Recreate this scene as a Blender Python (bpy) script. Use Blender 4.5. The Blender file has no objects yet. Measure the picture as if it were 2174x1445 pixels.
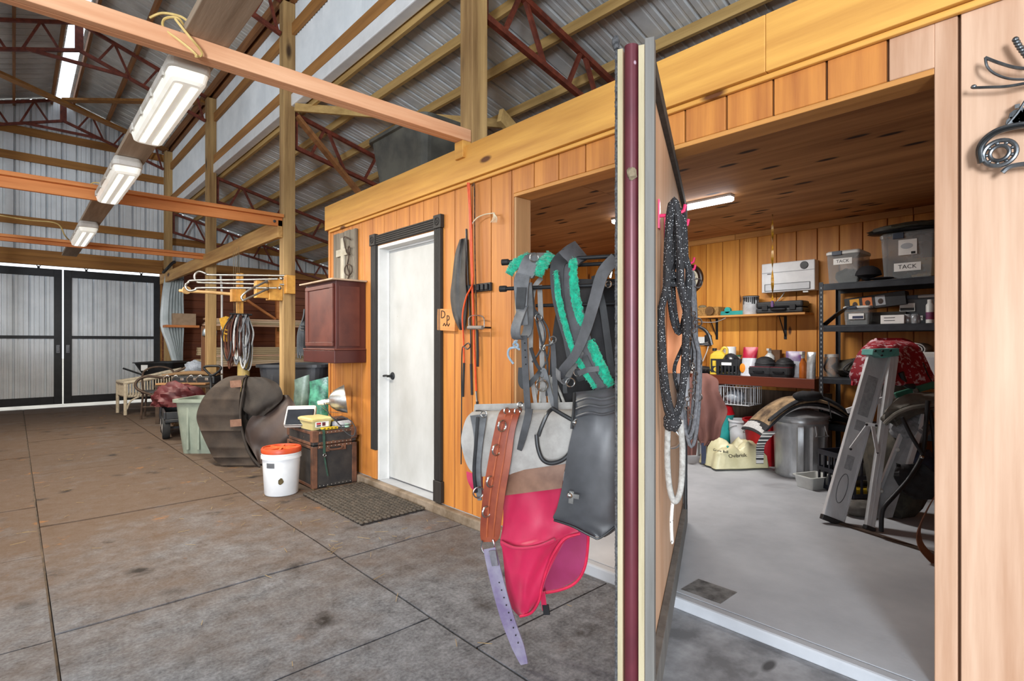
import bpy, bmesh, math, random
from mathutils import Vector, Matrix
random.seed(7)
SC = bpy.context.scene
COL = SC.collection
PI = math.pi
# ---------------------------------------------------------------- camera
FPX, IW, IH, HZ = 1151.0, 2174.0, 1445.0, 728.0
CAMH = 1.255
YAW = math.radians(42.57)
SN, CS = math.sin(YAW), math.cos(YAW)
cam = bpy.data.cameras.new('camera')
cam.sensor_width = 36.0
cam.lens = FPX / IW * 36.0
cam.shift_y = (HZ - IH / 2) / IW
cam.clip_start = 0.05
camo = bpy.data.objects.new('camera', cam)
COL.objects.link(camo)
camo.location = (0, 0, CAMH)
camo.rotation_euler = (math.radians(90), 0, -YAW)
SC.camera = camo
# ---------------------------------------------------------------- world, exposure
w = bpy.data.worlds.new('sky'); SC.world = w; w.use_nodes = True
bg = w.node_tree.nodes['Background']
bg.inputs[0].default_value = (0.86, 0.93, 1.0, 1)
bg.inputs[1].default_value = 2.3
SC.view_settings.view_transform = 'Standard'
SC.view_settings.look = 'None'
SC.view_settings.gamma = 1.0
SC.view_settings.use_curve_mapping = False
SC.view_settings.exposure = 0.28
# daylight entering through the open side door behind the camera, on the left
dl_ = bpy.data.lights.new('daylight', 'AREA'); dl_.shape = 'RECTANGLE'; dl_.size = 1.3; dl_.size_y = 2.2
dl_.energy = 800; dl_.color = (0.86, 0.93, 1.0)
dlo = bpy.data.objects.new('daylight', dl_); COL.objects.link(dlo)
dlo.location = (-4.85, -3.9, 1.6)
dlo.rotation_euler = (Vector((2.9, 1.4, 0.9)) - Vector(dlo.location)).to_track_quat('-Z', 'Y').to_euler()
SC.cycles.use_denoising = True
SC.cycles.max_bounces = 8
SC.cycles.diffuse_bounces = 5
SC.cycles.sample_clamp_indirect = 6.0


def t_of(u): return (u - IW / 2) / FPX
def at(u, v, d):                       # pixel at depth d along the viewing axis
    t = t_of(u)
    return Vector((d * (SN + t * CS), d * (CS - t * SN), CAMH + (HZ - v) / FPX * d))
def onz(u, v, z=0.0): return at(u, v, FPX * (CAMH - z) / (v - HZ))
def onx(u, v, X): return at(u, v, X / (SN + t_of(u) * CS))
def ony(u, v, Y): return at(u, v, Y / (CS - t_of(u) * SN))


def lin(c):
    def f(x):
        x /= 255.0
        return x / 12.92 if x <= 0.04045 else ((x + 0.055) / 1.055) ** 2.4
    if isinstance(c, str):
        c = tuple(int(c[i:i + 2], 16) for i in (0, 2, 4))
    return (f(c[0]), f(c[1]), f(c[2]), 1.0)


MATS = {}
def mat(name, c1, c2=None, rough=0.6, metal=0.0, scale=8.0, stretch=(1, 1, 1), bump=0.0, detail=4.0,
        lo=0.35, hi=0.65, knots=None, spec=0.5, bscale=None, trans=0.0, emit=0.0, speck=None, alpha=1.0, rnd=True, sheen=0.0):
    """Procedural material: noise mix of two colours, optional dark knots / specks, bump."""
    if name in MATS: return MATS[name]
    m = bpy.data.materials.new(name); m.use_nodes = True
    nt = m.node_tree; N = nt.nodes; L = nt.links
    b = N['Principled BSDF']
    b.inputs['Roughness'].default_value = rough
    b.inputs['Metallic'].default_value = metal
    b.inputs['Specular IOR Level'].default_value = spec
    if sheen: b.inputs['Sheen Weight'].default_value = sheen
    c1 = lin(c1); c2 = lin(c2) if c2 else c1
    tc = N.new('ShaderNodeTexCoord'); mp = N.new('ShaderNodeMapping')
    mp.inputs['Scale'].default_value = stretch
    if rnd:
        oi = N.new('ShaderNodeObjectInfo'); ad = N.new('ShaderNodeVectorMath'); ad.operation = 'MULTIPLY_ADD'
        ad.inputs[1].default_value = (7.3, 5.1, 9.7)
        L.new(oi.outputs['Random'], ad.inputs[0]); L.new(tc.outputs['Object'], ad.inputs[2])
        L.new(ad.outputs[0], mp.inputs[0])
    else:
        L.new(tc.outputs['Object'], mp.inputs[0])
    ns = N.new('ShaderNodeTexNoise'); ns.inputs['Scale'].default_value = scale; ns.inputs['Detail'].default_value = detail
    ns.inputs['Roughness'].default_value = 0.6
    L.new(mp.outputs[0], ns.inputs['Vector'])
    rp = N.new('ShaderNodeValToRGB')
    rp.color_ramp.elements[0].position = lo; rp.color_ramp.elements[1].position = hi
    rp.color_ramp.elements[0].color = c1; rp.color_ramp.elements[1].color = c2
    L.new(ns.outputs['Fac'], rp.inputs[0])
    col = rp.outputs[0]
    def spots(col, colr, sc, size, st):
        mp2 = N.new('ShaderNodeMapping'); mp2.inputs['Scale'].default_value = st
        L.new(mp.inputs[0].links[0].from_socket, mp2.inputs[0])
        vo = N.new('ShaderNodeTexVoronoi'); vo.inputs['Scale'].default_value = sc
        if 0.0 in st:                                   # flat board: spots in the plane of the board
            vo.voronoi_dimensions = '2D'; sp_ = N.new('ShaderNodeSeparateXYZ'); cb_ = N.new('ShaderNodeCombineXYZ')
            L.new(mp2.outputs[0], sp_.inputs[0]); ids = [i_ for i_ in range(3) if st[i_] != 0.0]
            L.new(sp_.outputs[ids[0]], cb_.inputs[0]); L.new(sp_.outputs[ids[1]], cb_.inputs[1])
            L.new(cb_.outputs[0], vo.inputs['Vector'])
        else: L.new(mp2.outputs[0], vo.inputs['Vector'])
        r2 = N.new('ShaderNodeValToRGB'); r2.color_ramp.elements[0].position = size * 0.55; r2.color_ramp.elements[1].position = size
        r2.color_ramp.elements[0].color = (1, 1, 1, 1); r2.color_ramp.elements[1].color = (0, 0, 0, 1)
        L.new(vo.outputs['Distance'], r2.inputs[0])
        mx = N.new('ShaderNodeMix'); mx.data_type = 'RGBA'
        L.new(r2.outputs[0], mx.inputs[0]); L.new(col, mx.inputs[6]); mx.inputs[7].default_value = lin(colr)
        return mx.outputs[2]
    if knots: col = spots(col, *knots)
    if speck: col = spots(col, *speck)
    L.new(col, b.inputs['Base Color'])
    if bump:
        bp = N.new('ShaderNodeBump'); bp.inputs['Strength'].default_value = bump; bp.inputs['Distance'].default_value = 0.01
        if bscale:
            nb = N.new('ShaderNodeTexNoise'); nb.inputs['Scale'].default_value = bscale; nb.inputs['Detail'].default_value = 3
            L.new(mp.outputs[0], nb.inputs['Vector']); L.new(nb.outputs['Fac'], bp.inputs['Height'])
        else: L.new(ns.outputs['Fac'], bp.inputs['Height'])
        L.new(bp.outputs[0], b.inputs['Normal'])
    if trans:
        b.inputs['Transmission Weight'].default_value = trans; b.inputs['IOR'].default_value = 1.3
    if emit:
        b.inputs['Emission Color'].default_value = c1; b.inputs['Emission Strength'].default_value = emit
    if alpha < 1: b.inputs['Alpha'].default_value = alpha
    MATS[name] = m
    return m


def wood(name, c1, c2, ax=2, scale=18, rough=0.6, bump=0.15, knots=None, **k):
    st = [1, 1, 1]; st[ax] = 0.06
    if knots:
        ks = [1, 1, 1]; ks[ax] = 0.35
        if len(knots) > 3: ks[knots[3]] = 0.0
        knots = (knots[0], knots[1], knots[2], ks)
    return mat(name, c1, c2, rough, 0, scale, tuple(st), bump, 6, 0.3, 0.7, knots, **k)


class B:
    """collects geometry for ONE mesh"""
    def __init__(s): s.v = []; s.f = []; s.sm = []
    def add(s, vs, fs, smooth=False, M=None):
        o = len(s.v)
        for p in vs:
            p = Vector(p)
            if M is not None: p = M @ p
            s.v.append(p)
        for f in fs:
            s.f.append([i + o for i in f]); s.sm.append(smooth)
        return s
    def box(s, x0, x1, y0, y1, z0, z1, M=None):
        return s.add([(x0, y0, z0), (x1, y0, z0), (x1, y1, z0), (x0, y1, z0), (x0, y0, z1), (x1, y0, z1), (x1, y1, z1), (x0, y1, z1)],
                     [(3, 2, 1, 0), (4, 5, 6, 7), (0, 1, 5, 4), (1, 2, 6, 5), (2, 3, 7, 6), (3, 0, 4, 7)], False, M)
    def frus(s, cx, cy, z0, z1, a0, b0, a1, b1, M=None):      # tapered box, half sizes at bottom and top
        return s.add([(cx - a0, cy - b0, z0), (cx + a0, cy - b0, z0), (cx + a0, cy + b0, z0), (cx - a0, cy + b0, z0),
                      (cx - a1, cy - b1, z1), (cx + a1, cy - b1, z1), (cx + a1, cy + b1, z1), (cx - a1, cy + b1, z1)],
                     [(3, 2, 1, 0), (4, 5, 6, 7), (0, 1, 5, 4), (1, 2, 6, 5), (2, 3, 7, 6), (3, 0, 4, 7)], False, M)
    def bar(s, p, q, w, h, up=(0, 0, 1)):                       # rectangular bar p->q
        p = Vector(p); q = Vector(q); d = (q - p).normalized(); up = Vector(up)
        sd = d.cross(up)
        if sd.length < 1e-5: sd = d.cross(Vector((1, 0, 0)))
        sd.normalize(); u2 = sd.cross(d).normalized()
        vs = []
        for e in (p, q):
            for a, b in ((-1, -1), (1, -1), (1, 1), (-1, 1)):
                vs.append(e + sd * (a * w / 2) + u2 * (b * h / 2))
        return s.add(vs, [(0, 1, 2, 3), (7, 6, 5, 4), (4, 5, 1, 0), (5, 6, 2, 1), (6, 7, 3, 2), (7, 4, 0, 3)])
    def tube(s, pts, r, n=8, closed=False, cap=True):
        pts = [Vector(p) for p in pts]; m = len(pts)
        if not isinstance(r, (list, tuple)): r = [r] * m
        prev = None; rings = []
        for i, p in enumerate(pts):
            if closed: d = pts[(i + 1) % m] - pts[i - 1]
            else: d = pts[min(i + 1, m - 1)] - pts[max(i - 1, 0)]
            if d.length < 1e-9: d = Vector((0, 0, 1))
            d.normalize()
            if prev is None:
                a = Vector((0, 0, 1)) if abs(d.z) < 0.9 else Vector((1, 0, 0))
                nrm = d.cross(a).normalized()
            else:
                nrm = prev - d * prev.dot(d)
                if nrm.length < 1e-6: nrm = d.orthogonal()
                nrm.normalize()
            prev = nrm; bn = d.cross(nrm)
            rings.append([p + (nrm * math.cos(2 * PI * k / n) + bn * math.sin(2 * PI * k / n)) * r[i] for k in range(n)])
        vs = [q for R in rings for q in R]; fs = []
        for i in range(m if closed else m - 1):
            a = i * n; b2 = ((i + 1) % m) * n
            for k in range(n): fs.append((a + k, a + (k + 1) % n, b2 + (k + 1) % n, b2 + k))
        s.add(vs, fs, True)
        if cap and not closed:
            o = len(s.v) - len(vs)
            s.f.append([o + k for k in range(n)][::-1]); s.sm.append(False)
            s.f.append([o + (m - 1) * n + k for k in range(n)]); s.sm.append(False)
        return s
    def lathe(s, prof, n=24, M=None, smooth=True, sx=1.0, sy=1.0, cap=(False, False)):  # prof [(r,z)]
        vs = []; fs = []
        for r, z in prof:
            for k in range(n):
                a = 2 * PI * k / n; vs.append((r * sx * math.cos(a), r * sy * math.sin(a), z))
        for i in range(len(prof) - 1):
            for k in range(n):
                fs.append((i * n + k, i * n + (k + 1) % n, (i + 1) * n + (k + 1) % n, (i + 1) * n + k))
        s.add(vs, fs, smooth, M); o = len(s.v) - len(vs)
        if cap[0]: s.f.append([o + k for k in range(n)][::-1]); s.sm.append(False)
        if cap[1]: s.f.append([o + (len(prof) - 1) * n + k for k in range(n)]); s.sm.append(False)
        return s
    def prism(s, poly, z0, z1, M=None):
        n = len(poly)
        vs = [(x, y, z0) for x, y in poly] + [(x, y, z1) for x, y in poly]
        fs = [tuple(range(n))[::-1], tuple(range(n, 2 * n))] + [(k, (k + 1) % n, n + (k + 1) % n, n + k) for k in range(n)]
        return s.add(vs, fs, False, M)
    def grid(s, G, thick=0.0, smooth=True, M=None):            # G[i][j] points; thickness along the vertex normal
        a = len(G); b = len(G[0])
        P = [[Vector(G[i][j]) for j in range(b)] for i in range(a)]
        def nrm(i, j):
            du = P[min(i + 1, a - 1)][j] - P[max(i - 1, 0)][j]; dv = P[i][min(j + 1, b - 1)] - P[i][max(j - 1, 0)]
            n = du.cross(dv); return n.normalized() if n.length > 1e-12 else Vector((0, 0, 1))
        vs = [P[i][j] for i in range(a) for j in range(b)]
        fs = [(i * b + j, (i + 1) * b + j, (i + 1) * b + j + 1, i * b + j + 1) for i in range(a - 1) for j in range(b - 1)]
        if thick:
            o = a * b
            vs += [P[i][j] - nrm(i, j) * thick for i in range(a) for j in range(b)]
            fs += [tuple(o + k for k in f)[::-1] for f in fs]
            ed = [(i * b, (i + 1) * b) for i in range(a - 1)] + [((i + 1) * b + b - 1, i * b + b - 1) for i in range(a - 1)] + \
                 [(j + 1, j) for j in range(b - 1)] + [((a - 1) * b + j, (a - 1) * b + j + 1) for j in range(b - 1)]
            fs += [(p, o + p, o + q, q) for p, q in ed]
        return s.add(vs, fs, smooth, M)
    def strap(s, pts, w, th, side, n=None):                     # flat belt along pts; side = width direction
        pts = [Vector(p) for p in pts]
        sides = side if isinstance(side, list) else [side] * len(pts)
        ws = w if isinstance(w, list) else [w] * len(pts)
        G = []
        for p, sd, ww in zip(pts, sides, ws):
            sd = Vector(sd).normalized(); G.append([p - sd * ww / 2, p, p + sd * ww / 2])
        return s.grid(G, th, True)
    def ball(s, c, rx, ry, rz, nu=14, nv=9, M=None, fn=None):
        vs = []; fs = []
        for i in range(nv + 1):
            th = PI * i / nv
            for k in range(nu):
                ph = 2 * PI * k / nu
                d = Vector((math.sin(th) * math.cos(ph), math.sin(th) * math.sin(ph), math.cos(th)))
                f = fn(d) if fn else 1.0
                vs.append((c[0] + d.x * rx * f, c[1] + d.y * ry * f, c[2] + d.z * rz * f))
        for i in range(nv):
            for k in range(nu): fs.append((i * nu + k, (i + 1) * nu + k, (i + 1) * nu + (k + 1) % nu, i * nu + (k + 1) % nu))
        return s.add(vs, fs, True, M)
    def torus(s, c, R, r, axis=(0, 0, 1), n=20, m=7, a0=0, a1=2 * PI):
        ax = Vector(axis).normalized(); e1 = ax.orthogonal().normalized(); e2 = ax.cross(e1); c = Vector(c)
        full = abs(a1 - a0 - 2 * PI) < 1e-6
        k = n if full else n + 1
        pts = [c + (e1 * math.cos(a0 + (a1 - a0) * i / n) + e2 * math.sin(a0 + (a1 - a0) * i / n)) * R for i in range(k)]
        return s.tube(pts, r, m, closed=full)
    def mesh(s, name, bevel=0):
        me = bpy.data.meshes.new(name)
        me.from_pydata([tuple(v) for v in s.v], [], s.f)
        me.polygons.foreach_set('use_smooth', s.sm)
        me.update()
        return me
    def build(s, name, m, parent=None, bevel=0.0, subsurf=0, loc=None, recalc=True, seg=2):
        me = s.mesh(name)
        if recalc:
            bm = bmesh.new(); bm.from_mesh(me); bmesh.ops.recalc_face_normals(bm, faces=bm.faces)
            if subsurf: bmesh.ops.remove_doubles(bm, verts=bm.verts, dist=1e-5)
            bm.to_mesh(me); bm.free()
            if any(s.sm): me.set_sharp_from_angle(angle=0.75)
        o = bpy.data.objects.new(name, me); COL.objects.link(o)
        me.materials.append(m)
        if parent is not None: o.parent = parent
        if loc is not None: o.location = loc
        if bevel:
            md = o.modifiers.new('bevel', 'BEVEL'); md.width = bevel; md.segments = seg; md.limit_method = 'ANGLE'; md.angle_limit = 0.6
        if subsurf:
            md = o.modifiers.new('sub', 'SUBSURF'); md.levels = subsurf; md.render_levels = subsurf
        return o


def rot(axis, deg): return Matrix.Rotation(math.radians(deg), 4, axis)
def tr(*p): return Matrix.Translation(Vector(p[0]) if len(p) == 1 else Vector(p))
def tag(o, label, cat, group=None):
    o['label'] = label; o['category'] = cat
    if group: o['group'] = group
    return o
def thing(name, label, cat, loc=(0, 0, 0), rz=0.0, group=None):
    o = bpy.data.objects.new(name, None); COL.objects.link(o)
    o.empty_display_size = 0.1
    o.location = loc; o.rotation_euler = (0, 0, rz)
    return tag(o, label, cat, group)
def struct(o): o['kind'] = 'structure'; return o
def sempty(name, label=None):
    o = bpy.data.objects.new(name, None); COL.objects.link(o); o['kind'] = 'structure'
    if label: o['label'] = label
    return o
def lk(o, parent=None, **k):                                    # linked copy sharing mesh data
    c = o.copy(); COL.objects.link(c)
    if parent is not None: c.parent = parent
    for a, b in k.items(): setattr(c, a, b)
    return c
def text(s, size, m, M, parent, name='lettering', ext=0.0015, align='CENTER', sp=1.0):
    cu = bpy.data.curves.new(name, 'FONT'); cu.body = s; cu.size = size; cu.extrude = ext
    cu.align_x = align; cu.align_y = 'CENTER'; cu.space_character = sp; cu.resolution_u = 2
    o = bpy.data.objects.new(name, cu); COL.objects.link(o)
    dg = bpy.context.evaluated_depsgraph_get()
    me = bpy.data.meshes.new_from_object(o.evaluated_get(dg))
    bpy.data.objects.remove(o)
    me.transform(M)
    o = bpy.data.objects.new(name, me); COL.objects.link(o); me.materials.clear(); me.materials.append(m)
    o.parent = parent
    return o
def bez(pts, n=8):                                              # Catmull-Rom through points
    P = [Vector(p) for p in pts]; out = []
    for i in range(len(P) - 1):
        a = P[max(i - 1, 0)]; b = P[i]; c = P[i + 1]; d = P[min(i + 2, len(P) - 1)]
        for k in range(n):
            t = k / n
            out.append(0.5 * ((2 * b) + (c - a) * t + (2 * a - 5 * b + 4 * c - d) * t * t + (-a + 3 * b - 3 * c + d) * t ** 3))
    out.append(P[-1]); return out
def nz(x, y, z=0.0):                                            # smooth pseudo noise in [-1,1]
    return (math.sin(x * 1.7 + 3 * math.sin(y * 0.9 + z)) + math.sin(y * 2.3 + 2 * math.sin(x * 1.1 - z * 1.3)) + math.sin((x + y) * 3.1 + z * 2.1) * 0.5) / 2.5
# ================================================================ MATERIALS (shell)
M_PINE = wood('pine_siding', 'c9853c', 'a05f2a', 2, 16, 0.55, 0.12)
M_PINE2 = wood('pine_siding_faded', 'd2b096', 'a67c5e', 2, 9, 0.65, 0.2)
M_FASCIA = wood('pine_fascia', 'dba450', 'b9803a', 1, 14, 0.5, 0.12, knots=('5a300e', 2.4, 0.06, 0))
M_BACKW = wood('knotty_panel', 'dd9a40', 'ab6420', 2, 9, 0.5, 0.1, knots=('5a3210', 2.6, 0.05, 0))
M_PLY = mat('plywood_ceiling', 'c9935c', '8c5a2e', 0.7, 0, 5, (1.6, 0.12, 1), 0.1, 6, 0.3, 0.7, ('2c160a', 4.2, 0.12, (1.0, 0.33, 0.0)))
M_POST = wood('treated_post', 'c6a36c', '7c5c36', 2, 12, 0.75, 0.5, knots=('402a14', 2.6, 0.13))
M_BEAMY = wood('beam_wood_y', 'd2a664', '9a6c36', 1, 14, 0.7, 0.2, knots=('4a2c14', 2.2, 0.12))
M_BEAMX = wood('beam_wood_x', 'dc9050', 'b4642a', 0, 12, 0.65, 0.15)
M_BEAMP = wood('beam_wood_pale', 'e6b690', 'c4845a', 0, 12, 0.65, 0.15)
M_PURL = wood('purlin_wood', 'c2a166', '9a7a46', 1, 14, 0.75, 0.25)
M_PURLD = wood('purlin_dark', '9c683a', '6c4422', 1, 14, 0.75, 0.25)
M_GIRT = wood('girt_wood', 'a87436', '7e5222', 0, 12, 0.75, 0.2)
M_GIRTY = wood('girt_wood_y', 'b07c40', '865a2a', 1, 12, 0.75, 0.2)
M_BOARDR = wood('barn_board_red', '7a3d18', '5a2a10', 0, 10, 0.7, 0.2)
M_GREYW = wood('weathered_plank', 'a89682', '7d6b58', 1, 12, 0.85, 0.4)
M_METW = mat('white_sheet', 'dfe3e6', 'cfd4d8', 0.42, 0.0, 2.5, (1, 1, 1), 0)
M_METR = mat('galvanised_sheet', 'd3d7da', 'bcc1c5', 0.4, 0.15, 3.0, (1, 1, 1), 0)
M_METU = mat('galvanised_dull', 'cfcfca', 'b5b5b1', 0.45, 0.15, 3.0, (1, 1, 1), 0)
M_RED = mat('red_oxide_steel', '7a3826', '552316', 0.6, 0.1, 14, bump=0.1)
M_BLACKM = mat('black_steel', '17181b', '222326', 0.5, 0.3, 8)
M_CONC = mat('concrete_slab', 'b4b6ba', '9a9ca1', 0.75, 0, 2.2, (1, 1, 1), 0.05, 8, 0.3, 0.7, speck=('5e5a56', 2.3, 0.05, (1, 1.6, 1)), bscale=60)
M_DIRT = mat('dirt_joint', '3a3029', '5a4a3a', 0.95, 0, 9, bump=0.3)
M_GRAVEL = mat('outside_ground', 'a39a8c', '8b8376', 0.95, 0, 3, bump=0.2)
M_BLKTRIM = wood('black_stained_trim', '2b2622', '1d1917', 2, 20, 0.6, 0.2)
M_WHITEP = mat('white_door_paint', 'b6b6b4', '9e9d99', 0.5, 0, 3.0, (1, 1, 0.6), 0.02, 6, 0.35, 0.75, speck=('8a7c6a', 5.0, 0.035, (1, 1, 1)))
M_WHITEJ = mat('white_jamb_paint', 'd2d1cf', 'c2c1be', 0.5, 0, 4)


def rubber_mat_material():
    m = bpy.data.materials.new('rubber_mat'); m.use_nodes = True
    nt = m.node_tree; N = nt.nodes; L = nt.links; b = N['Principled BSDF']
    b.inputs['Roughness'].default_value = 0.9; b.inputs['Specular IOR Level'].default_value = 0.2
    g = N.new('ShaderNodeNewGeometry')
    def noise(sc, det, rough=0.6):
        n = N.new('ShaderNodeTexNoise'); n.inputs['Scale'].default_value = sc; n.inputs['Detail'].default_value = det
        n.inputs['Roughness'].default_value = rough; L.new(g.outputs['Position'], n.inputs['Vector']); return n.outputs['Fac']
    def ramp(s, lo, hi, c0, c1):
        r = N.new('ShaderNodeValToRGB'); e = r.color_ramp.elements
        e[0].position = lo; e[1].position = hi; e[0].color = c0; e[1].color = c1; L.new(s, r.inputs[0]); return r.outputs[0]
    def mix(f, a, c):
        x = N.new('ShaderNodeMix'); x.data_type = 'RGBA'; L.new(f, x.inputs[0]); L.new(a, x.inputs[6])
        if isinstance(c, tuple): x.inputs[7].default_value = c
        else: L.new(c, x.inputs[7])
        return x.outputs[2]
    k0 = (0, 0, 0, 1); k1 = (1, 1, 1, 1)
    base = ramp(noise(9, 9, 0.75), 0.3, 0.72, lin('353538'), lin('828388'))
    fine = ramp(noise(70, 3), 0.35, 0.7, lin('2a2a2d'), lin('9b9b9e'))
    x = N.new('ShaderNodeMix'); x.data_type = 'RGBA'; x.inputs[0].default_value = 0.22; L.new(base, x.inputs[6]); L.new(fine, x.inputs[7])
    base = x.outputs[2]
    # trodden-in sand: lies thicker towards the far doors
    sx = N.new('ShaderNodeSeparateXYZ'); L.new(g.outputs['Position'], sx.inputs[0])
    mr = N.new('ShaderNodeMapRange'); mr.inputs[1].default_value = 1.8; mr.inputs[2].default_value = 5.0; mr.inputs[3].default_value = -0.16; mr.inputs[4].default_value = 0.34
    L.new(sx.outputs['Y'], mr.inputs[0])
    ad = N.new('ShaderNodeMath'); L.new(noise(1.7, 7, 0.7), ad.inputs[0]); L.new(mr.outputs[0], ad.inputs[1])
    sand = ramp(ad.outputs[0], 0.36, 0.8, k0, k1)
    sm = N.new('ShaderNodeMath'); sm.operation = 'MULTIPLY'; sm.inputs[1].default_value = 0.8; L.new(sand, sm.inputs[0])
    col = mix(sm.outputs[0], base, lin('55402c'))
    pat = ramp(noise(3.1, 6, 0.65), 0.62, 0.72, k0, k1)
    pm = N.new('ShaderNodeMath'); pm.operation = 'MULTIPLY'; L.new(pat, pm.inputs[0]); L.new(sand, pm.inputs[1])
    col = mix(pm.outputs[0], col, lin('8a5e36'))
    vo = N.new('ShaderNodeTexVoronoi'); vo.inputs['Scale'].default_value = 2.6; L.new(g.outputs['Position'], vo.inputs['Vector'])
    st = ramp(vo.outputs['Distance'], 0.08, 0.26, k1, k0)
    s2 = N.new('ShaderNodeMath'); s2.operation = 'MULTIPLY'; L.new(st, s2.inputs[0]); L.new(ramp(noise(7, 5), 0.45, 0.6, k0, k1), s2.inputs[1])
    col = mix(s2.outputs[0], col, lin('2c2724'))
    L.new(col, b.inputs['Base Color'])
    bp = N.new('ShaderNodeBump'); bp.inputs['Strength'].default_value = 0.25; bp.inputs['Distance'].default_value = 0.004
    L.new(noise(120, 4), bp.inputs['Height']); L.new(bp.outputs[0], b.inputs['Normal'])
    return m
M_RUBBER = rubber_mat_material()

# ================================================================ GROUND AND FLOOR
XW = 2.35                    # face of the tack room wall
SLABZ = 0.06
YF = 13.8                    # far gable wall
XB = 6.10                    # back wall of the tack room
CEIL = 2.50
g = B().box(-60, 60, -60, 60, -0.3, -0.06).build('ground', M_GRAVEL); struct(g)
floor = struct(B().box(-5.0, 6.3, -7.0, YF + 0.1, -0.06, -0.012).build('floor', M_DIRT))
# rubber mats in three lanes, every mat its own piece
def mats(x0, x1, ys, warp):
    for i in range(len(ys) - 1):
        y0, y1 = ys[i], ys[i + 1]
        gp = 0.006; n = 6; G = []
        lift = random.uniform(-0.003, 0.003)
        for a in range(n + 1):
            row = []
            for b_ in range(n + 1):
                x = x0 + gp + (x1 - x0 - 2 * gp) * a / n; y = y0 + gp + (y1 - y0 - 2 * gp) * b_ / n
                row.append((x, y, lift + 0.003 * nz(x * 3, y * 3) * warp))
            G.append(row)
        B().grid(G, 0.014, False).build('rubber_mat', M_RUBBER, floor)
mats(-1.15, 0.125, [-3.2, -2.0, -0.75, 0.5, 1.75, 3.0, 4.26, 5.52, 6.76, 8.0, 9.25, 10.5, 11.75, 13.0, 13.78], 1)
mats(0.125, 1.405, [-3.2, -2.2, -1.2, -0.1, 1.05, 2.08, 3.05, 3.95, 4.9, 5.85, 6.9, 8.05, 9.2, 10.4, 11.6, 12.7, 13.78], 1)
B().prism([(1.405, -3.2), (2.288, -3.2), (2.288, 1.425), (1.405, 0.98)], -0.011, 0.010).build('lit_floor_piece', mat('lit_scuffed_floor', 'a6a8ac', '6c6d70', 0.85, 0, 5, (1, 1, 1), 0.15, 9, 0.32, 0.62, speck=('4a4a4c', 3.5, 0.22, (1, 2.5, 1))), floor)  # added pale scuffed floor; slanted edge paints lit ground beside the panel's shadow
mats(1.405, 2.29, [0.9, 1.75, 3.0, 4.2, 5.4, 6.6, 7.8, 9.0, 10.2, 11.4, 12.6, 13.78], 1)
mats(2.29, 3.5, [5.5, 6.75, 8.0, 9.25, 10.5, 11.75, 13.0, 13.78], 1)
slab = struct(B().box(2.351, XB + 0.1, -1.4, 5.32, -0.05, SLABZ).build('floor_slab', M_CONC))
B().box(2.295, 2.350, -1.4, 2.549, -0.05, SLABZ).build('slab_edge', M_CONC, slab, bevel=0.01)
B().box(2.295, 2.350, 2.551, 5.32, -0.05, SLABZ).build('slab_edge', mat('dirty_concrete', '8d7d6c', '63523f', 0.9, 0, 7, bump=0.2), slab, bevel=0.01)
slab['label'] = 'pale concrete slab of the tack room, one step above the mats'

# ================================================================ TACK ROOM WALL FACING THE AISLE
GR = 0.2032
OY0, OY1, OZ = 0.394, 2.545, 2.21        # wide opening
DY0, DY1, DZ = 3.40, 4.29, 2.105         # white door opening
wall_right = sempty('wall_right', 'orange pine siding wall of the tack room facing the aisle')
bk = B()
for (a, b_, z0, z1) in ((-1.4, OY0, SLABZ, 2.42), (OY1, DY0, SLABZ, 2.42), (DY1, 5.25, SLABZ, 2.42), (OY0, OY1, OZ, 2.42), (DY0, DY1, DZ, 2.42)):
    bk.box(XW + 0.016, XW + 0.115, a, b_, z0, z1)
bk.build('wall_framing', wood('groove_backing', '6e4726', '56351a', 2), wall_right)
def planks(x, y0, y1, z0, z1, m, par, ph, dx=0.0165, holes=(), name='siding_plank'):
    k = math.floor((y0 - ph) / GR)
    while ph + k * GR < y1:
        a = max(y0, ph + k * GR + 0.0045); b_ = min(y1, ph + (k + 1) * GR - 0.0045)
        k += 1
        if b_ - a < 0.01: continue
        segs = [(a, b_, z0, z1)]
        for (ha, hb, hz) in holes:
            out = []
            for (p, q, r, s_) in segs:
                if q <= ha or p >= hb or r >= hz: out.append((p, q, r, s_)); continue
                if p < ha: out.append((p, ha, r, s_))
                if q > hb: out.append((hb, q, r, s_))
                out.append((max(p, ha), min(q, hb), hz, s_))
            segs = out
        for (p, q, r, s_) in segs:
            if q - p < 0.008: continue
            mm = m(0.5 * (p + q)) if callable(m) else m
            B().box(x, x + dx, p, q, r, s_).build(name, mm, par, bevel=0.0025, seg=1)
planks(XW, -1.4, 5.25, SLABZ + 0.0, 2.42, lambda y: M_PINE2 if y < 0.55 else M_PINE, wall_right, 0.327, holes=((OY0, OY1, OZ), (DY0, DY1, DZ)))
# fascia board along the top, end face near the corner
B().box(2.305, 2.347, 0.95, 5.30, 2.385, 2.625).build('fascia_board', M_FASCIA, wall_right, bevel=0.004)
B().box(2.305, 2.347, -1.4, 0.949, 2.385, 2.625).build('fascia_board', M_FASCIA, wall_right, bevel=0.004)
B().box(2.325, 2.349, -1.4, 5.25, 2.360, 2.384).build('fascia_moulding', M_FASCIA, wall_right, bevel=0.006)
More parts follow.
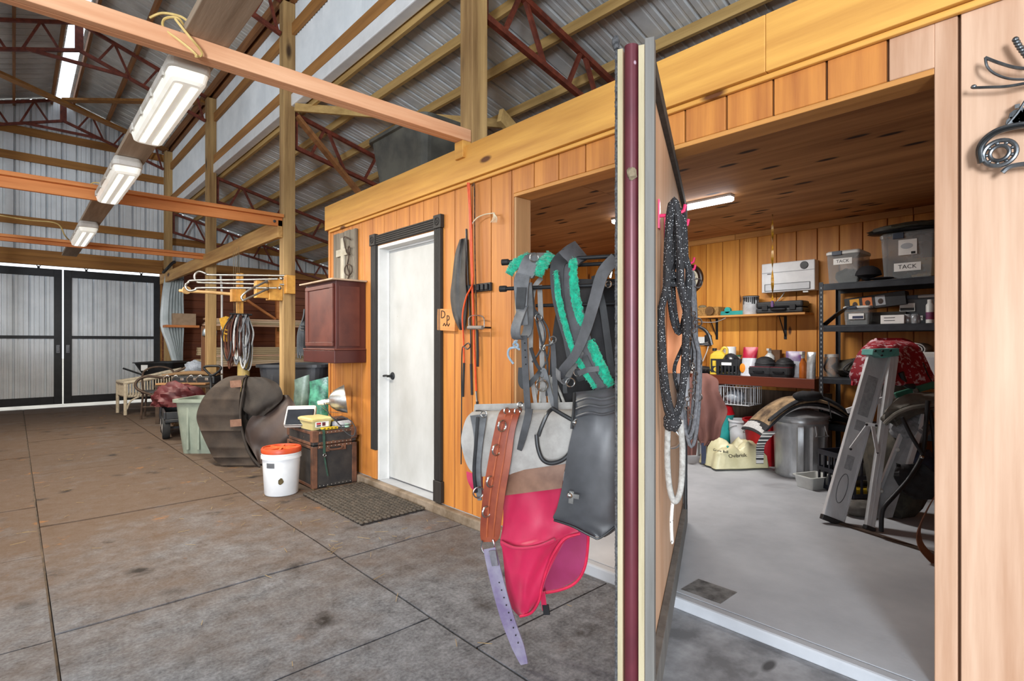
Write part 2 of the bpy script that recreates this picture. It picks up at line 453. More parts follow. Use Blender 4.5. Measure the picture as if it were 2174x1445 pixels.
# corner board + opening trim
B().box(XW - 0.012, XW + 0.12, 5.25, 5.29, SLABZ, 2.42).build('corner_board', M_PINE, wall_right, bevel=0.003)
hd = wood('header_wood', 'c98f4c', 'ab7336', 1)
B().box(XW + 0.002, XW + 0.135, OY0, OY1, OZ - 0.022, OZ).build('header_lining', hd, wall_right, bevel=0.003)
B().box(XW + 0.005, XW + 0.135, OY1 - 0.02, OY1 - 0.001, SLABZ, OZ - 0.023).build('opening_jamb', wood('jamb_wood', 'b98f62', '96704a', 2), wall_right, bevel=0.003)
B().box(XW + 0.0175, XW + 0.135, OY0 - 0.02, OY0 - 0.001, SLABZ, OZ - 0.023).build('opening_jamb', wood('jamb_wood', 'b98f62', '96704a', 2), wall_right, bevel=0.003)
# end wall and side walls of the tack room
wl = sempty('wall_end', 'pine end wall of the tack room')
B().box(XW + 0.12, XB + 0.1, 5.2, 5.27, SLABZ, CEIL - 0.001).build('wall_framing', M_PINE, wl)
struct(B().box(XW + 0.12, XB + 0.1, -1.4, -1.33, SLABZ, 2.6).build('wall_near', M_PINE))
wall_back = sempty('wall_back', 'knotty pine panelled back wall of the tack room')
B().box(XB + 0.017, XB + 0.1, -1.4, 5.3, SLABZ, 2.6).build('wall_framing', M_PINE, wall_back)
planks(XB, -1.4, 5.2, SLABZ, CEIL, M_BACKW, wall_back, 3.003)
for (a, b_) in ((-1.3, 1.17), (1.175, 2.84), (2.845, 5.2)):
    B().box(XB - 0.025, XB - 0.001, a, b_, CEIL - 0.065, CEIL - 0.002).build('crown_strip', hd, wall_back, bevel=0.003)
# plywood ceiling sheets
ceiling = sempty('ceiling', 'knotty plywood ceiling of the tack room')
for x0, x1 in ((XW + 0.137, 3.62), (3.62, 4.84), (4.84, XB + 0.05)):
    for y0, y1 in ((-1.35, 0.35), (0.35, 2.79), (2.79, 5.2)):
        B().box(x0 + 0.002, x1 - 0.002, y0 + 0.002, y1 - 0.002, CEIL, CEIL + 0.012).build('plywood_sheet', M_PLY, ceiling)
B().box(XW + 0.02, XB + 0.1, -1.4, 5.28, CEIL + 0.013, CEIL + 0.1).build('loft_deck', M_PURLD, ceiling)

# white door with black casing
door = sempty('door_1', 'white painted door with black fluted casing')
DX = XW + 0.095
dl = B().box(DX, DX + 0.04, DY0 + 0.02, DY1 - 0.022, SLABZ + 0.015, DZ - 0.03).build('door_leaf', M_WHITEP, door, bevel=0.003)
jb = B(); jb.box(XW - 0.005, XW + 0.14, DY1 - 0.02, DY1, SLABZ, DZ); jb.box(XW - 0.005, XW + 0.14, DY0, DY0 + 0.018, SLABZ, DZ)
jb.box(XW - 0.005, XW + 0.14, DY0 + 0.018, DY1 - 0.02, DZ - 0.028, DZ)
jb.box(DX - 0.014, DX - 0.001, DY1 - 0.034, DY1 - 0.02, SLABZ, DZ - 0.028); jb.box(DX - 0.014, DX - 0.001, DY0 + 0.018, DY1 - 0.034, DZ - 0.042, DZ - 0.028)
jb.build('door_jamb', M_WHITEJ, door, bevel=0.002)
def casing(y0, y1, z0, z1, vert=True):
    b_ = B().box(XW - 0.022, XW - 0.001, y0, y1, z0, z1)
    n = 5
    if vert:
        for k in range(n):
            yy = y0 + (y1 - y0) * (k + 0.5) / n; b_.box(XW - 0.029, XW - 0.022, yy - 0.006, yy + 0.006, z0, z1)
    else:
        for k in range(n):
            zz = z0 + (z1 - z0) * (k + 0.5) / n; b_.box(XW - 0.029, XW - 0.022, y0, y1, zz - 0.006, zz + 0.006)
    return b_
casing(DY1 + 0.002, DY1 + 0.088, 0.32, DZ + 0.004).build('casing_side', M_BLKTRIM, door, bevel=0.003)
casing(DY0 - 0.088, DY0 - 0.002, 0.232, DZ + 0.004).build('casing_side', M_BLKTRIM, door, bevel=0.003)
casing(DY0 - 0.003, DY1 + 0.003, DZ + 0.006, DZ + 0.09, False).build('casing_head', M_BLKTRIM, door, bevel=0.003)
for y in (DY0 - 0.052, DY1 + 0.052):
    r = B().box(XW - 0.036, XW - 0.001, y - 0.048, y + 0.048, DZ + 0.005, DZ + 0.105).build('corner_block', M_BLKTRIM, door, bevel=0.004)
    B().torus((XW - 0.037, y, DZ + 0.055), 0.026, 0.006, (1, 0, 0)).ball((XW - 0.037, y, DZ + 0.055), 0.008, 0.011, 0.011).build('rosette', M_BLKTRIM, r)
B().box(XW - 0.036, XW - 0.001, DY0 - 0.1, DY0 - 0.002, SLABZ + 0.01, 0.23).build('plinth_block', M_BLKTRIM, door, bevel=0.005)
B().box(XW - 0.02, XW - 0.001, DY1 + 0.002, DY1 + 0.09, SLABZ + 0.005, 0.318).build('plinth_block', M_PINE, door, bevel=0.003)
hz_ = onx(826, 797, DX).z
kn = B()
kn.lathe([(0.0, 0.0), (0.033, 0.0), (0.033, 0.006), (0.028, 0.012), (0.012, 0.014), (0.010, 0.05), (0.012, 0.055), (0.0, 0.055)], 20, tr(DX - 0.0005, DY1 - 0.085, hz_) @ rot('Y', -90))
kn.tube(bez([(DX - 0.05, DY1 - 0.085, hz_), (DX - 0.055, DY1 - 0.06, hz_ + 0.004), (DX - 0.055, DY1 + 0.01, hz_ - 0.004)], 5), 0.009)
hnd = kn.build('door_handle', M_BLACKM, door)
B().torus((DX - 0.07, DY1 - 0.01, hz_ - 0.03), 0.014, 0.0018, (0, 1, 0)).box(DX - 0.072, DX - 0.068, DY1 - 0.018, DY1 - 0.004, hz_ - 0.085, hz_ - 0.042).build('key', mat('key_metal', 'b5b2a8', 'a09c90', 0.35, 1), hnd)

# ================================================================ RIBBED METAL
def ribprofile(L, pitch, depth, minor=2, off=0.0):
    """polyline (s, d) of a ribbed sheet of length L"""
    pts = []; k = 0
    s = off
    pts.append((0.0, 0.0))
    while s < L:
        for ds, dd in ((-0.018, 0), (-0.012, depth), (0.012, depth), (0.018, 0)):
            if 0 < s + ds < L: pts.append((s + ds, dd))
        for q in range(1, minor + 1):
            c = s + pitch * q / (minor + 1)
            for ds, dd in ((-0.016, 0), (-0.007, depth * 0.22), (0.007, depth * 0.22), (0.016, 0)):
                if 0 < c + ds < L: pts.append((c + ds, dd))
        s += pitch
    pts.append((L, 0.0))
    return pts
def corr(L, pitch, depth):
    n = int(L / pitch * 4); return [(L * i / n, depth * (0.5 - 0.5 * math.cos(2 * PI * (L * i / n) / pitch))) for i in range(n + 1)]
def sheet(prof, f0, f1, m, par, name='metal_sheet', cap=None):
    """f0(s,d), f1(s,d) give the two ends of the rib line"""
    G = [[f0(s, d) for s, d in prof], [f1(s, d) for s, d in prof]]
    o = B().grid(G, 0, False).build(name, m, par, recalc=False)
    return o
RIDGE_X, RIDGE_Z, EAVE_X, EAVE_Z = 0.70, 6.08, 2.42, 5.48
SL = (RIDGE_Z - EAVE_Z) / (EAVE_X - RIDGE_X)
def zu(x): return RIDGE_Z - SL * abs(x - RIDGE_X)
LZ, LS = 4.20, 0.25
def zl(x): return LZ - LS * (x - 2.42)
def zll(x): return LZ - LS * (-1.02 - x)

# far gable wall
wall_far = sempty('wall_far', 'white ribbed metal gable wall at the far end of the aisle')
def gable_sheet(x0, x1, z0, zf):
    pr = ribprofile(x1 - x0, 0.2286, 0.06, 2, 0.115)
    sheet(pr, lambda s, d: (x0 + s, YF + d, z0), lambda s, d: (x0 + s, YF + d, zf(x0 + s)), M_METW, wall_far)
x = -1.02
while x < 2.42 - 0.01:
    x1 = min(x + 0.9144, 2.42); gable_sheet(x, x1, 2.80, lambda q: zu(q) - 0.01); x = x1
while x < 6.3 - 0.01:
    x1 = min(x + 0.9144, 6.3); gable_sheet(x, x1, 2.9, lambda q: zl(q) - 0.01); x = x1
x = -5.0
while x < -1.02 - 0.01:
    x1 = min(x + 0.9144, -1.02); gable_sheet(x, x1, 0.0, lambda q: zll(q) - 0.01); x = x1
for z in (5.26, 4.77, 3.57):
    lim = min(2.40, RIDGE_X + (RIDGE_Z - z - 0.1) / SL)
    B().box(2 * RIDGE_X - lim, lim, YF - 0.045, YF - 0.002, z - 0.075, z + 0.075).build('girt', M_GIRT, wall_far, bevel=0.003)
B().box(2.5, 6.3, YF - 0.045, YF - 0.002, 3.40, 3.55).build('girt', M_GIRT, wall_far)
B().box(-1.02, 2.36, YF - 0.09, YF - 0.002, 2.90, 3.03).build('door_header', M_GIRT, wall_far, bevel=0.004)
B().box(-1.02, 2.36, YF - 0.13, YF - 0.002, 2.745, 2.895).build('door_header', M_GIRT, wall_far, bevel=0.004)
B().box(2.36, 6.3, YF - 0.12, YF - 0.002, 2.86, 3.04).build('top_plate', M_GIRT, wall_far, bevel=0.004)
zz = 0.0
while zz < 2.86:
    B().box(2.36, 6.3, YF - 0.04, YF - 0.002, zz + 0.004, min(zz + 0.184, 2.86) - 0.004).build('wall_board', M_BOARDR, wall_far, bevel=0.004, seg=1)
    zz += 0.184
B().box(2.36, 6.3, YF + 0.0, YF + 0.03, -0.05, 2.95).build('wall_backing', M_BOARDR, wall_far)
B().box(2.335, 2.41, YF - 0.03, YF + 0.12, 0.0, 2.90).build('door_post', M_GIRT, wall_far)
# door track with daylight gap, two sliding leaves
def leaf(n, x0, x1, label):
    d = sempty('door_%d' % n, label)
    y = YF + 0.06
    f = B(); st = 0.125
    f.box(x0, x0 + st, y - 0.02, y + 0.02, 0.06, 2.70); f.box(x1 - st, x1, y - 0.02, y + 0.02, 0.06, 2.70)
    f.box(x0 + st, x1 - st, y - 0.02, y + 0.02, 2.55, 2.70); f.box(x0 + st, x1 - st, y - 0.02, y + 0.02, 0.06, 0.21)
    f.box(x0 + st, x1 - st, y - 0.02, y + 0.02, 1.34, 1.40)
    f.build('door_frame', M_BLACKM, d, bevel=0.003)
    for z0, z1 in ((0.205, 1.345), (1.395, 2.555)):
        pr = ribprofile(x1 - x0 - 2 * st + 0.02, 0.2286, 0.06, 2, 0.12)
        sheet(pr, lambda s, dd: (x0 + st - 0.01 + s, y + 0.005 + dd, z0), lambda s, dd: (x0 + st - 0.01 + s, y + 0.005 + dd, z1), M_METW, d)
    for xx in (x0 + 0.35, x1 - 0.35):
        B().box(xx - 0.02, xx + 0.02, y - 0.03, y - 0.022, 2.66, 2.74).torus((xx, y - 0.03, 2.75), 0.025, 0.008, (0, 1, 0)).build('track_hanger', M_BLACKM, d)
    return d
d2 = leaf(2, 0.722, 2.345, 'right leaf of the black framed sliding barn door')
d3 = leaf(3, -0.93, 0.698, 'left leaf of the black framed sliding barn door')
for d, xx in ((d2, 0.785), (d3, 0.635)):
    B().box(xx - 0.028, xx + 0.028, YF + 0.028, YF + 0.042, 1.06, 1.22).box(xx - 0.012, xx + 0.012, YF + 0.0, YF + 0.03, 1.09, 1.12).box(xx - 0.012, xx + 0.012, YF + 0.0, YF + 0.03, 1.17, 1.20).box(xx - 0.01, xx + 0.01, YF - 0.01, YF + 0.002, 1.09, 1.20).build('pull_handle', mat('dull_steel', '6b6c70', '55565a', 0.4, 0.9), d, bevel=0.002)

# upper (monitor) roof
roof_up = sempty('roof_monitor', 'galvanised ribbed roof over the aisle')
for sgn in (1, -1):
    y = -7.0
    while y < YF + 0.05:
        y1 = min(y + 0.9144, YF + 0.06)
        pr = ribprofile(y1 - y, 0.2286, 0.02, 2, 0.115)
        xe = RIDGE_X + sgn * 1.95
        sheet(pr, lambda s, d: (RIDGE_X + sgn * 0.10, y + s, zu(RIDGE_X + 0.10) + d), lambda s, d: (xe, y + s, zu(xe) + d), M_METU, roof_up)
        y = y1
    for i, dx in enumerate((0.16, 0.70, 1.22, 1.68)):
        xx = RIDGE_X + sgn * dx
        B().box(xx - 0.02, xx + 0.02, -7.0, YF, zu(xx) - 0.135, zu(xx) - 0.012).build('purlin', M_PURLD, roof_up, bevel=0.003)
# translucent ridge cap strip
M_SKYL = mat('translucent_panel', 'f2f5f8', 'e6eaee', 0.5, 0, 3, trans=0.0)
nt = M_SKYL.node_tree; bs = nt.nodes['Principled BSDF']
tl = nt.nodes.new('ShaderNodeBsdfTranslucent'); tl.inputs[0].default_value = (0.9, 0.93, 0.96, 1)
mx = nt.nodes.new('ShaderNodeMixShader'); mx.inputs[0].default_value = 0.85
nt.links.new(bs.outputs[0], mx.inputs[1]); nt.links.new(tl.outputs[0], mx.inputs[2]); nt.links.new(mx.outputs[0], nt.nodes['Material Output'].inputs[0])
G = []
for y in (-7.0, YF + 0.05):
    G.append([(RIDGE_X + s, y, zu(RIDGE_X + s) + (0.018 if k % 2 else 0.006)) for k, s in enumerate((-0.14, -0.12, -0.1, -0.06, -0.04, 0.0, 0.04, 0.06, 0.1, 0.12, 0.14))])
B().grid(G, 0, False).build('ridge_cap', M_SKYL, roof_up, recalc=False)
# clerestory walls; unseen left one made translucent to let added light in
for sgn, nm in ((1, 'wall_clerestory_right'), (-1, 'wall_clerestory_left')):
    wc = sempty(nm, 'white corrugated clerestory wall above the ' + ('tack room side' if sgn > 0 else 'far side') + ' roof')
    xc = RIDGE_X + sgn * (2.50 - RIDGE_X)
    y = -7.0
    while y < YF:
        y1 = min(y + 0.9144, YF)
        sheet(corr(y1 - y, (y1 - y) / 14, 0.016), lambda s, d: (xc + sgn * d, y + s, 4.20), lambda s, d: (xc + sgn * d, y + s, EAVE_Z + 0.0), M_METW if sgn > 0 else M_SKYL, wc)
        y = y1
    for z in (4.325, 5.03):
        xi = xc - sgn * 0.042
        B().box(min(xi, xc - sgn * 0.002), max(xi, xc - sgn * 0.002), -7.0, YF - 0.1, z - 0.07, z + 0.07).build('girt', M_GIRTY, wc, bevel=0.003)
    xi = xc - sgn * 0.05
    B().box(min(xi, xc + sgn * 0.06), max(xi, xc + sgn * 0.06), -7.0, YF, 4.10, 4.245).build('flashing', mat('white_flashing', 'e8eaec', 'dfe1e3', 0.35), wc, bevel=0.01)
    B().box(min(xi, xc), max(xi, xc), -7.0, YF, EAVE_Z - 0.13, EAVE_Z - 0.02).build('eave_plate', M_PURLD, wc)
# lower shed roofs
def onroof(u, v, off=0.06):
    t = t_of(u); a = SN + t * CS; k = (HZ - v) / FPX
    d = (LZ - off + LS * 2.42 - CAMH) / (k + LS * a)
    return at(u, v, d)
roof_lo = sempty('roof_shed_right', 'galvanised ribbed lean-to roof above the tack room')
y = -3.0
while y < YF:
    y1 = min(y + 0.9144, YF + 0.05)
    pr = ribprofile(y1 - y, 0.2286, 0.02, 2, 0.115)
    sheet(pr, lambda s, d: (2.45, y + s, zl(2.45) + d), lambda s, d: (6.7, y + s, zl(6.7) + d), M_METR, roof_lo)
    y = y1
for i, xx in enumerate((2.60, 2.98, 3.44, 3.98, 4.55, 5.12, 5.70, 6.24)):
    B().box(xx - 0.02, xx + 0.02, -3.0, YF, zl(xx) - 0.105, zl(xx) - 0.014).build('purlin', M_PURL, roof_lo, bevel=0.003)
roof_ll = sempty('roof_shed_left', 'galvanised ribbed lean-to roof on the far side of the aisle')
y = -7.0
while y < YF:
    y1 = min(y + 0.9144, YF + 0.05)
    pr = ribprofile(y1 - y, 0.2286, 0.02, 2, 0.115)
    sheet(pr, lambda s, d: (-1.05, y + s, zll(-1.05) + d), lambda s, d: (-5.0, y + s, zll(-5.0) + d), M_METR, roof_ll)
    y = y1
# lean-to outer walls and unseen stall front; tops lowered to let in light
struct(B().box(6.28, 6.34, -3.0, 5.4, -0.05, 2.9).build('wall_outer', M_BOARDR))
struct(B().box(6.28, 6.34, 5.41, YF, -0.05, 2.3).build('wall_outer_store', M_BOARDR))
struct(B().box(-1.25, -1.15, 4.8, YF, -0.05, 1.3).build('wall_stalls', M_PINE))

# ================================================================ POSTS, BEAMS, TRUSSES, BRACES
PY = (2.98, 6.585, 10.04, 13.46)
plab = ('treated square post rising behind the tack room fascia, pink tie beam ending at it',
        'thick square post carrying the tubular blanket bars',
        'slimmer square post behind the blanket bars, third from the camera',
        'far corner post beside the sliding barn doors')
for y, lb in zip(PY, plab):
    z0 = CEIL + 0.1 if y < 3.5 else -0.01
    o = B().box(2.36, 2.50, y, y + 0.14, z0, EAVE_Z - 0.14).build('timber_post', M_POST, bevel=0.006)
    tag(o, lb, 'post')
for k, y in enumerate((-0.6,) + PY):
    o = struct(B().box(-1.10, -0.96, y, y + 0.14, -0.01, EAVE_Z - 0.14).build('trim_%d' % (k + 1), M_POST))
struct(B().box(2.36, 2.50, -0.6, -0.46, CEIL + 0.1, EAVE_Z - 0.14).build('trim_6', M_POST))
# tie beams across the aisle
t = thing('tie_beam', 'pale pink tie beam crossing overhead nearest the camera', 'beam', (0.7, 3.03, 2.66))
B().box(-1.66, 1.655, -0.045, 0.0, 0.0, 0.085).build('web_board', M_BEAMP, t, bevel=0.004)
B().box(-1.66, 1.655, 0.001, 0.045, 0.0, 0.085).build('web_board', M_BEAMP, t, bevel=0.004)
B().box(1.58, 1.655, -0.045, 0.05, -0.12, -0.001).build('packing_block', M_FASCIA, t, bevel=0.004)
for y, lb in ((6.62, 'orange tie beam with flat cap board ending at the blanket bar post'), (10.08, 'thin brown tie beam crossing the aisle farthest from the camera')):
    t = thing('tie_beam', lb, 'beam', (0.7, y, 2.64))
    hh = 0.1 if y < 8 else 0.05
    B().box(-1.66, 1.655, -0.02, 0.02, 0.0, hh).build('web_board', M_BEAMX, t, bevel=0.003)
    B().box(-1.66, 1.655, -0.07, 0.05, hh + 0.001, hh + 0.04).build('cap_board', M_BEAMX, t, bevel=0.003)
    if y < 8:
        B().lathe([(0.0, 0.0), (0.017, 0.0), (0.017, 0.008), (0.0, 0.01)], 8, tr(1.56, -0.021, 0.05) @ rot('X', 90)).build('bolt', mat('dull_steel', '6b6c70', '55565a', 0.4, 0.9), t)
o = B().box(2.30, 2.358, 6.60, YF - 0.14, 2.51, 2.715).build('header_beam', M_BEAMY, bevel=0.005)
tag(o, 'long yellow header beam running from the blanket bar post to the far doors', 'beam')
# plank that carries the lamps
o = B().box(0.60, 0.80, -2.0, 12.0, 2.746, 2.785).build('lamp_plank', M_GREYW, bevel=0.004)
tag(o, 'grey weathered plank on the tie beams that carries the lamps', 'plank')
# steel trusses
def web(b_, p, q, w=0.035): b_.bar(p, q, w, w)
def utruss(y, lb, grp=None):
    t = thing('roof_truss', lb, 'truss', (0, y, 0), 0, grp)
    xl, xr = 2 * RIDGE_X - 2.35, 2.35
    def top(x): return zu(x) - 0.15
    def bot(x): return zu(x) - 0.15 - 0.40
    B().bar((xl, 0, top(xl)), (RIDGE_X, 0, top(RIDGE_X)), 0.045, 0.045).build('top_chord', M_RED, t)
    B().bar((RIDGE_X, 0, top(RIDGE_X)), (xr, 0, top(xr)), 0.045, 0.045).build('top_chord', M_RED, t)
    B().bar((xl, 0, bot(xl)), (RIDGE_X, 0, bot(RIDGE_X)), 0.045, 0.045).build('bottom_chord', M_RED, t)
    B().bar((RIDGE_X, 0, bot(RIDGE_X)), (xr, 0, bot(xr)), 0.045, 0.045).build('bottom_chord', M_RED, t)
    B().bar((RIDGE_X, 0, bot(RIDGE_X)), (RIDGE_X, 0, top(RIDGE_X)), 0.10, 0.02, (0, 1, 0)).build('king_plate', M_RED, t)
    B().bar((0.12, -0.03, bot(0.12)), (1.28, -0.03, bot(1.28)), 0.035, 0.045).build('collar_bar', M_RED, t)
    for sg in (1, -1):
        xs = [0.30, 0.52, 0.86, 1.08, 1.42, 1.62]
        seq = [(0.22, 0.42), (0.62, 0.42), (0.78, 0.98), (1.18, 0.98), (1.34, 1.5), (1.62, 1.5)]
        for a, c in seq:
            pa = RIDGE_X + sg * a; pc = RIDGE_X + sg * c
            B().bar((pa, 0, bot(pa)), (pc, 0, top(pc)), 0.03, 0.03).build('web_bar', M_RED, t)
    return t
utruss(3.05, 'red steel roof truss nearest the camera, above the pink tie beam')
utruss(6.655, 'red steel roof truss above the blanket bar post')
utruss(10.11, 'red steel roof truss with collar bar, second from the gable wall')
utruss(13.53, 'red steel roof truss close to the white gable wall')
def ltruss(y, lb):
    t = thing('lean_to_truss', lb, 'truss', (0, y, 0))
    def top(x): return zl(x) - 0.135
    def bot(x): return zl(x) - 0.135 - 0.40 + 0.02 * (x - 2.5)
    B().bar((2.51, 0, top(2.51)), (6.25, 0, top(6.25)), 0.045, 0.045).build('top_chord', M_RED, t)
    B().bar((2.51, 0, bot(2.51)), (6.25, 0, bot(6.25)), 0.045, 0.045).build('bottom_chord', M_RED, t)
    B().bar((2.53, 0, bot(2.53)), (2.53, 0, top(2.53)), 0.04, 0.04).build('web_bar', M_RED, t)
    x = 2.72
    while x < 6.0:
        B().bar((x, 0, bot(x)), (x + 0.17, 0, top(x + 0.17)), 0.032, 0.032).build('web_bar', M_RED, t)
        B().bar((x + 0.22, 0, top(x + 0.22)), (x + 0.44, 0, bot(x + 0.44)), 0.032, 0.032).build('web_bar', M_RED, t)
        x += 0.72
ltruss(3.05, 'red steel lean-to truss above the tack room opening')
ltruss(6.655, 'red steel lean-to truss behind the black tub')
ltruss(10.11, 'red steel lean-to truss over the lumber store')
ltruss(13.53, 'red steel lean-to truss close to the gable wall')
# wooden braces
o = B().bar((-0.98, 10.3, 5.22), (2.36, 13.4, 5.34), 0.14, 0.04).build('roof_brace', M_GIRT); tag(o, 'long brown board slanting across under the monitor roof', 'brace')
o = B().bar((0.72, 13.3, 5.86), (2.38, 10.25, 5.32), 0.14, 0.04).build('roof_brace', M_GIRT); tag(o, 'brown brace board running from the ridge to the third post', 'brace')
o = B().bar((2.47, 6.5, 4.06), (3.94, 4.35, 3.62), 0.04, 0.09).build('roof_brace', M_PURL); tag(o, 'greenish brace board passing behind the pink tie beam end', 'brace')
o = B().bar((2.52, 6.60, 4.0), (3.36, 6.60, 3.2), 0.04, 0.10, (0, 1, 0)).build('roof_brace', M_PURLD); tag(o, 'brown strut sloping down from post towards the black tub', 'brace')
o = B().bar((4.3, 3.6, 2.62), (2.9, 3.3, 3.1), 0.04, 0.12).build('roof_brace', M_PURL); tag(o, 'short brace board behind the tall fascia post', 'brace')
o = onx(1225, 210, 2.44)
o = B().box(2.42, 2.62, 1.98, 2.33, 2.632, 2.655).build('scrap_board', M_PURL); tag(o, 'dusty scrap board lying on top of the fascia', 'board')

# ================================================================ LAMPS
M_TUBE = mat('lamp_glow', 'fbf7ea', None, 0.4, emit=1.1)
M_LENS = mat('ribbed_lens', 'f4f3ea', 'e4e0d2', 0.3, emit=0.28)
M_HOUS = mat('lamp_housing', 'c9c4bd', 'b4aea4', 0.6)
def rrect(hw, hl, r, n=4):
    out = []
    for cx, cy, a0 in ((hw - r, hl - r, 0), (-hw + r, hl - r, 90), (-hw + r, -hl + r, 180), (hw - r, -hl + r, 270)):
        for k in range(n + 1):
            a = math.radians(a0 + 90 * k / n); out.append((cx + r * math.cos(a), cy + r * math.sin(a)))
    return out
def loft(rings, capt=True, capb=True):
    b_ = B(); n = len(rings[0][0]); vs = []; fs = []
    for poly, z in rings: vs += [(x, y, z) for x, y in poly]
    for i in range(len(rings) - 1):
        for k in range(n): fs.append((i * n + k, i * n + (k + 1) % n, (i + 1) * n + (k + 1) % n, (i + 1) * n + k))
    b_.add(vs, fs, False)
    if capb: b_.f.append(list(range(n))[::-1]); b_.sm.append(False)
    if capt: b_.f.append([(len(rings) - 1) * n + k for k in range(n)]); b_.sm.append(False)
    return b_
def shop_lamp(y0, y1, z, lb):
    L = (y1 - y0) / 2
    t = thing('shop_lamp', lb, 'lamp', (0.672, (y0 + y1) / 2, z), 0, 'sealed lamps under the weathered plank')
    loft([(rrect(0.092, L - 0.012, 0.035), 0.045), (rrect(0.1, L, 0.04), 0.05), (rrect(0.1, L, 0.04), 0.085), (rrect(0.085, L - 0.02, 0.03), 0.12)]).build('housing', M_HOUS, t)
    loft([(rrect(0.066, L - 0.05, 0.03), -0.012), (rrect(0.081, L - 0.03, 0.034), 0.0), (rrect(0.092, L - 0.014, 0.036), 0.044)]).build('lens', M_LENS, t)
    for s in (-1, 1):
        B().box(s * 0.036 - 0.016, s * 0.036 + 0.016, -L + 0.09, L - 0.09, -0.0165, -0.0125).build('lit_tube', M_TUBE, t)
    for s in (-1, 1):
        for k in range(4):
            yy = -L + 0.15 + (2 * L - 0.3) * k / 3
            B().box(s * 0.1 - 0.006, s * 0.1 + 0.006, yy - 0.02, yy + 0.02, 0.03, 0.075).build('clip', M_HOUS, t, bevel=0.002)
    for e in (-1, 1):
        B().box(-0.02, 0.02, e * (L - 0.16) - 0.01, e * (L - 0.16) + 0.01, 0.11, 0.1235).build('hanger', M_HOUS, t)
    la = bpy.data.lights.new('shop_lamp_light', 'AREA'); la.shape = 'RECTANGLE'; la.size = 0.12; la.size_y = 2 * L - 0.2; la.energy = 75; la.color = (1.0, 0.93, 0.8)
    lo = bpy.data.objects.new('lamp_light', la); COL.objects.link(lo); lo.parent = t; lo.location = (0, 0, -0.02)
    return t
shop_lamp(3.18, 4.46, 2.622, 'large sealed lamp nearest the camera, hanging below the pink tie beam')
shop_lamp(5.25, 6.60, 2.622, 'middle sealed lamp just in front of the orange tie beam')
shop_lamp(8.35, 9.75, 2.622, 'small far sealed lamp before the gable wall')
# tack room strip light
t = thing('strip_light', 'slim white strip light on the plywood ceiling', 'lamp', (4.42, 2.70, CEIL))
loft([(rrect(0.03, 0.60, 0.012), -0.055), (rrect(0.038, 0.61, 0.014), -0.045), (rrect(0.04, 0.61, 0.014), -0.022)]).build('diffuser', mat('strip_glow', 'f4f6ff', None, 0.4, emit=9.0), t)
B().box(-0.042, 0.042, -0.612, 0.612, -0.0215, -0.001).build('housing', M_WHITEJ, t, bevel=0.003)
la = bpy.data.lights.new('strip_light_light', 'AREA'); la.shape = 'RECTANGLE'; la.size = 0.07; la.size_y = 1.2; la.energy = 46; la.color = (1.0, 0.97, 0.92)
lo = bpy.data.objects.new('strip_lamp_light', la); COL.objects.link(lo); lo.parent = t; lo.location = (0, 0, -0.06)
# ================================================================ PIVOTING TACK PANEL IN THE WIDE OPENING
PIV = Vector((2.37, 1.465, 0)); PA = math.atan2(0.4509, 0.8926)
E1 = Vector((math.cos(PA), math.sin(PA), 0)); E2 = Vector((-E1.y, E1.x, 0)); EZ = Vector((0, 0, 1))
def pw(x, y, z): return PIV + E1 * x + E2 * y + EZ * z
def pl(u, v, x):                       # pixel on the upright plane at distance x along the panel
    t = t_of(u); r = Vector((SN + t * CS, CS - t * SN, 0)); d = (PIV.dot(E1) + x) / r.dot(E1)
    return at(u, v, d)
def plr(u, v, y):                      # pixel on a plane parallel to the panel faces
    t = t_of(u); r = Vector((SN + t * CS, CS - t * SN, 0)); d = (PIV.dot(E2) + y) / r.dot(E2)
    return at(u, v, d)
M_PANELW = wood('panel_plywood', 'deb898', 'c99c78', 2, 10, 0.65, 0.12)
M_PLYEDGE = wood('ply_edge', 'b9ad90', '978a6c', 2, 30, 0.8, 0.3)
M_MAROON = mat('maroon_pipe_paint', '642a33', '50222b', 0.38, 0.2, 10, (1, 1, 0.4), 0.05, 6, speck=('b39aa6', 9.0, 0.05, (1, 1, 0.7)))
M_GREYB = wood('grey_batten', '7c7974', '5c5955', 2, 16, 0.8, 0.35)
M_DARKB = wood('dark_batten', '4a4642', '34312e', 2, 16, 0.8, 0.3)
M_RUBE = mat('rubber_edging', '2c2c2e', '5a5a5c', 0.9, 0, 90, bump=0.5)
pn = thing('pivoting_tack_panel', 'tall plywood panel turned edge-on in the opening, maroon steel pipe along its edge', 'door panel', PIV, PA)
ZB, ZT, HL = 0.075, 2.185, 1.05
def ib(x0, x1, y0, y1, z0, z1): return B().box(x0, x1, y0, y1, z0, z1)
ib(-HL, HL, 0.037, 0.053, ZB, ZT).build('plywood_face', M_PANELW, pn)
ib(-HL, HL, -0.030, -0.012, ZB, ZT).build('plywood_face', M_PANELW, pn)
ib(-HL - 0.001, -HL + 0.001, 0.037, 0.053, ZB, ZT).build('plywood_edge', M_PLYEDGE, pn)
ib(-HL - 0.001, -HL + 0.001, -0.030, -0.012, ZB, ZT).build('plywood_edge', M_PLYEDGE, pn)
B().lathe([(0.0225, ZB - 0.03), (0.0225, ZT + 0.01)], 20, tr(-HL + 0.018, 0.0125, 0), cap=(True, True)).build('steel_pipe', M_MAROON, pn)
B().lathe([(0.0225, ZB - 0.03), (0.0225, ZT + 0.01)], 20, tr(HL - 0.018, 0.0125, 0), cap=(True, True)).build('steel_pipe', M_MAROON, pn)
ib(-HL + 0.045, HL - 0.045, -0.008, 0.033, ZB, ZB + 0.04).build('steel_rail', M_MAROON, pn)
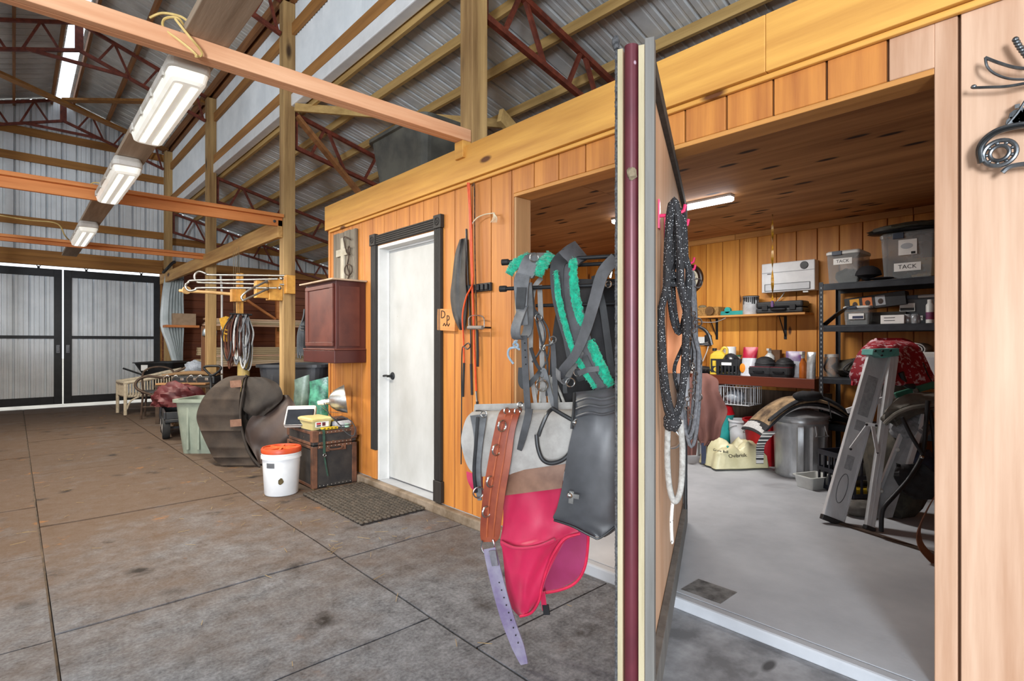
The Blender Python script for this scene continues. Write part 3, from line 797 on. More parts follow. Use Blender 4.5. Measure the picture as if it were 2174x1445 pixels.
ib(-HL + 0.045, HL - 0.045, -0.008, 0.033, ZT - 0.04, ZT).build('steel_rail', M_MAROON, pn)
ib(-HL, -HL + 0.045, -0.060, -0.031, ZB, ZT + 0.02).build('edge_batten', M_GREYB, pn, bevel=0.002)
ib(HL - 0.04, HL, -0.058, -0.031, ZB + 0.05, ZT).build('edge_batten', M_DARKB, pn, bevel=0.002)
ib(-HL + 0.046, HL - 0.041, -0.052, -0.031, ZT - 0.04, ZT + 0.015).build('top_batten', M_DARKB, pn, bevel=0.002)
ib(-HL + 0.046, HL - 0.041, -0.062, -0.031, ZB - 0.01, ZB + 0.11).build('bottom_batten', M_GREYB, pn, bevel=0.003)
r = B()
zz = ZB
while zz < ZT + 0.02:
    r.ball((-HL + 0.004, 0.0575, zz), 0.007, 0.0045 + random.random() * 0.002, 0.012, 6, 4); zz += 0.012
r.build('rubber_edging', M_RUBE, pn)
B().tube(bez([(-HL, 0.056, ZT + 0.0), (-HL + 0.004, 0.06, ZT + 0.03), (-HL, 0.056, ZT + 0.045)], 4), [0.008, 0.01, 0.012, 0.013, 0.013, 0.012, 0.009, 0.007, 0.004], 8).build('edging_knot', M_RUBE, pn)
B().ball((-HL - 0.006, 0.008, onx(1340, 365, 1.41).z), 0.012, 0.016, 0.02, 9, 6, fn=lambda d: 1 + 0.25 * nz(d.x * 5, d.y * 5, d.z * 5)).build('mud_nest', mat('mud', '8d7f68', '6b5e4b', 0.95, 0, 40), pn)

# ------------------------------------------------ helpers for tack laid out in the frontal plane
M_LEA = mat('black_leather', '1d1e20', '2b2c2e', 0.42, 0, 20, bump=0.08)
M_LEAG = mat('grey_dusty_leather', '505153', '707173', 0.5, 0, 14, bump=0.08)
M_LEAD = mat('dark_leather', '2e2e30', '454548', 0.5, 0, 14, bump=0.1)
M_FLEECE = mat('green_fleece', '16b690', '0b866a', 0.95, 0, 60, bump=1.0, sheen=0.4)
M_CHROME = mat('buckle_metal', 'c8c8c6', 'a5a5a3', 0.25, 1.0, 20)
M_FELT = mat('pale_felt', 'b4b0ab', '8b8782', 0.95, 0, 12, (1, 1, 1), 0.3, 8, 0.3, 0.75)
M_BROWNL = mat('brown_leather', '94472a', '7a3320', 0.48, 0, 10, bump=0.15)
M_PURPS = mat('dusty_purple_strap', '8d8896', '6d5f7e', 0.8, 0, 9, bump=0.3)
M_CRIM = mat('crimson_nylon', 'c4124a', 'aa0c3e', 0.5, 0, 5, bump=0.1, sheen=0.3)
M_MAGI = mat('magenta_lining', '9c2a62', '8a1f4c', 0.7, 0, 5)
M_ROPEW = mat('pale_rope', 'aeaca7', '8f8c86', 0.9, 0, 60, bump=0.5)
M_ROPEB = mat('blue_grey_cord', '9fb0be', '7d8d9a', 0.9, 0, 60, bump=0.5)
def sides(pts):
    out = []
    for i in range(len(pts)):
        d = pts[min(i + 1, len(pts) - 1)] - pts[max(i - 1, 0)]
        s = E1.cross(d)
        if s.length < 1e-6: s = E2.copy()
        out.append(s.normalized())
    return out
def pstrap(b_, px, w, th=0.004, n=6):
    """belt along pixels (u,v,x); w in metres (scalar or per control point)"""
    c = [pl(*p) for p in px]; P = bez(c, n)
    if isinstance(w, (list, tuple)):
        W = []
        for i in range(len(w) - 1): W += [w[i] + (w[i + 1] - w[i]) * k / n for k in range(n)]
        W.append(w[-1])
    else: W = w
    return b_.strap(P, W, th, sides(P))
def ptube(b_, px, r, n=6, m=7): return b_.tube(bez([pl(*p) for p in px], n), r, m)
def psheet(b_, rows, nu=12, nv=4, th=0.003, fold=None):
    """cloth from rows (v, u_left, u_right, x[, v_right]); fold(s,t) adds depth"""
    R = [Vector((r_[0], r_[1], r_[2])) for r_ in rows]; X = [Vector((r_[3], r_[4] if len(r_) > 4 else r_[0], 0)) for r_ in rows]
    R = bez(R, nv); X = bez(X, nv); G = []
    m_ = len(R)
    for i in range(m_):
        row = []
        for j in range(nu + 1):
            t = j / nu; s = i / (m_ - 1)
            row.append(pl(R[i].y + (R[i].z - R[i].y) * t, R[i].x + (X[i].y - R[i].x) * t, X[i].x + (fold(s, t) if fold else 0)))
        G.append(row)
    return b_.grid(G, th)
def dring(b_, u, v, x, R=0.022, r=0.0035, n=18, tilt=0.0, a0=0, a1=2 * PI):
    return b_.torus(pl(u, v, x), R, r, (E1 + E2 * tilt).normalized(), n, 6, a0, a1)
def shag(px, rad, label=None, n=10, flat=0.5):
    """fleece roll along pixels, shaggy surface"""
    P = bez([pl(*p) for p in px], n); b_ = B(); S = sides(P); m = 14; vs = []; fs = []
    for i, (p, s) in enumerate(zip(P, S)):
        e = min(1.0, 0.55 + 3.0 * min(i, len(P) - 1 - i) / len(P))
        rr = rad[min(int(i / n), len(rad) - 1)] if isinstance(rad, (list, tuple)) else rad
        for k in range(m):
            a = 2 * PI * k / m; q = rr * e * (1 + random.uniform(-0.18, 0.18))
            vs.append(p + s * math.cos(a) * q + E1 * math.sin(a) * q * flat)
    for i in range(len(P) - 1):
        for k in range(m): fs.append((i * m + k, i * m + (k + 1) % m, (i + 1) * m + (k + 1) % m, (i + 1) * m + k))
    b_.add(vs, fs, False)
    o = len(b_.v) - len(vs); b_.f.append([o + k for k in range(m)]); b_.sm.append(False); b_.f.append([o + (len(P) - 1) * m + k for k in range(m)]); b_.sm.append(False)
    # tufts
    for i in range(len(P) - 1):
        for k in range(10):
            a = random.uniform(0, 2 * PI); f = random.random()
            c = P[i].lerp(P[i + 1], f); rr = rad[min(int(i / n), len(rad) - 1)] if isinstance(rad, (list, tuple)) else rad
            d = S[i] * math.cos(a) + E1 * math.sin(a) * flat
            base = c + d * rr * 0.85; tip = c + d * rr * 1.12 + Vector((random.uniform(-1, 1), random.uniform(-1, 1), random.uniform(-1, 1))) * 0.004
            sd = d.cross(EZ).normalized() * 0.0035; up = EZ * 0.0035
            b_.add([base + sd, base - sd, base + up, tip], [(0, 1, 3), (1, 2, 3), (2, 0, 3)])
    return b_

# ------------------------------------------------ swing-arm rack with black rods
rk = thing('saddle_rack', 'black steel rod rack with capped arm ends behind the green fleece harness', 'rack')
def rod(x, z, y1, r=0.0085):
    b_ = B().tube([pw(x, 0.055, z), pw(x, y1, z)], r, 10); return b_.build('arm', M_BLACKM, rk)
rod(-0.62, 1.600, 0.60); rod(-0.50, 1.590, 0.60); rod(-0.62, 1.487, 0.61); rod(-0.36, 1.515, 0.58); rod(-0.36, 1.43, 0.55); rod(-0.62, 0.955, 0.74); rod(-0.46, 0.955, 0.74)
for x, z, y in ((-0.62, 1.600, 0.60), (-0.62, 1.487, 0.61)):
    B().lathe([(0.0, 0), (0.0125, 0), (0.0135, 0.006), (0.0135, 0.03), (0.0, 0.032)], 12, tr(pw(x, y - 0.012, z)) @ Matrix.Rotation(PA, 4, 'Z') @ rot('X', -90)).build('rubber_cap', mat('cap_rubber', '141416', None, 0.6), rk)
for z0, z1 in ((1.38, 1.68), (0.88, 1.02)):
    bb = B(); A = [pw(-0.68, 0.053, z0), pw(-0.30, 0.053, z0), pw(-0.30, 0.066, z0), pw(-0.68, 0.066, z0)]
    vs = A + [a + EZ * (z1 - z0) for a in A]
    bb.add(vs, [(3, 2, 1, 0), (4, 5, 6, 7), (0, 1, 5, 4), (1, 2, 6, 5), (2, 3, 7, 6), (3, 0, 4, 7)]).build('back_plate', M_BLACKM, rk)

# ------------------------------------------------ harness girth with green fleece (left)
h = thing('fleece_girth', 'grey leather girth with green fleece pads draped over the rack arm ends', 'harness', pl(1110, 700, -0.64))
def under(o, par): o.parent = par; o.matrix_parent_inverse = par.matrix_basis.inverted() if False else Matrix.Translation(-Vector(par.location)); return o
def pb(b_, name, m, par, **k):
    o = b_.build(name, m, None, **k); return under(o, par)
sad = B(); psheet(sad, [(536, 1122, 1166, -0.62), (545, 1112, 1164, -0.655), (566, 1102, 1146, -0.66), (590, 1094, 1130, -0.66)], 6, 4, 0.02)
pb(sad, 'saddle_piece', M_LEAG, h)
pb(shag([(1126, 541, -0.63), (1100, 555, -0.655), (1086, 572, -0.655), (1081, 583, -0.65)], [0.017, 0.021, 0.018]), 'fleece_pad', M_FLEECE, h)
pb(shag([(1172, 538, -0.63), (1157, 553, -0.66), (1149, 568, -0.665), (1143, 587, -0.66)], [0.022, 0.026, 0.02]), 'fleece_pad', M_FLEECE, h)
dr = B(); dring(dr, 1134, 546, -0.672, 0.018, 0.003); pb(dr, 'ring', M_CHROME, h)
b_ = B(); pstrap(b_, [(1112, 583, -0.668), (1108, 600, -0.672), (1108, 650, -0.67), (1112, 690, -0.665)], [0.062, 0.066, 0.05, 0.042], 0.008); pb(b_, 'billet', M_LEAG, h)
b_ = B(); pstrap(b_, [(1108, 610, -0.682), (1106, 640, -0.684), (1105, 656, -0.682)], [0.04, 0.04, 0.034], 0.006); pb(b_, 'stitched_keeper', M_LEA, h)
b_ = B()
P = bez([pl(1112, 650, -0.675), pl(1097, 690, -0.70), pl(1096, 712, -0.695), pl(1104, 718, -0.67), pl(1118, 706, -0.655), pl(1122, 668, -0.655), pl(1118, 600, -0.655)], 6)
b_.strap(P, [0.046] * len(P), 0.005, [E2 * 1.0 + E1 * 0.3] * len(P)); pb(b_, 'folded_loop', M_LEAG, h)
b_ = B(); pstrap(b_, [(1113, 712, -0.672), (1116, 790, -0.676), (1121, 870, -0.69), (1122, 884, -0.692)], [0.026, 0.028, 0.026, 0.012], 0.004); hs = pb(b_, 'hole_strap', M_LEAD, h)
hb = B()
for k in range(9):
    c = pl(1114 + k * 0.85, 728 + k * 15, -0.6785); hb.lathe([(0.0, 0.0), (0.003, 0.0), (0.003, 0.001), (0, 0.001)], 7, tr(c) @ Matrix.Rotation(PA, 4, 'Z') @ rot('Y', -90))
o = pb(hb, 'punched_holes', mat('hole_black', '0a0a0a', None, 0.9), h)
# blue cord
o = B(); ptube(o, [(1092, 724, -0.66), (1100, 735, -0.67), (1082, 740, -0.665), (1079, 755, -0.662), (1090, 772, -0.66)], 0.005); ptube(o, [(1098, 722, -0.66), (1090, 732, -0.67), (1104, 742, -0.665)], 0.005)
o = o.build('tie_cord', M_ROPEB); tag(o, 'frayed blue grey cord hanging under the folded leather loop', 'cord')

# ------------------------------------------------ breastplate with green fleece edges (right)
h = thing('fleece_breastplate', 'black padded harness strap edged with green fleece slanting down the rack', 'harness', pl(1230, 680, -0.6))
b_ = B(); pstrap(b_, [(1222, 536, -0.60), (1196, 548, -0.63), (1184, 572, -0.645), (1188, 640, -0.645), (1208, 720, -0.64), (1230, 790, -0.635), (1236, 806, -0.63)], [0.06, 0.06, 0.058, 0.05, 0.04, 0.034, 0.03], 0.012); pb(b_, 'edge_strap', M_LEA, h)
b_ = B(); pstrap(b_, [(1232, 534, -0.585), (1212, 548, -0.615), (1196, 575, -0.63), (1212, 640, -0.632), (1236, 720, -0.63), (1262, 790, -0.625), (1290, 830, -0.62)], [0.09, 0.095, 0.095, 0.085, 0.08, 0.07, 0.06], 0.02); pb(b_, 'padded_strap', M_LEAD, h)
pb(shag([(1180, 575, -0.672), (1187, 635, -0.676), (1203, 700, -0.674), (1220, 752, -0.67), (1240, 785, -0.664), (1264, 824, -0.655)], 0.013), 'fleece_edge', M_FLEECE, h)
pb(shag([(1228, 538, -0.60), (1216, 556, -0.635), (1218, 610, -0.648), (1228, 660, -0.648), (1240, 700, -0.645)], [0.016, 0.02, 0.02, 0.018]), 'fleece_edge', M_FLEECE, h)
pb(shag([(1252, 722, -0.645), (1268, 760, -0.645), (1284, 795, -0.64), (1297, 820, -0.635)], [0.02, 0.021, 0.02]), 'fleece_edge', M_FLEECE, h)
b_ = B(); pstrap(b_, [(1184, 590, -0.668), (1190, 650, -0.67), (1204, 730, -0.668), (1212, 770, -0.665)], 0.022, 0.005); pb(b_, 'buckle_strap', M_LEA, h)
b_ = B(); pstrap(b_, [(1240, 757, -0.66), (1252, 782, -0.662), (1280, 822, -0.655)], [0.03, 0.028, 0.024], 0.006); pb(b_, 'billet', M_LEA, h)
b_ = B(); pstrap(b_, [(1228, 793, -0.668), (1248, 785, -0.67), (1272, 782, -0.665)], [0.022, 0.022, 0.02], 0.006); pb(b_, 'keeper', M_LEAD, h)
b_ = B(); dring(b_, 1226, 790, -0.672, 0.016, 0.003); pb(b_, 'buckle', M_CHROME, h)
# broad stirrup leather
h = thing('stirrup_leather', 'broad grey leather strap looping from the panel down to a fold', 'strap', pl(1240, 700, -0.7))
b_ = B(); pstrap(b_, [(1308, 548, -0.68), (1280, 580, -0.685), (1262, 640, -0.69), (1244, 700, -0.70), (1222, 752, -0.705), (1196, 785, -0.70), (1190, 800, -0.69)], [0.05, 0.048, 0.046, 0.042, 0.036, 0.036, 0.034], 0.005); pb(b_, 'strap', M_LEAD, h)
b_ = B(); P = bez([pl(1186, 784, -0.70), pl(1188, 806, -0.705), pl(1200, 808, -0.69), pl(1212, 785, -0.67), pl(1235, 745, -0.66)], 6)
b_.strap(P, [0.03, ] * len(P), 0.005, [E2 * 0.8 + E1 * 0.6 + EZ * 0.5] * len(P)); pb(b_, 'fold', M_LEAG, h)
b_ = B(); pstrap(b_, [(1204, 800, -0.69), (1200, 820, -0.69), (1201, 834, -0.688)], 0.018, 0.004); pb(b_, 'tab', M_LEA, h)
b_ = B(); dring(b_, 1211, 812, -0.695, 0.017, 0.003, tilt=0.4); pb(b_, 'ring', M_CHROME, h)
# bridles, reins and rings between
h = thing('bridle_bundle', 'tangle of grey bridle straps, snap and steel ring between the fleece harnesses', 'bridle', pl(1150, 760, -0.55))
b_ = B(); pstrap(b_, [(1150, 590, -0.56), (1132, 620, -0.565), (1128, 700, -0.56), (1128, 780, -0.56), (1138, 860, -0.57)], [0.02, 0.022, 0.02, 0.02, 0.016], 0.004); pb(b_, 'cheek_strap', mat('pale_leather', '9b9793', '807c78', 0.7, 0, 14), h)
b_ = B(); pstrap(b_, [(1146, 605, -0.55), (1149, 680, -0.55), (1152, 780, -0.55), (1156, 868, -0.56)], 0.022, 0.004); pb(b_, 'cheek_strap', mat('pale_leather', '9b9793', '807c78', 0.7, 0, 14), h)
for px, rr in (([(1126, 668, -0.58), (1146, 676, -0.585), (1158, 710, -0.58), (1146, 745, -0.575), (1130, 768, -0.57)], 0.0045), ([(1128, 600, -0.58), (1135, 660, -0.58), (1148, 720, -0.58), (1162, 770, -0.58), (1160, 840, -0.575)], 0.005), ([(1130, 650, -0.575), (1164, 700, -0.575), (1162, 760, -0.575), (1140, 800, -0.575)], 0.004)):
    b_ = B(); ptube(b_, px, rr); pb(b_, 'rein', M_LEAD, h)
b_ = B(); pstrap(b_, [(1127, 664, -0.60), (1142, 668, -0.605), (1150, 678, -0.60)], 0.018, 0.004); pb(b_, 'noseband', M_LEAD, h)
b_ = B(); pstrap(b_, [(1127, 738, -0.60), (1138, 770, -0.605), (1150, 790, -0.60), (1148, 800, -0.598)], 0.014, 0.004); pb(b_, 'throat_strap', M_LEA, h)
b_ = B(); dring(b_, 1143, 674, -0.61, 0.014, 0.0025); pb(b_, 'buckle', M_CHROME, h); b_ = B(); dring(b_, 1152, 738, -0.61, 0.011, 0.0025); pb(b_, 'buckle', M_CHROME, h)
b_ = B(); ptube(b_, [(1152, 741, -0.61), (1158, 733, -0.612), (1168, 731, -0.612), (1174, 722, -0.612)], 0.0045); dring(b_, 1174, 721, -0.612, 0.014, 0.0028); pb(b_, 'snap', M_CHROME, h)
b_ = B(); pstrap(b_, [(1174, 726, -0.60), (1176, 760, -0.60), (1179, 820, -0.60), (1181, 870, -0.60)], [0.02, 0.022, 0.022, 0.016], 0.004); pb(b_, 'hole_strap', M_LEAD, h)
b_ = B(); dring(b_, 1151, 818, -0.62, 0.022, 0.005, 20, 0.25); pb(b_, 'steel_ring', M_CHROME, h)
b_ = B(); pstrap(b_, [(1148, 800, -0.61), (1154, 785, -0.60), (1160, 800, -0.605), (1168, 835, -0.60), (1178, 870, -0.60)], 0.02, 0.004); pb(b_, 'ring_strap', M_LEAG, h)
b_ = B(); pstrap(b_, [(1105, 780, -0.62), (1106, 812, -0.63), (1118, 820, -0.635), (1138, 800, -0.63), (1146, 788, -0.62)], [0.016, 0.022, 0.024, 0.02, 0.016], 0.004); pb(b_, 'curled_strap', M_LEA, h)
for k in range(7):
    b_ = B(); ptube(b_, [(1146 + k * 5, 780 + k * 4, -0.52), (1138 + k * 9, 840, -0.53), (1134 + k * 12, 878, -0.56)], 0.006); pb(b_, 'cord', M_ROPEW, h)
# hanging D hook on wall side
h = thing('stable_bag', 'black cloth bag hanging against the panel behind the broad strap', 'bag', pl(1270, 700, -0.3))
b_ = B(); psheet(b_, [(592, 1215, 1345, -0.30), (640, 1186, 1350, -0.33), (720, 1172, 1350, -0.37), (800, 1166, 1350, -0.39), (866, 1164, 1350, -0.38)], 10, 4, 0.10, lambda s, t: 0.012 * math.sin(9 * t + 4 * s)); pb(b_, 'bag_body', mat('black_canvas', '151517', '232326', 0.8, 0, 12, bump=0.1), h)
b_ = B(); pstrap(b_, [(1262, 585, -0.42), (1278, 640, -0.44), (1290, 720, -0.44), (1300, 800, -0.44)], 0.03, 0.004); pb(b_, 'shoulder_strap', M_LEA, h)
b_ = B(); dring(b_, 1291, 603, -0.66, 0.012, 0.0035); ptube(b_, [(1283, 573, -0.66), (1292, 580, -0.665), (1298, 575, -0.66), (1296, 590, -0.66)], 0.006); h2 = b_.build('bolt_snap', M_CHROME); tag(h2, 'white metal bolt snap hooked near the panel edge above the black bag', 'snap')

# ------------------------------------------------ felt pad over the lower arms
h = thing('felt_pad', 'pale grey felt bareback pad slung over the lower rack arms', 'saddle pad', pl(1100, 940, -0.6))
rows = [(872, 1008, 1240, -0.60, 868), (876, 1000, 1240, -0.66, 872), (892, 988, 1238, -0.70, 890), (930, 979, 1232, -0.725, 930), (965, 984, 1222, -0.735, 968), (995, 996, 1212, -0.735, 985), (1012, 1016, 1200, -0.73, 998)]
b_ = B(); psheet(b_, rows, 18, 5, 0.03, lambda s, t: -0.02 * math.sin(PI * t) + 0.004 * nz(t * 9, s * 7)); pb(b_, 'front_flap', M_FELT, h)
rows = [(872, 1008, 1240, -0.58, 868), (880, 1004, 1240, -0.50, 876), (920, 1000, 1240, -0.44, 920), (1000, 1004, 1240, -0.42, 1000)]
b_ = B(); psheet(b_, rows, 14, 4, 0.03); pb(b_, 'back_flap', M_FELT, h)
b_ = B(); psheet(b_, [(1003, 1068, 1203, -0.742, 984), (1022, 1070, 1197, -0.747, 1004), (1052, 1068, 1193, -0.747, 1036)], 12, 4, 0.006, lambda s, t: -0.012 * math.sin(PI * t)); pb(b_, 'leather_edge', mat('worn_brown_edge', '6a4a3a', '8f6a55', 0.55, 0, 7, bump=0.1), h)
b_ = B(); psheet(b_, [(882, 998, 1034, -0.735, 878), (930, 1006, 1026, -0.76), (990, 1005, 1020, -0.765), (1040, 1010, 1022, -0.755), (1062, 1014, 1022, -0.75)], 4, 5, 0.006); pb(b_, 'webbing_strap', M_LEAG, h)
b_ = B(); ptube(b_, [(1014, 885, -0.765), (1010, 940, -0.772), (1006, 1000, -0.775), (1010, 1045, -0.765)], 0.007); pb(b_, 'strap_edge', M_LEA, h)
b_ = B(); dring(b_, 1027, 879, -0.775, 0.013, 0.003); pb(b_, 'buckle', M_CHROME, h); b_ = B(); dring(b_, 1016, 1045, -0.77, 0.022, 0.003, tilt=0.8); pb(b_, 'buckle', M_CHROME, h)
b_ = B(); pstrap(b_, [(1124, 868, -0.76), (1120, 890, -0.775), (1110, 930, -0.778), (1103, 955, -0.776)], [0.03, 0.03, 0.028, 0.02], 0.004); pb(b_, 'girth_strap', M_LEAD, h)
b_ = B(); ptube(b_, [(1143, 925, -0.77), (1150, 905, -0.77), (1162, 878, -0.76), (1172, 868, -0.73)], 0.008); pb(b_, 'hand_strap_end', M_LEA, h)
b_ = B(); ptube(b_, [(1139, 922, -0.775), (1142, 950, -0.78), (1152, 975, -0.785), (1172, 983, -0.785), (1200, 972, -0.78), (1222, 940, -0.77), (1230, 905, -0.765)], 0.0085, 7, 9); pb(b_, 'hand_strap', M_LEA, h)
b_ = B(); ptube(b_, [(1172, 866, -0.74), (1195, 880, -0.755), (1218, 893, -0.76)], 0.008); pb(b_, 'hand_strap_end', M_LEA, h)
b_ = B(); dring(b_, 1226, 898, -0.775, 0.015, 0.004, tilt=0.5); b_.ball(pl(1220, 896, -0.775), 0.012, 0.012, 0.01); pb(b_, 'buckle', M_CHROME, h)
b_ = B(); dring(b_, 1104, 859, -0.70, 0.011, 0.003, tilt=1.0); pb(b_, 'top_ring', M_CHROME, h)
# brown surcingle
h = thing('leather_surcingle', 'wide brown leather surcingle with five steel rings over the felt pad', 'surcingle', pl(1060, 1000, -0.8))
rows = [(868, 1066, 1108, -0.70, 866), (880, 1058, 1102, -0.765), (920, 1048, 1092, -0.79), (980, 1036, 1084, -0.80), (1050, 1025, 1072, -0.80), (1110, 1020, 1064, -0.795), (1140, 1020, 1060, -0.79), (1150, 1024, 1052, -0.79)]
b_ = B(); psheet(b_, rows, 6, 6, 0.01, lambda s, t: -0.006 * math.sin(PI * t)); pb(b_, 'belt', M_BROWNL, h)
for f0, f1 in ((0.30, 0.36), (0.64, 0.70)):
    rr = [(r_[0], r_[1] + (r_[2] - r_[1]) * f0, r_[1] + (r_[2] - r_[1]) * f1, r_[3] - 0.009) for r_ in rows[1:7]]
    b_ = B(); psheet(b_, rr, 2, 6, 0.003); pb(b_, 'raised_band', mat('brown_band', 'a8552f', '8d4226', 0.45, 0, 14), h)
for (u, v) in ((1066, 904), (1054, 955), (1042, 1022), (1033, 1086)):
    b_ = B(); b_.torus(pl(u, v, -0.815), 0.021, 0.0035, (E1 * 0.45 + E2).normalized(), 14, 6, 0.0, 2 * PI); pb(b_, 'steel_ring', M_CHROME, h)
    b_ = B(); pstrap(b_, [(u - 2, v - 9, -0.806), (u + 6, v - 8, -0.808)], 0.012, 0.004); pb(b_, 'ring_tab', M_BROWNL, h)
b_ = B(); dring(b_, 1098, 873, -0.755, 0.012, 0.003, tilt=1.0); dring(b_, 1076, 872, -0.76, 0.012, 0.003, tilt=1.0); pb(b_, 'steel_ring', M_CHROME, h)
b_ = B(); P = [pl(u, v, -0.80) for u, v in ((1024, 1147), (1022, 1160), (1028, 1173), (1042, 1170), (1049, 1158), (1046, 1145))]; b_.tube(bez(P, 5), 0.004, 7); pb(b_, 'end_ring', M_CHROME, h)
h = thing('cinch_strap', 'dusty purple cinch strap hanging from the brown surcingle towards the floor', 'strap', pl(1080, 1290, -0.8))
b_ = B(); pstrap(b_, [(1040, 1163, -0.805), (1046, 1190, -0.81), (1058, 1240, -0.81), (1078, 1310, -0.805), (1100, 1370, -0.80), (1114, 1408, -0.80)], [0.052, 0.056, 0.058, 0.058, 0.054, 0.03], 0.006); pb(b_, 'strap', M_PURPS, h)
b_ = B(); pstrap(b_, [(1046, 1168, -0.82), (1052, 1200, -0.822)], [0.03, 0.026], 0.006); pb(b_, 'turned_end', mat('grey_webbing', '77747a', '5b585e', 0.85, 0, 20), h)
hb = B()
for k in range(9):
    c = pl(1060 + k * 5.0, 1236 + k * 16, -0.8165); hb.lathe([(0.0, 0.0), (0.003, 0.0), (0.003, 0.001), (0, 0.001)], 7, tr(c) @ Matrix.Rotation(PA, 4, 'Z') @ rot('Y', -90))
pb(hb, 'punched_holes', mat('hole_black', '0a0a0a', None, 0.9), h)
# crimson blanket
h = thing('crimson_horse_rug', 'crimson nylon horse rug hanging folded below the felt pad', 'horse rug', pl(1150, 1150, -0.65))
fl = lambda s, t: 0.02 * math.sin(7 * t + 2 * s) * s + 0.012 * nz(t * 6, s * 6)
rows = [(1020, 1066, 1232, -0.70), (1060, 1068, 1228, -0.70), (1110, 1068, 1226, -0.70), (1150, 1062, 1226, -0.715, 1135), (1165, 1066, 1200, -0.725, 1148), (1200, 1070, 1178, -0.715, 1185), (1240, 1074, 1158, -0.71, 1230), (1285, 1084, 1146, -0.705, 1275), (1308, 1102, 1132, -0.70, 1296)]
b_ = B(); psheet(b_, rows, 16, 5, 0.004, fl); pb(b_, 'front_panel', M_CRIM, h)
rows = [(1120, 1200, 1248, -0.60), (1160, 1180, 1247, -0.60), (1200, 1160, 1240, -0.61), (1235, 1146, 1222, -0.61, 1230), (1258, 1138, 1190, -0.615, 1248)]
b_ = B(); psheet(b_, rows, 10, 5, 0.004); pb(b_, 'lining', M_MAGI, h)
b_ = B(); ptube(b_, [(1249, 1120, -0.603), (1248, 1160, -0.60), (1241, 1205, -0.61), (1222, 1236, -0.612), (1188, 1252, -0.615), (1142, 1260, -0.62)], 0.006); pb(b_, 'hem_binding', mat('red_binding', 'd31b48', 'b81240', 0.6, 0, 20), h)
b_ = B(); ptube(b_, [(1232, 1132, -0.715), (1200, 1142, -0.73), (1178, 1170, -0.735), (1162, 1205, -0.73), (1150, 1245, -0.725), (1144, 1275, -0.72), (1128, 1300, -0.715), (1104, 1308, -0.71)], 0.0055); pb(b_, 'hem_binding', mat('red_binding', 'd31b48', 'b81240', 0.6, 0, 20), h)
b_ = B(); ptube(b_, [(1064, 1150, -0.735), (1095, 1163, -0.75), (1140, 1160, -0.75), (1178, 1145, -0.745)], 0.006); pb(b_, 'seam_fold', M_CRIM, h)
b_ = B(); pstrap(b_, [(1152, 1255, -0.66), (1155, 1280, -0.66), (1157, 1295, -0.66)], 0.022, 0.003); pb(b_, 'leg_strap', M_CRIM, h)
b_ = B(); psheet(b_, [(1284, 1151, 1164, -0.665), (1305, 1154, 1167, -0.665)], 3, 3, 0.008); pb(b_, 'plastic_buckle', M_BLACKM, h)
b_ = B(); psheet(b_, [(1000, 990, 1022, -0.66, 1010), (1018, 992, 1022, -0.67, 1030), (1036, 1000, 1022, -0.67, 1050)], 4, 3, 0.02); pb(b_, 'rear_fold', M_CRIM, h)
# black leather fender
h = thing('saddle_fender', 'black leather saddle fender with steel latch hanging beside the panel edge', 'leather flap', pl(1250, 980, -0.75))
rows = [(832, 1220, 1318, -0.70, 822), (850, 1218, 1318, -0.74, 842), (900, 1217, 1318, -0.775, 895), (960, 1205, 1318, -0.79, 955), (1030, 1194, 1318, -0.79, 1025), (1080, 1182, 1318, -0.785, 1085), (1102, 1176, 1318, -0.78, 1112), (1118, 1220, 1300, -0.78, 1130), (1138, 1258, 1284, -0.78, 1140)]
b_ = B(); psheet(b_, rows, 12, 5, 0.008, lambda s, t: -0.018 * math.sin(PI * t) + 0.006 * nz(t * 5, s * 6)); pb(b_, 'flap', mat('satin_black_leather', '3a3b3e', '4b4c50', 0.45, 0, 6, bump=0.12), h)
b_ = B(); ptube(b_, [(1220, 834, -0.71), (1218, 870, -0.765), (1214, 910, -0.785)], 0.006); pb(b_, 'edge_piping', M_LEA, h); b_ = B(); ptube(b_, [(1176, 1104, -0.792), (1215, 1117, -0.80), (1256, 1138, -0.80), (1275, 1141, -0.795), (1318, 1108, -0.79)], 0.004); pb(b_, 'edge_piping', M_LEA, h)
for k, vv in enumerate((846, 862, 878)):
    b_ = B(); ptube(b_, [(1224, vv + 6, -0.775), (1250, vv - 2, -0.80), (1280, vv + 2, -0.80), (1310, vv - 6, -0.79)], 0.005); pb(b_, 'crease', mat('satin_black_leather', '3a3b3e', '4b4c50', 0.45, 0, 6, bump=0.12), h)
b_ = B(); b_.bar(pl(1206, 1050, -0.825), pl(1230, 1054, -0.825), 0.012, 0.016); b_.bar(pl(1214, 1042, -0.83), pl(1212, 1068, -0.83), 0.006, 0.018, E2); b_.ball(pl(1210, 1051, -0.832), 0.011, 0.011, 0.011); pb(b_, 'steel_latch', M_CHROME, h)

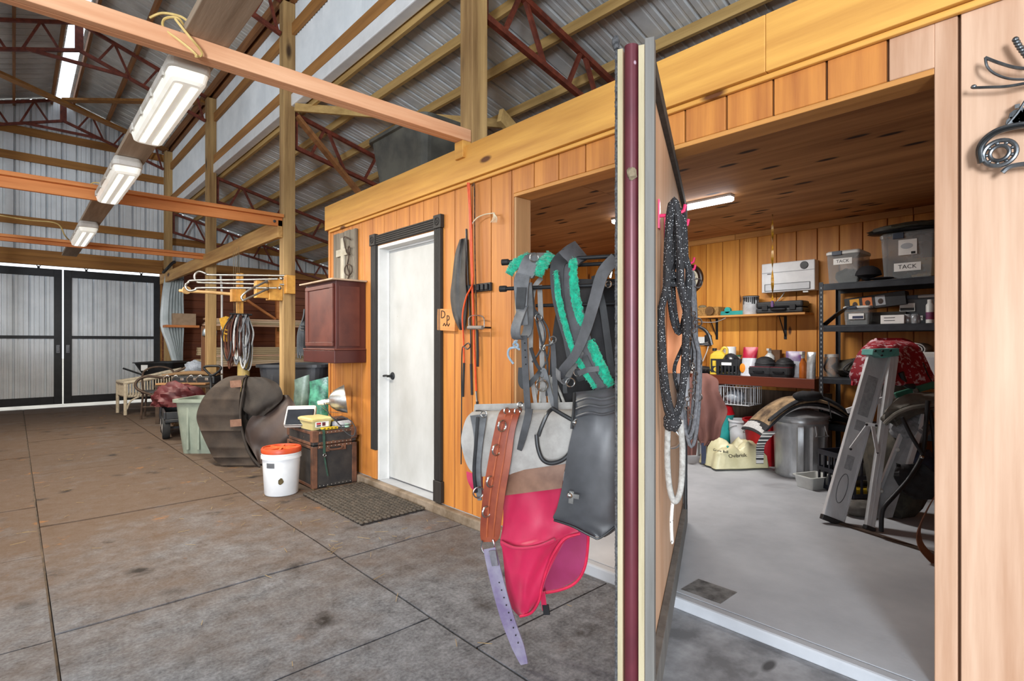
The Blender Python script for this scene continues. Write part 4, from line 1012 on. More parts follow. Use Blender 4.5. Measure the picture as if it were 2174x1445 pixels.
# ------------------------------------------------ right face of the panel: hooks, ropes
M_ROPEK = mat('black_flecked_rope', '1d1d1f', '2b2b2e', 0.85, 0, 50, bump=0.6, speck=('d4d6d8', 130, 0.24, (1, 1, 1)))
M_ROPEG = mat('grey_rope', '58585b', '79797c', 0.85, 0, 60, bump=0.6)
M_PINK = mat('hot_pink_plastic', 'e2386a', 'd02a5c', 0.35)
def hook(x, y, z, lb):
    t = thing('pink_hook', lb, 'hook', pw(x, -0.031, z))
    b_ = B().tube([pw(x, -0.032, z), pw(x, -0.10, z), pw(x, -0.125, z + 0.012), pw(x, -0.13, z + 0.035)], 0.007, 8); pb(b_, 'prong', M_PINK, t)
    A = [pw(x - 0.02, -0.0312, z - 0.05), pw(x + 0.02, -0.0312, z - 0.05), pw(x + 0.02, -0.037, z - 0.05), pw(x - 0.02, -0.037, z - 0.05)]
    b_ = B().add(A + [a + EZ * 0.11 for a in A], [(3, 2, 1, 0), (4, 5, 6, 7), (0, 1, 5, 4), (1, 2, 6, 5), (2, 3, 7, 6), (3, 0, 4, 7)]); pb(b_, 'base', M_PINK, t)
    return t
hook(-0.62, 0, 1.745, 'pink hook nearest the camera on the turned panel')
hook(-0.36, 0, 1.745, 'pink hook just behind the black rope coil')
hook(0.30, 0, 1.68, 'pink hook near the clock on the turned panel')
hook(0.44, 0, 1.66, 'pink hook farthest along the turned panel')
def coil(par, name, x, y, z0, z1, w, r, m, turns, dx=0.012, seed=0, depth=0.03):
    rd = random.Random(seed)
    for k in range(turns):
        yy = y + rd.uniform(-0.008, 0.008); xx = x + dx * k; ww = w * rd.uniform(0.8, 1.1); zb = z1 + rd.uniform(-0.03, 0.06)
        p = []
        for i in range(28):
            a = 2 * PI * i / 28
            pinch = 1.0 if math.sin(a) < 0.2 else 0.55
            p.append(pw(xx + 0.006 * math.sin(3 * a + k), yy + ww / 2 * math.cos(a) * pinch, (z0 + zb) / 2 + (z0 - zb) / 2 * math.sin(a)))
        b_ = B().tube(p, r, 8, closed=True); pb(b_, name, m, par)
h = thing('rope_coil', 'thick black rope coil with white flecks on the nearest pink hook', 'rope', pw(-0.62, -0.06, 1.4))
coil(h, 'loop', -0.66, -0.088, 1.79, 0.985, 0.095, 0.0135, M_ROPEK, 2, 0.02, 3)
coil(h, 'loop', -0.58, -0.105, 1.78, 1.25, 0.07, 0.008, M_ROPEK, 3, 0.02, 5)
b_ = B(); b_.tube([pw(-0.60, -0.085 + 0.03 * math.cos(a * 2.2), 1.52 + 0.012 * math.sin(a * 3) - a * 0.004) + E1 * 0.02 * math.sin(a * 2.2) for a in [k * 0.3 for k in range(40)]], 0.008, 7); pb(b_, 'knot', M_ROPEK, h)
b_ = B(); b_.tube(bez([pw(-0.55, -0.10, 1.5), pw(-0.52, -0.13, 1.3), pw(-0.55, -0.085, 1.15), pw(-0.58, -0.12, 1.02)], 8), 0.0075, 7); pb(b_, 'tail', M_ROPEK, h)
b_ = B(); b_.ball(pw(-0.64, -0.085, 0.955), 0.03, 0.035, 0.035, 12, 8, fn=lambda d: 1 + 0.2 * nz(d.x * 4, d.y * 4, d.z * 4)); pb(b_, 'bound_end', M_ROPEK, h)
h = thing('white_lead_rope', 'soft white lead rope hanging below the flecked coil', 'rope', pw(-0.60, -0.06, 0.8))
for yy, k in ((-0.066, 0), (-0.115, 1)):
    pass
b_ = B(); b_.tube(bez([pw(-0.60, -0.066, 0.98), pw(-0.60, -0.062, 0.82), pw(-0.60, -0.07, 0.70), pw(-0.60, -0.09, 0.645), pw(-0.60, -0.112, 0.70), pw(-0.60, -0.118, 0.84), pw(-0.60, -0.11, 0.96)], 8), 0.012, 9); pb(b_, 'loop', M_ROPEW, h)
b_ = B(); b_.tube(bez([pw(-0.6, -0.08, 0.93), pw(-0.6, -0.11, 0.89), pw(-0.6, -0.10, 0.86), pw(-0.6, -0.075, 0.85)], 6), 0.006, 7); pb(b_, 'clip', M_CHROME, h)
o = B().tube(bez([pw(-0.57, -0.082, 0.66), pw(-0.57, -0.075, 0.56), pw(-0.57, -0.078, 0.47)], 8), [0.007] * 15 + [0.007, 0.003], 8).build('cord_tail', mat('dotted_cord', 'd8d5d0', 'c5c2bc', 0.9, 0, 40, bump=0.4, speck=('2a2a2a', 60, 0.2, (1, 1, 1)))); tag(o, 'dotted white cord end hanging lowest on the turned panel', 'cord')
# orange hanging board
A = [pw(-0.26, -0.0315, 1.12), pw(-0.12, -0.0315, 1.12), pw(-0.12, -0.115, 1.12), pw(-0.26, -0.115, 1.12)]
h = B().add(A + [a + EZ * 0.60 for a in A], [(3, 2, 1, 0), (4, 5, 6, 7), (0, 1, 5, 4), (1, 2, 6, 5), (2, 3, 7, 6), (3, 0, 4, 7)]).build('bracket_board', wood('orange_board', 'e09a6a', 'd08452', 2), bevel=0.004); tag(h, 'orange wooden bracket board standing out from the turned panel', 'board')
# grey reins further along
h = thing('leather_reins', 'grey looped leather reins on the hook near the far end of the panel', 'reins', pw(0.2, -0.06, 1.2))
coil(h, 'loop', 0.10, -0.105, 1.64, 0.80, 0.09, 0.0105, M_ROPEG, 2, 0.05, 8)
coil(h, 'loop', 0.26, -0.115, 1.64, 0.72, 0.10, 0.010, M_ROPEG, 2, 0.05, 9)
coil(h, 'loop', 0.20, -0.09, 1.6, 1.05, 0.07, 0.007, M_LEAD, 2, 0.03, 10)
A = B().tube([pw(0.5, -0.075, 0.30), pw(0.5, -0.075, 1.1)], 0.010, 8); pb(A, 'hanging_end', M_LEA, h)
for z in (1.56, 1.36, 1.16, 0.98):
    b_ = B().torus(pw(0.14, -0.15, z), 0.022, 0.004, E1, 16, 6); pb(b_, 'ring', M_CHROME, h)
h = thing('chain_bridle', 'steel chain bits and curb hanging in front of the clock side shelf', 'bit', pw(0.3, -0.15, 1.3))
for k in range(26):
    z = 1.42 - k * 0.021; b_ = B().torus(pw(0.02 + 0.01 * math.sin(k), -0.125 - 0.02 * math.sin(k * 0.5), z), 0.011, 0.0028, E1 if k % 2 else E2, 9, 5); pb(b_, 'chain_link', M_CHROME, h)
b_ = B(); b_.tube(bez([pw(0.35, -0.10, 1.36), pw(0.35, -0.17, 1.335), pw(0.35, -0.20, 1.30), pw(0.35, -0.215, 1.245)], 6), [0.009] * 12 + [0.011] * 7, 8); b_.tube(bez([pw(0.35, -0.10, 1.27), pw(0.35, -0.16, 1.25), pw(0.35, -0.20, 1.255)], 6), 0.007, 8); pb(b_, 'bit', M_CHROME, h)
A = [pw(0.40, -0.0315, 0.9), pw(0.46, -0.0315, 0.9), pw(0.46, -0.10, 0.9), pw(0.40, -0.10, 0.9)]
h = B().add(A + [a + EZ * 0.78 for a in A], [(3, 2, 1, 0), (4, 5, 6, 7), (0, 1, 5, 4), (1, 2, 6, 5), (2, 3, 7, 6), (3, 0, 4, 7)]).build('bridle_board', mat('white_laminate', 'e2e4e8', 'd2d4d8', 0.4), bevel=0.003); tag(h, 'narrow white board with bridle hooks near the end of the panel', 'board')
# ================================================================ LEFT SIDE OF THE AISLE
def place(b_, name, m, par, **k): return pb(b_, name, m, par, **k)
def asheet(b_, rows, nu=12, nv=4, th=0.004, fold=None, proj=at):
    """cloth from rows (v, u_left, u_right, depth[, v_right])"""
    R = bez([Vector((r_[0], r_[1], r_[2])) for r_ in rows], nv)
    X = bez([Vector((r_[3], r_[4] if len(r_) > 4 else r_[0], 0)) for r_ in rows], nv); G = []; m_ = len(R)
    for i in range(m_):
        row = []
        for j in range(nu + 1):
            t = j / nu; s = i / (m_ - 1)
            row.append(proj(R[i].y + (R[i].z - R[i].y) * t, R[i].x + (X[i].y - R[i].x) * t, X[i].x + (fold(s, t) if fold else 0)))
        G.append(row)
    return b_.grid(G, th)
def atube(b_, px, r, n=6, m=7, proj=at): return b_.tube(bez([proj(*p) for p in px], n), r, m)
FW = Vector((SN, CS, 0)); RT = Vector((CS, -SN, 0))
def lump(c, rx, ry, rz, amp=0.12, fr=3.0, nu=22, nv=14, seed=0.0, flat=True):
    """soft heap; ry along view, rx across"""
    M = tr(c) @ Matrix.Rotation(-YAW, 4, 'Z')
    b_ = B(); b_.ball((0, 0, 0), rx, ry, rz, nu, nv, M, fn=lambda d: 1 + amp * nz(d.x * fr + seed, d.y * fr + d.z * fr, seed))
    if flat:
        for v in b_.v: v.z = max(v.z, c[2] - rz * 0.86)
    return b_
M_STEEL = mat('galvanised_tube', 'b3afa8', '97938c', 0.35, 0.85, 20)
M_CANVAS = mat('brown_canvas', '3c3026', '271e17', 0.85, 0, 5, bump=0.25, bscale=30)
M_CANVAD = mat('dark_brown_canvas', '302822', '1f1915', 0.8, 0, 5, bump=0.25, bscale=30)
M_BLACKP = mat('black_plastic', '1b1c1e', '2a2b2d', 0.45, 0, 8)
M_WHITEB = mat('white_bucket_plastic', 'dedfe0', 'cfd0d2', 0.4, 0, 4, trans=0.0, speck=('8d8678', 3, 0.03, (1, 1, 1)))
M_TUBDK = mat('dark_grey_plastic', '33353a', '44464b', 0.5, 0, 5)
M_CLEAR = mat('clear_plastic', 'dfe3e4', 'cfd5d7', 0.25, 0, 4, alpha=0.45)
M_PAPER = mat('white_label', 'ecebe8', 'e0dfdb', 0.6)
M_INK = mat('black_ink', '141414', None, 0.6)

# ---- trunk
t = thing('steamer_trunk', 'battered black trunk with worn leather corners by the door', 'trunk', (1.885, 4.575, 0))
TX, TY, TZ = 0.40, 0.58, 0.495
M_TRUNK = mat('trunk_black', '201f20', '35312e', 0.6, 0, 9, bump=0.2, speck=('8a6a4a', 12, 0.06, (1, 1, 1)))
M_TRLEA = mat('trunk_worn_leather', '6e4630', '40281c', 0.75, 0, 8, bump=0.3)
B().box(0.004, TX - 0.004, 0.004, TY - 0.004, 0.0, 0.365).build('body', M_TRUNK, t, bevel=0.006)
B().box(0.0, TX, 0.0, TY, 0.372, TZ).build('lid', M_TRUNK, t, bevel=0.008)
for x in (0, TX):
    for y in (0, TY):
        sx = 1 if x == 0 else -1; sy = 1 if y == 0 else -1
        def bx(x0, x1, y0, y1, z0, z1, nm='corner_binding'):
            B().box(min(x0, x1), max(x0, x1), min(y0, y1), max(y0, y1), z0, z1).build(nm, M_TRLEA, t, bevel=0.003)
        bx(x - sx * 0.004, x + sx * 0.04, y - sy * 0.004, y + sy * 0.04, 0.002, 0.36)
        bx(x - sx * 0.006, x + sx * 0.05, y - sy * 0.006, y + sy * 0.05, 0.40, TZ + 0.003)
for z in (0.02, 0.355, 0.385, 0.478):
    B().box(0.045, TX - 0.045, -0.004, 0.0035, z - 0.012, z + 0.012).build('edge_band', M_TRLEA if z > 0.3 else M_TRUNK, t, bevel=0.002)
    B().box(-0.004, 0.0035, 0.045, TY - 0.045, z - 0.012, z + 0.012).build('edge_band', M_TRLEA, t, bevel=0.002)
    for k in range(9):
        B().ball((0.06 + 0.035 * k, -0.006, z), 0.005, 0.003, 0.005, 7, 5).build('rivet', M_STEEL, t)
hd_ = B().tube(bez([(0.13, -0.008, 0.335), (0.16, -0.02, 0.325), (0.24, -0.02, 0.325), (0.27, -0.008, 0.335)], 5), 0.009, 7).build('handle', M_TRLEA, t)
for x in (0.125, 0.275): B().box(x - 0.022, x + 0.022, -0.014, -0.002, 0.31, 0.35).build('handle_plate', M_TRLEA, t, bevel=0.004)
o = B(); P = bez([(1.965, 4.66, 0.5), (1.972, 4.562, 0.503), (1.976, 4.556, 0.44), (1.98, 4.557, 0.30)], 6); o.strap(P, 0.022, 0.003, (1, 0, 0))
st = thing('green_strap', 'dark green webbing strap hanging down the front of the black trunk', 'strap', (1.975, 4.556, 0.3))
pb(o, 'webbing', mat('green_webbing', '2d4a3c', '22392e', 0.8, 0, 30), st)
o = B(); o.torus((1.98, 4.553, 0.285), 0.013, 0.003, (0, 1, 0)); pb(o, 'ring', M_CHROME, st)
o = B(); P = bez([(1.98, 4.555, 0.272), (1.99, 4.553, 0.2), (2.01, 4.555, 0.1)], 6); o.strap(P, 0.014, 0.002, (1, 0, 0)); pb(o, 'tail', mat('green_webbing', '2d4a3c', '22392e', 0.8, 0, 30), st)
# ---- on the trunk
def ptop(u, v, z=TZ + 0.003): return onz(u, v, z)
c = Vector((1.975, 4.735, TZ + 0.004))
t = thing('storage_box', 'clear plastic box with yellowed lid and red label on the trunk', 'container', c, math.radians(4))
loft([(rrect(0.085, 0.11, 0.015), 0.0), (rrect(0.095, 0.125, 0.018), 0.085)], capt=False).build('body', mat('yellowed_clear', 'd9cf98', 'c9bd82', 0.3, 0, 6, alpha=0.75), t)
loft([(rrect(0.104, 0.134, 0.02), 0.078), (rrect(0.106, 0.136, 0.02), 0.095), (rrect(0.09, 0.12, 0.02), 0.105)]).build('lid', mat('yellow_lid', 'cfc08a', 'bdaa6c', 0.5, 0, 6), t)
l = B().box(-0.062, 0.062, -0.1235, -0.1215, 0.025, 0.07).build('label', M_PAPER, t)
B().box(-0.052, -0.012, -0.1255, -0.1236, 0.046, 0.063).build('label_mark', mat('red_ink', 'b5232d', None, 0.6), l)
B().box(-0.052, -0.012, -0.1255, -0.1236, 0.031, 0.042).build('label_mark', M_INK, l)
B().box(0.0, 0.03, -0.1255, -0.1236, 0.032, 0.063).build('label_mark', mat('dark_red_ink', '5b2a33', None, 0.6), l)
t = thing('power_strip', 'yellow power strip lying at the trunk front edge', 'power strip', (2.04, 4.592, TZ + 0.003), 0.0)
B().box(-0.075, 0.075, -0.016, 0.016, 0.0, 0.022).build('body', mat('yellow_plastic', 'd9b92b', 'c7a41d', 0.45), t, bevel=0.004)
for k in range(4): B().box(-0.058 + k * 0.033, -0.04 + k * 0.033, -0.0175, -0.0155, 0.006, 0.016).build('socket', mat('socket_brown', '5f4b18', None, 0.6), t)
t = thing('pet_food_pouch', 'slanting white and black plastic pouch stacked behind the clear box', 'package', (1.95, 4.985, TZ + 0.005), math.radians(-30))
Mx = rot('Y', 0) @ rot('X', 38)
B().box(-0.13, 0.13, -0.11, 0.13, 0.075, 0.135, Mx).build('pouch', mat('white_film', 'd8d6d0', 'c6c3bb', 0.35, 0, 6, bump=0.2), t, bevel=0.02)
B().box(-0.115, 0.115, -0.14, 0.06, 0.137, 0.15, Mx).build('sleeve', mat('black_film', '1d2027', '2a2e36', 0.3, 0, 6, bump=0.2), t, bevel=0.008)
B().box(0.03, 0.085, -0.10, -0.045, 0.1505, 0.152, Mx).build('label', M_PAPER, t)
B().box(-0.11, 0.11, -0.02, 0.10, 0.0, 0.115).build('support_box', mat('dull_card', '8d8578', '776f62', 0.8), t, bevel=0.004)
# heat lamp: dome reflector with socket
hc = at(717, 849, 4.93)
t = thing('heat_lamp', 'dented aluminium heat lamp reflector with white socket on the trunk', 'heat lamp', hc)
ax = (RT * 0.93 + FW * 0.30 + EZ * 0.12).normalized()
Mh = Matrix.Translation(Vector((0, 0, 0))) @ ax.to_track_quat('Z', 'Y').to_matrix().to_4x4()
M_ALU = mat('spun_aluminium', 'c4c3c0', '9d9a95', 0.32, 0.9, 10, bump=0.1)
B().lathe([(0.026, -0.105), (0.03, -0.075), (0.06, -0.06), (0.095, -0.02), (0.118, 0.03), (0.128, 0.065), (0.132, 0.067), (0.132, 0.072), (0.125, 0.070), (0.112, 0.03), (0.09, -0.015), (0.055, -0.055), (0.0, -0.06)], 32, Mh).build('reflector', M_ALU, t)
B().lathe([(0.0, -0.175), (0.016, -0.175), (0.02, -0.165), (0.02, -0.14), (0.024, -0.135), (0.024, -0.10), (0.0, -0.10)], 18, Mh).build('socket', mat('porcelain', 'e2dfd6', 'd3d0c5', 0.4), t)
B().lathe([(0.0, 0.06), (0.03, 0.05), (0.045, 0.02), (0.03, -0.03), (0.014, -0.06)], 16, Mh).build('bulb', mat('frosted_bulb', 'd9d4c8', None, 0.3), t)
B().tube(bez([Mh @ Vector((0.0, -0.02, -0.15)), Mh @ Vector((0.03, -0.09, -0.10)), Mh @ Vector((0.03, -0.125, 0.02))], 6), 0.0025, 6).build('wire_guard', M_STEEL, t)
cb = B(); cb.tube(bez([at(688, 855, 4.83), at(700, 880, 4.75), at(722, 902, 4.70), at(735, 918, 4.665), at(750, 925, 4.66), at(754, 910, 4.67), at(745, 893, 4.70), at(726, 885, 4.72), at(715, 890, 4.74), at(722, 902, 4.72), at(748, 900, 4.70)], 7), 0.0045, 6)
pb(cb, 'cable', M_BLACKP, t)
t = thing('device_box', 'small white carton with a black tablet on top at the trunk corner', 'box', (2.19, 4.70, TZ + 0.003), math.radians(8))
B().box(-0.085, 0.08, -0.05, 0.09, 0.0, 0.055).build('carton', mat('printed_carton', 'd9d9dc', 'b9bac0', 0.5, 0, 30), t, bevel=0.003)
B().box(-0.07, 0.06, -0.03, 0.075, 0.056, 0.078, rot('X', 8)).build('tablet', mat('tablet_navy', '20242f', '2c3140', 0.25), t, bevel=0.006)
B().lathe([(0.0, 0), (0.022, 0), (0.022, 0.03), (0.0, 0.032)], 16, tr(0.02, -0.08, 0)).build('jar', mat('mint_plastic', '9fc4b2', '8bb09e', 0.4), t)
t = thing('cordless_tool', 'yellow and black tool lying between the clear box and the carton', 'tool', (2.085, 4.76, TZ + 0.003), 0.4)
B().box(-0.03, 0.03, -0.07, 0.07, 0.0, 0.05).build('body', M_BLACKP, t, bevel=0.01)
B().box(-0.02, 0.02, -0.085, 0.05, 0.051, 0.075).build('grip', mat('yellow_plastic', 'd9b92b', 'c7a41d', 0.45), t, bevel=0.008)

# ---- bucket
t = thing('bucket', 'white plastic bucket with dirty red screw lid beside the trunk', 'bucket', (1.655, 4.665, 0))
B().lathe([(0.0, 0.004), (0.128, 0.0), (0.132, 0.006), (0.148, 0.29), (0.148, 0.30), (0.158, 0.302), (0.158, 0.325), (0.150, 0.327), (0.150, 0.335), (0.156, 0.337), (0.156, 0.348), (0.148, 0.35), (0.0, 0.35)], 36).build('body', M_WHITEB, t)
lid = B().lathe([(0.153, 0.345), (0.157, 0.347), (0.159, 0.375), (0.152, 0.386), (0.14, 0.386), (0.135, 0.372), (0.0, 0.37)], 36).build('lid', mat('red_lid', 'c04a24', 'a83a16', 0.45, 0, 8), t)
for k in range(4):
    a = k * PI / 4 + 0.3
    B().box(-0.135, 0.135, -0.009, 0.009, 0.3705, 0.381 + 0.0005 * k, Matrix.Rotation(a, 4, 'Z')).build('lid_rib', mat('orange_dust_plastic', 'd5652f', 'c0521f', 0.55, 0, 10), lid, bevel=0.002)
B().lathe([(0.0, 0.381), (0.035, 0.381), (0.035, 0.384), (0, 0.385)], 18).build('lid_hub', mat('orange_dust_plastic', 'd5652f', 'c0521f', 0.55, 0, 10), lid)
def onbucket(u, v):      # angle and height of a mark on the bucket wall
    p = at(u, v, 4.45); d = (camo.location - Vector((1.655, 4.665, 0))); a0 = math.atan2(d.y, d.x)
    return a0, p.z
a0 = math.atan2(-4.665, -1.655)
G = []
for i in range(5):
    a = a0 - 0.85 + 0.12 * i; G.append([(0.1485 * math.cos(a), 0.1485 * math.sin(a), z) for z in (0.235, 0.275)])
B().grid(G, 0.002).build('grey_sticker', mat('sticker_grey', '4e4f52', '5e5f62', 0.6), t)
pch = B(); vs = []
for k in range(12):
    a = 2 * PI * k / 12; rr = 0.024 * (1 + 0.35 * nz(k * 1.3, k * 0.7)); th = a0 - 0.05 + rr * math.cos(a) / 0.14; z = 0.125 + rr * 1.2 * math.sin(a); rb = 0.1345 + 0.0545 * z + 0.002
    vs.append((rb * math.cos(th), rb * math.sin(th), z))
pch.add(vs, [tuple(range(12))]).build('torn_patch', mat('torn_brown', '3c3420', '57492c', 0.9, 0, 40), t)
# ---- door mat: woven rubber links
dm = thing('door_mat', 'brown woven rubber link door mat before the white door', 'mat', (1.755, 3.445, 0.003))
M_LINK = mat('rubber_link', '4c4238', '2c261f', 0.8, 0, 30)
lm = B(); lm.ball((0, 0, 0.010), 0.011, 0.017, 0.008, 6, 4); me = lm.mesh('link'); me.materials.append(M_LINK)
W_, L_ = 0.53, 1.03; nx_, ny_ = 15, 27
big = B(); 
for i in range(nx_):
    for j in range(ny_):
        sk = 0.55 if (i + j) % 2 else -0.55
        big.ball((0, 0, 0), 0.019, 0.024, 0.011, 6, 4, tr(0.013 + i * W_ / nx_, 0.014 + j * L_ / ny_, 0.010) @ Matrix.Rotation(sk, 4, 'Z'))
o = big.build('links', M_LINK, dm); o['kind'] = 'stuff'
for j in range(14): B().tube([(0.0, 0.02 + j * 0.076, 0.006), (W_, 0.02 + j * 0.076, 0.006)], 0.0045, 5).build('cross_wire', M_BLACKM, dm)
# ---- cabinet
t = thing('wall_cabinet', 'dark red stained wall cabinet with panelled doors left of the white door', 'cabinet', (2.045, 4.515, 1.078))
CX, CY, CZ = 0.302, 0.66, 0.725
M_CAB = mat('oxblood_wood', '4c201a', '3c1612', 0.4, 0, 6, (1, 1, 0.4), 0.08, 6, 0.3, 0.7)
M_CABW = mat('oxblood_worn', '643428', '46201a', 0.45, 0, 4, (1, 1, 1), 0.08, 6, 0.35, 0.7)
B().box(0.02, CX, 0.0, CY, 0.0, CZ).build('body', M_CAB, t, bevel=0.004)
B().box(-0.03, CX, -0.03, CY + 0.04, CZ + 0.001, CZ + 0.016).build('top_board', mat('dusty_top', 'b59d86', '967f69', 0.8), t, bevel=0.004)
B().box(0.0, CX - 0.002, -0.012, CY + 0.01, 0.0, 0.115).build('base_rail', M_CAB, t, bevel=0.006)
B().box(-0.006, CX - 0.002, -0.016, CY + 0.014, 0.115, 0.128).build('base_moulding', M_CABW, t, bevel=0.004)
dr_ = B(); dr_.box(0.0, 0.018, 0.03, CY - 0.03, 0.15, 0.185); dr_.box(0.0, 0.018, 0.03, CY - 0.03, 0.665, 0.70); dr_.box(0.0, 0.018, 0.03, 0.09, 0.186, 0.664); dr_.box(0.0, 0.018, CY - 0.09, CY - 0.03, 0.186, 0.664)
d_ = dr_.build('door', M_CABW, t, bevel=0.003)
B().box(0.010, 0.0195, 0.09, CY - 0.09, 0.186, 0.664).build('door_panel', M_CABW, d_)
B().box(0.05, CX - 0.06, -0.004, -0.0005, 0.15, 0.68).build('side_panel', M_CABW, t, bevel=0.002)
# rope hank left of cabinet
t = thing('rope_hank', 'black cord hank hanging at the left side of the red cabinet', 'rope', at(645, 700, 5.3))
for k in range(7):
    rd = random.Random(k); o_ = (k - 3) * 2.6
    b_ = B(); atube(b_, [(646, 656, 5.27), (645 + o_ * 0.2, 675, 5.27 + 0.006 * k), (641 + o_, 705, 5.27), (640 + o_ * 1.1, 740, 5.27 + 0.004 * k), (641 + o_, 756 + rd.uniform(-3, 5), 5.27)], 0.008); place(b_, 'strand', M_BLACKP, t)
b_ = B(); b_.tube([at(643 + 5 * math.cos(a), 690 + a, 5.25 + 0.02 * math.sin(a)) for a in [k * 0.5 for k in range(24)]], 0.006, 6); place(b_, 'binding', M_BLACKP, t)
# cross plaque
t = thing('cross_plaque', 'weathered board with pale wooden cross and coiled wire above the red cabinet', 'plaque', (2.348, 4.66, 1.815))
for k in range(4):
    B().box(-0.03, -0.003, 0.0 + k * 0.118, 0.112 + k * 0.118, 0.0, 0.50 + 0.006 * (k % 2)).build('board', mat('barnwood', '837a6c', '5c5449', 0.9, 0, 14, (1, 1, 0.06), 0.4), t, bevel=0.004)
MC = mat('pale_cross', 'b9b2a2', 'a29a88', 0.8, 0, 10)
cr = B(); cr.box(-0.05, -0.031, 0.20, 0.265, 0.05, 0.44); cr.box(-0.05, -0.031, 0.10, 0.1995, 0.27, 0.335); cr.box(-0.05, -0.031, 0.2655, 0.365, 0.27, 0.335); cr.build('cross', MC, t, bevel=0.003)
wr = B(); wr.tube(bez([(-0.055, 0.05, 0.40), (-0.07, 0.15, 0.43), (-0.06, 0.12, 0.3), (-0.075, 0.04, 0.24), (-0.06, 0.10, 0.15), (-0.075, 0.03, 0.08), (-0.06, 0.09, 0.03)], 8), 0.007, 7); wr.build('wire', mat('rusty_wire', '3b322b', '59493d', 0.7, 0.4, 20), t)
w2 = B(); w2.torus((-0.06, 0.08, 0.12), 0.05, 0.006, (1, 0.3, 0)); w2.torus((-0.065, 0.06, 0.30), 0.035, 0.006, (1, -0.2, 0)); w2.build('wire', mat('rusty_wire', '3b322b', '59493d', 0.7, 0.4, 20), t)

# ---- brown quilted rug heap, storage bin
t = thing('storage_bin', 'pale grey green plastic bin half hidden under the brown quilted rug', 'bin', at(445, 905, 6.35) * Vector((1, 1, 0)) if False else (at(445, 905, 6.35).x, at(445, 905, 6.35).y, 0.0), -YAW)
M_BIN = mat('grey_green_plastic', '8f988a', '7a8478', 0.5, 0, 5)
loft([(rrect(0.21, 0.19, 0.04), 0.0), (rrect(0.235, 0.21, 0.05), 0.20), (rrect(0.265, 0.24, 0.05), 0.58), (rrect(0.295, 0.27, 0.06), 0.585), (rrect(0.295, 0.27, 0.06), 0.62), (rrect(0.255, 0.23, 0.05), 0.62), (rrect(0.21, 0.19, 0.04), 0.05)], capt=True).build('body', M_BIN, t)
for x in (-0.12, 0.0, 0.12): B().box(x - 0.012, x + 0.012, -0.236, -0.205, 0.05, 0.55).build('rib', M_BIN, t, bevel=0.004)
hp = thing('quilted_rug', 'dirty brown quilted horse rug heaped over the bin', 'horse rug', (at(520, 940, 5.95).x, at(520, 940, 5.95).y, 0))
place(lump(at(545, 905, 6.02), 0.46, 0.30, 0.40, 0.06, 2.0, seed=1.0), 'heap', M_CANVAD, hp)
fq = lambda s, t_: -0.04 * math.sin(PI * t_) + 0.016 * nz(t_ * 5, s * 6) + 0.022 * abs(math.sin(s * 26)) ** 0.5 * min(1, 0.2 + 1.2 * s)
rows = [(797, 500, 530, 5.85), (802, 478, 518, 5.72), (822, 450, 512, 5.62), (850, 428, 508, 5.58), (885, 417, 508, 5.56), (920, 428, 514, 5.54), (955, 444, 524, 5.52), (975, 455, 536, 5.51), (990, 474, 550, 5.50)]
b_ = B(); asheet(b_, rows, 18, 12, 0.015, fq); place(b_, 'quilted_flap', M_CANVAS, hp)
b_ = B(); atube(b_, [(522, 797, 5.80), (516, 830, 5.60), (510, 880, 5.53), (518, 930, 5.51), (532, 965, 5.49), (552, 990, 5.48)], 0.012); place(b_, 'edge_binding', M_CANVAD, hp)
f2 = lambda s, t_: 0.05 * math.sin(6 * t_ + 3 * s) * 0.6 + 0.02 * nz(t_ * 6, s * 5)
rows = [(800, 518, 560, 5.78), (815, 514, 590, 5.70), (845, 510, 600, 5.64), (868, 515, 575, 5.60), (882, 530, 560, 5.62)]
b_ = B(); asheet(b_, rows, 12, 6, 0.014, f2); place(b_, 'hood_fold', M_CANVAD, hp)
rows = [(838, 590, 612, 5.80), (862, 560, 628, 5.68), (890, 530, 632, 5.62), (925, 520, 628, 5.60), (955, 535, 600, 5.60), (985, 552, 560, 5.56)]
b_ = B(); asheet(b_, rows, 14, 6, 0.014, lambda s, t_: 0.06 * nz(t_ * 4 + 2, s * 4)); place(b_, 'crumpled_side', mat('satin_brown', '4a3c36', '3a2d27', 0.6, 0, 4, bump=0.2), hp)
for u, v, d in ((500, 815, 5.60), (500, 898, 5.49)):
    b_ = B(); asheet(b_, [(v - 7, u - 12, u + 12, d, v - 9), (v + 8, u - 11, u + 13, d, v + 6)], 3, 3, 0.004); place(b_, 'patch', mat('patch_tan', '7a5a48', '6a4a3a', 0.8, 0, 20), hp)

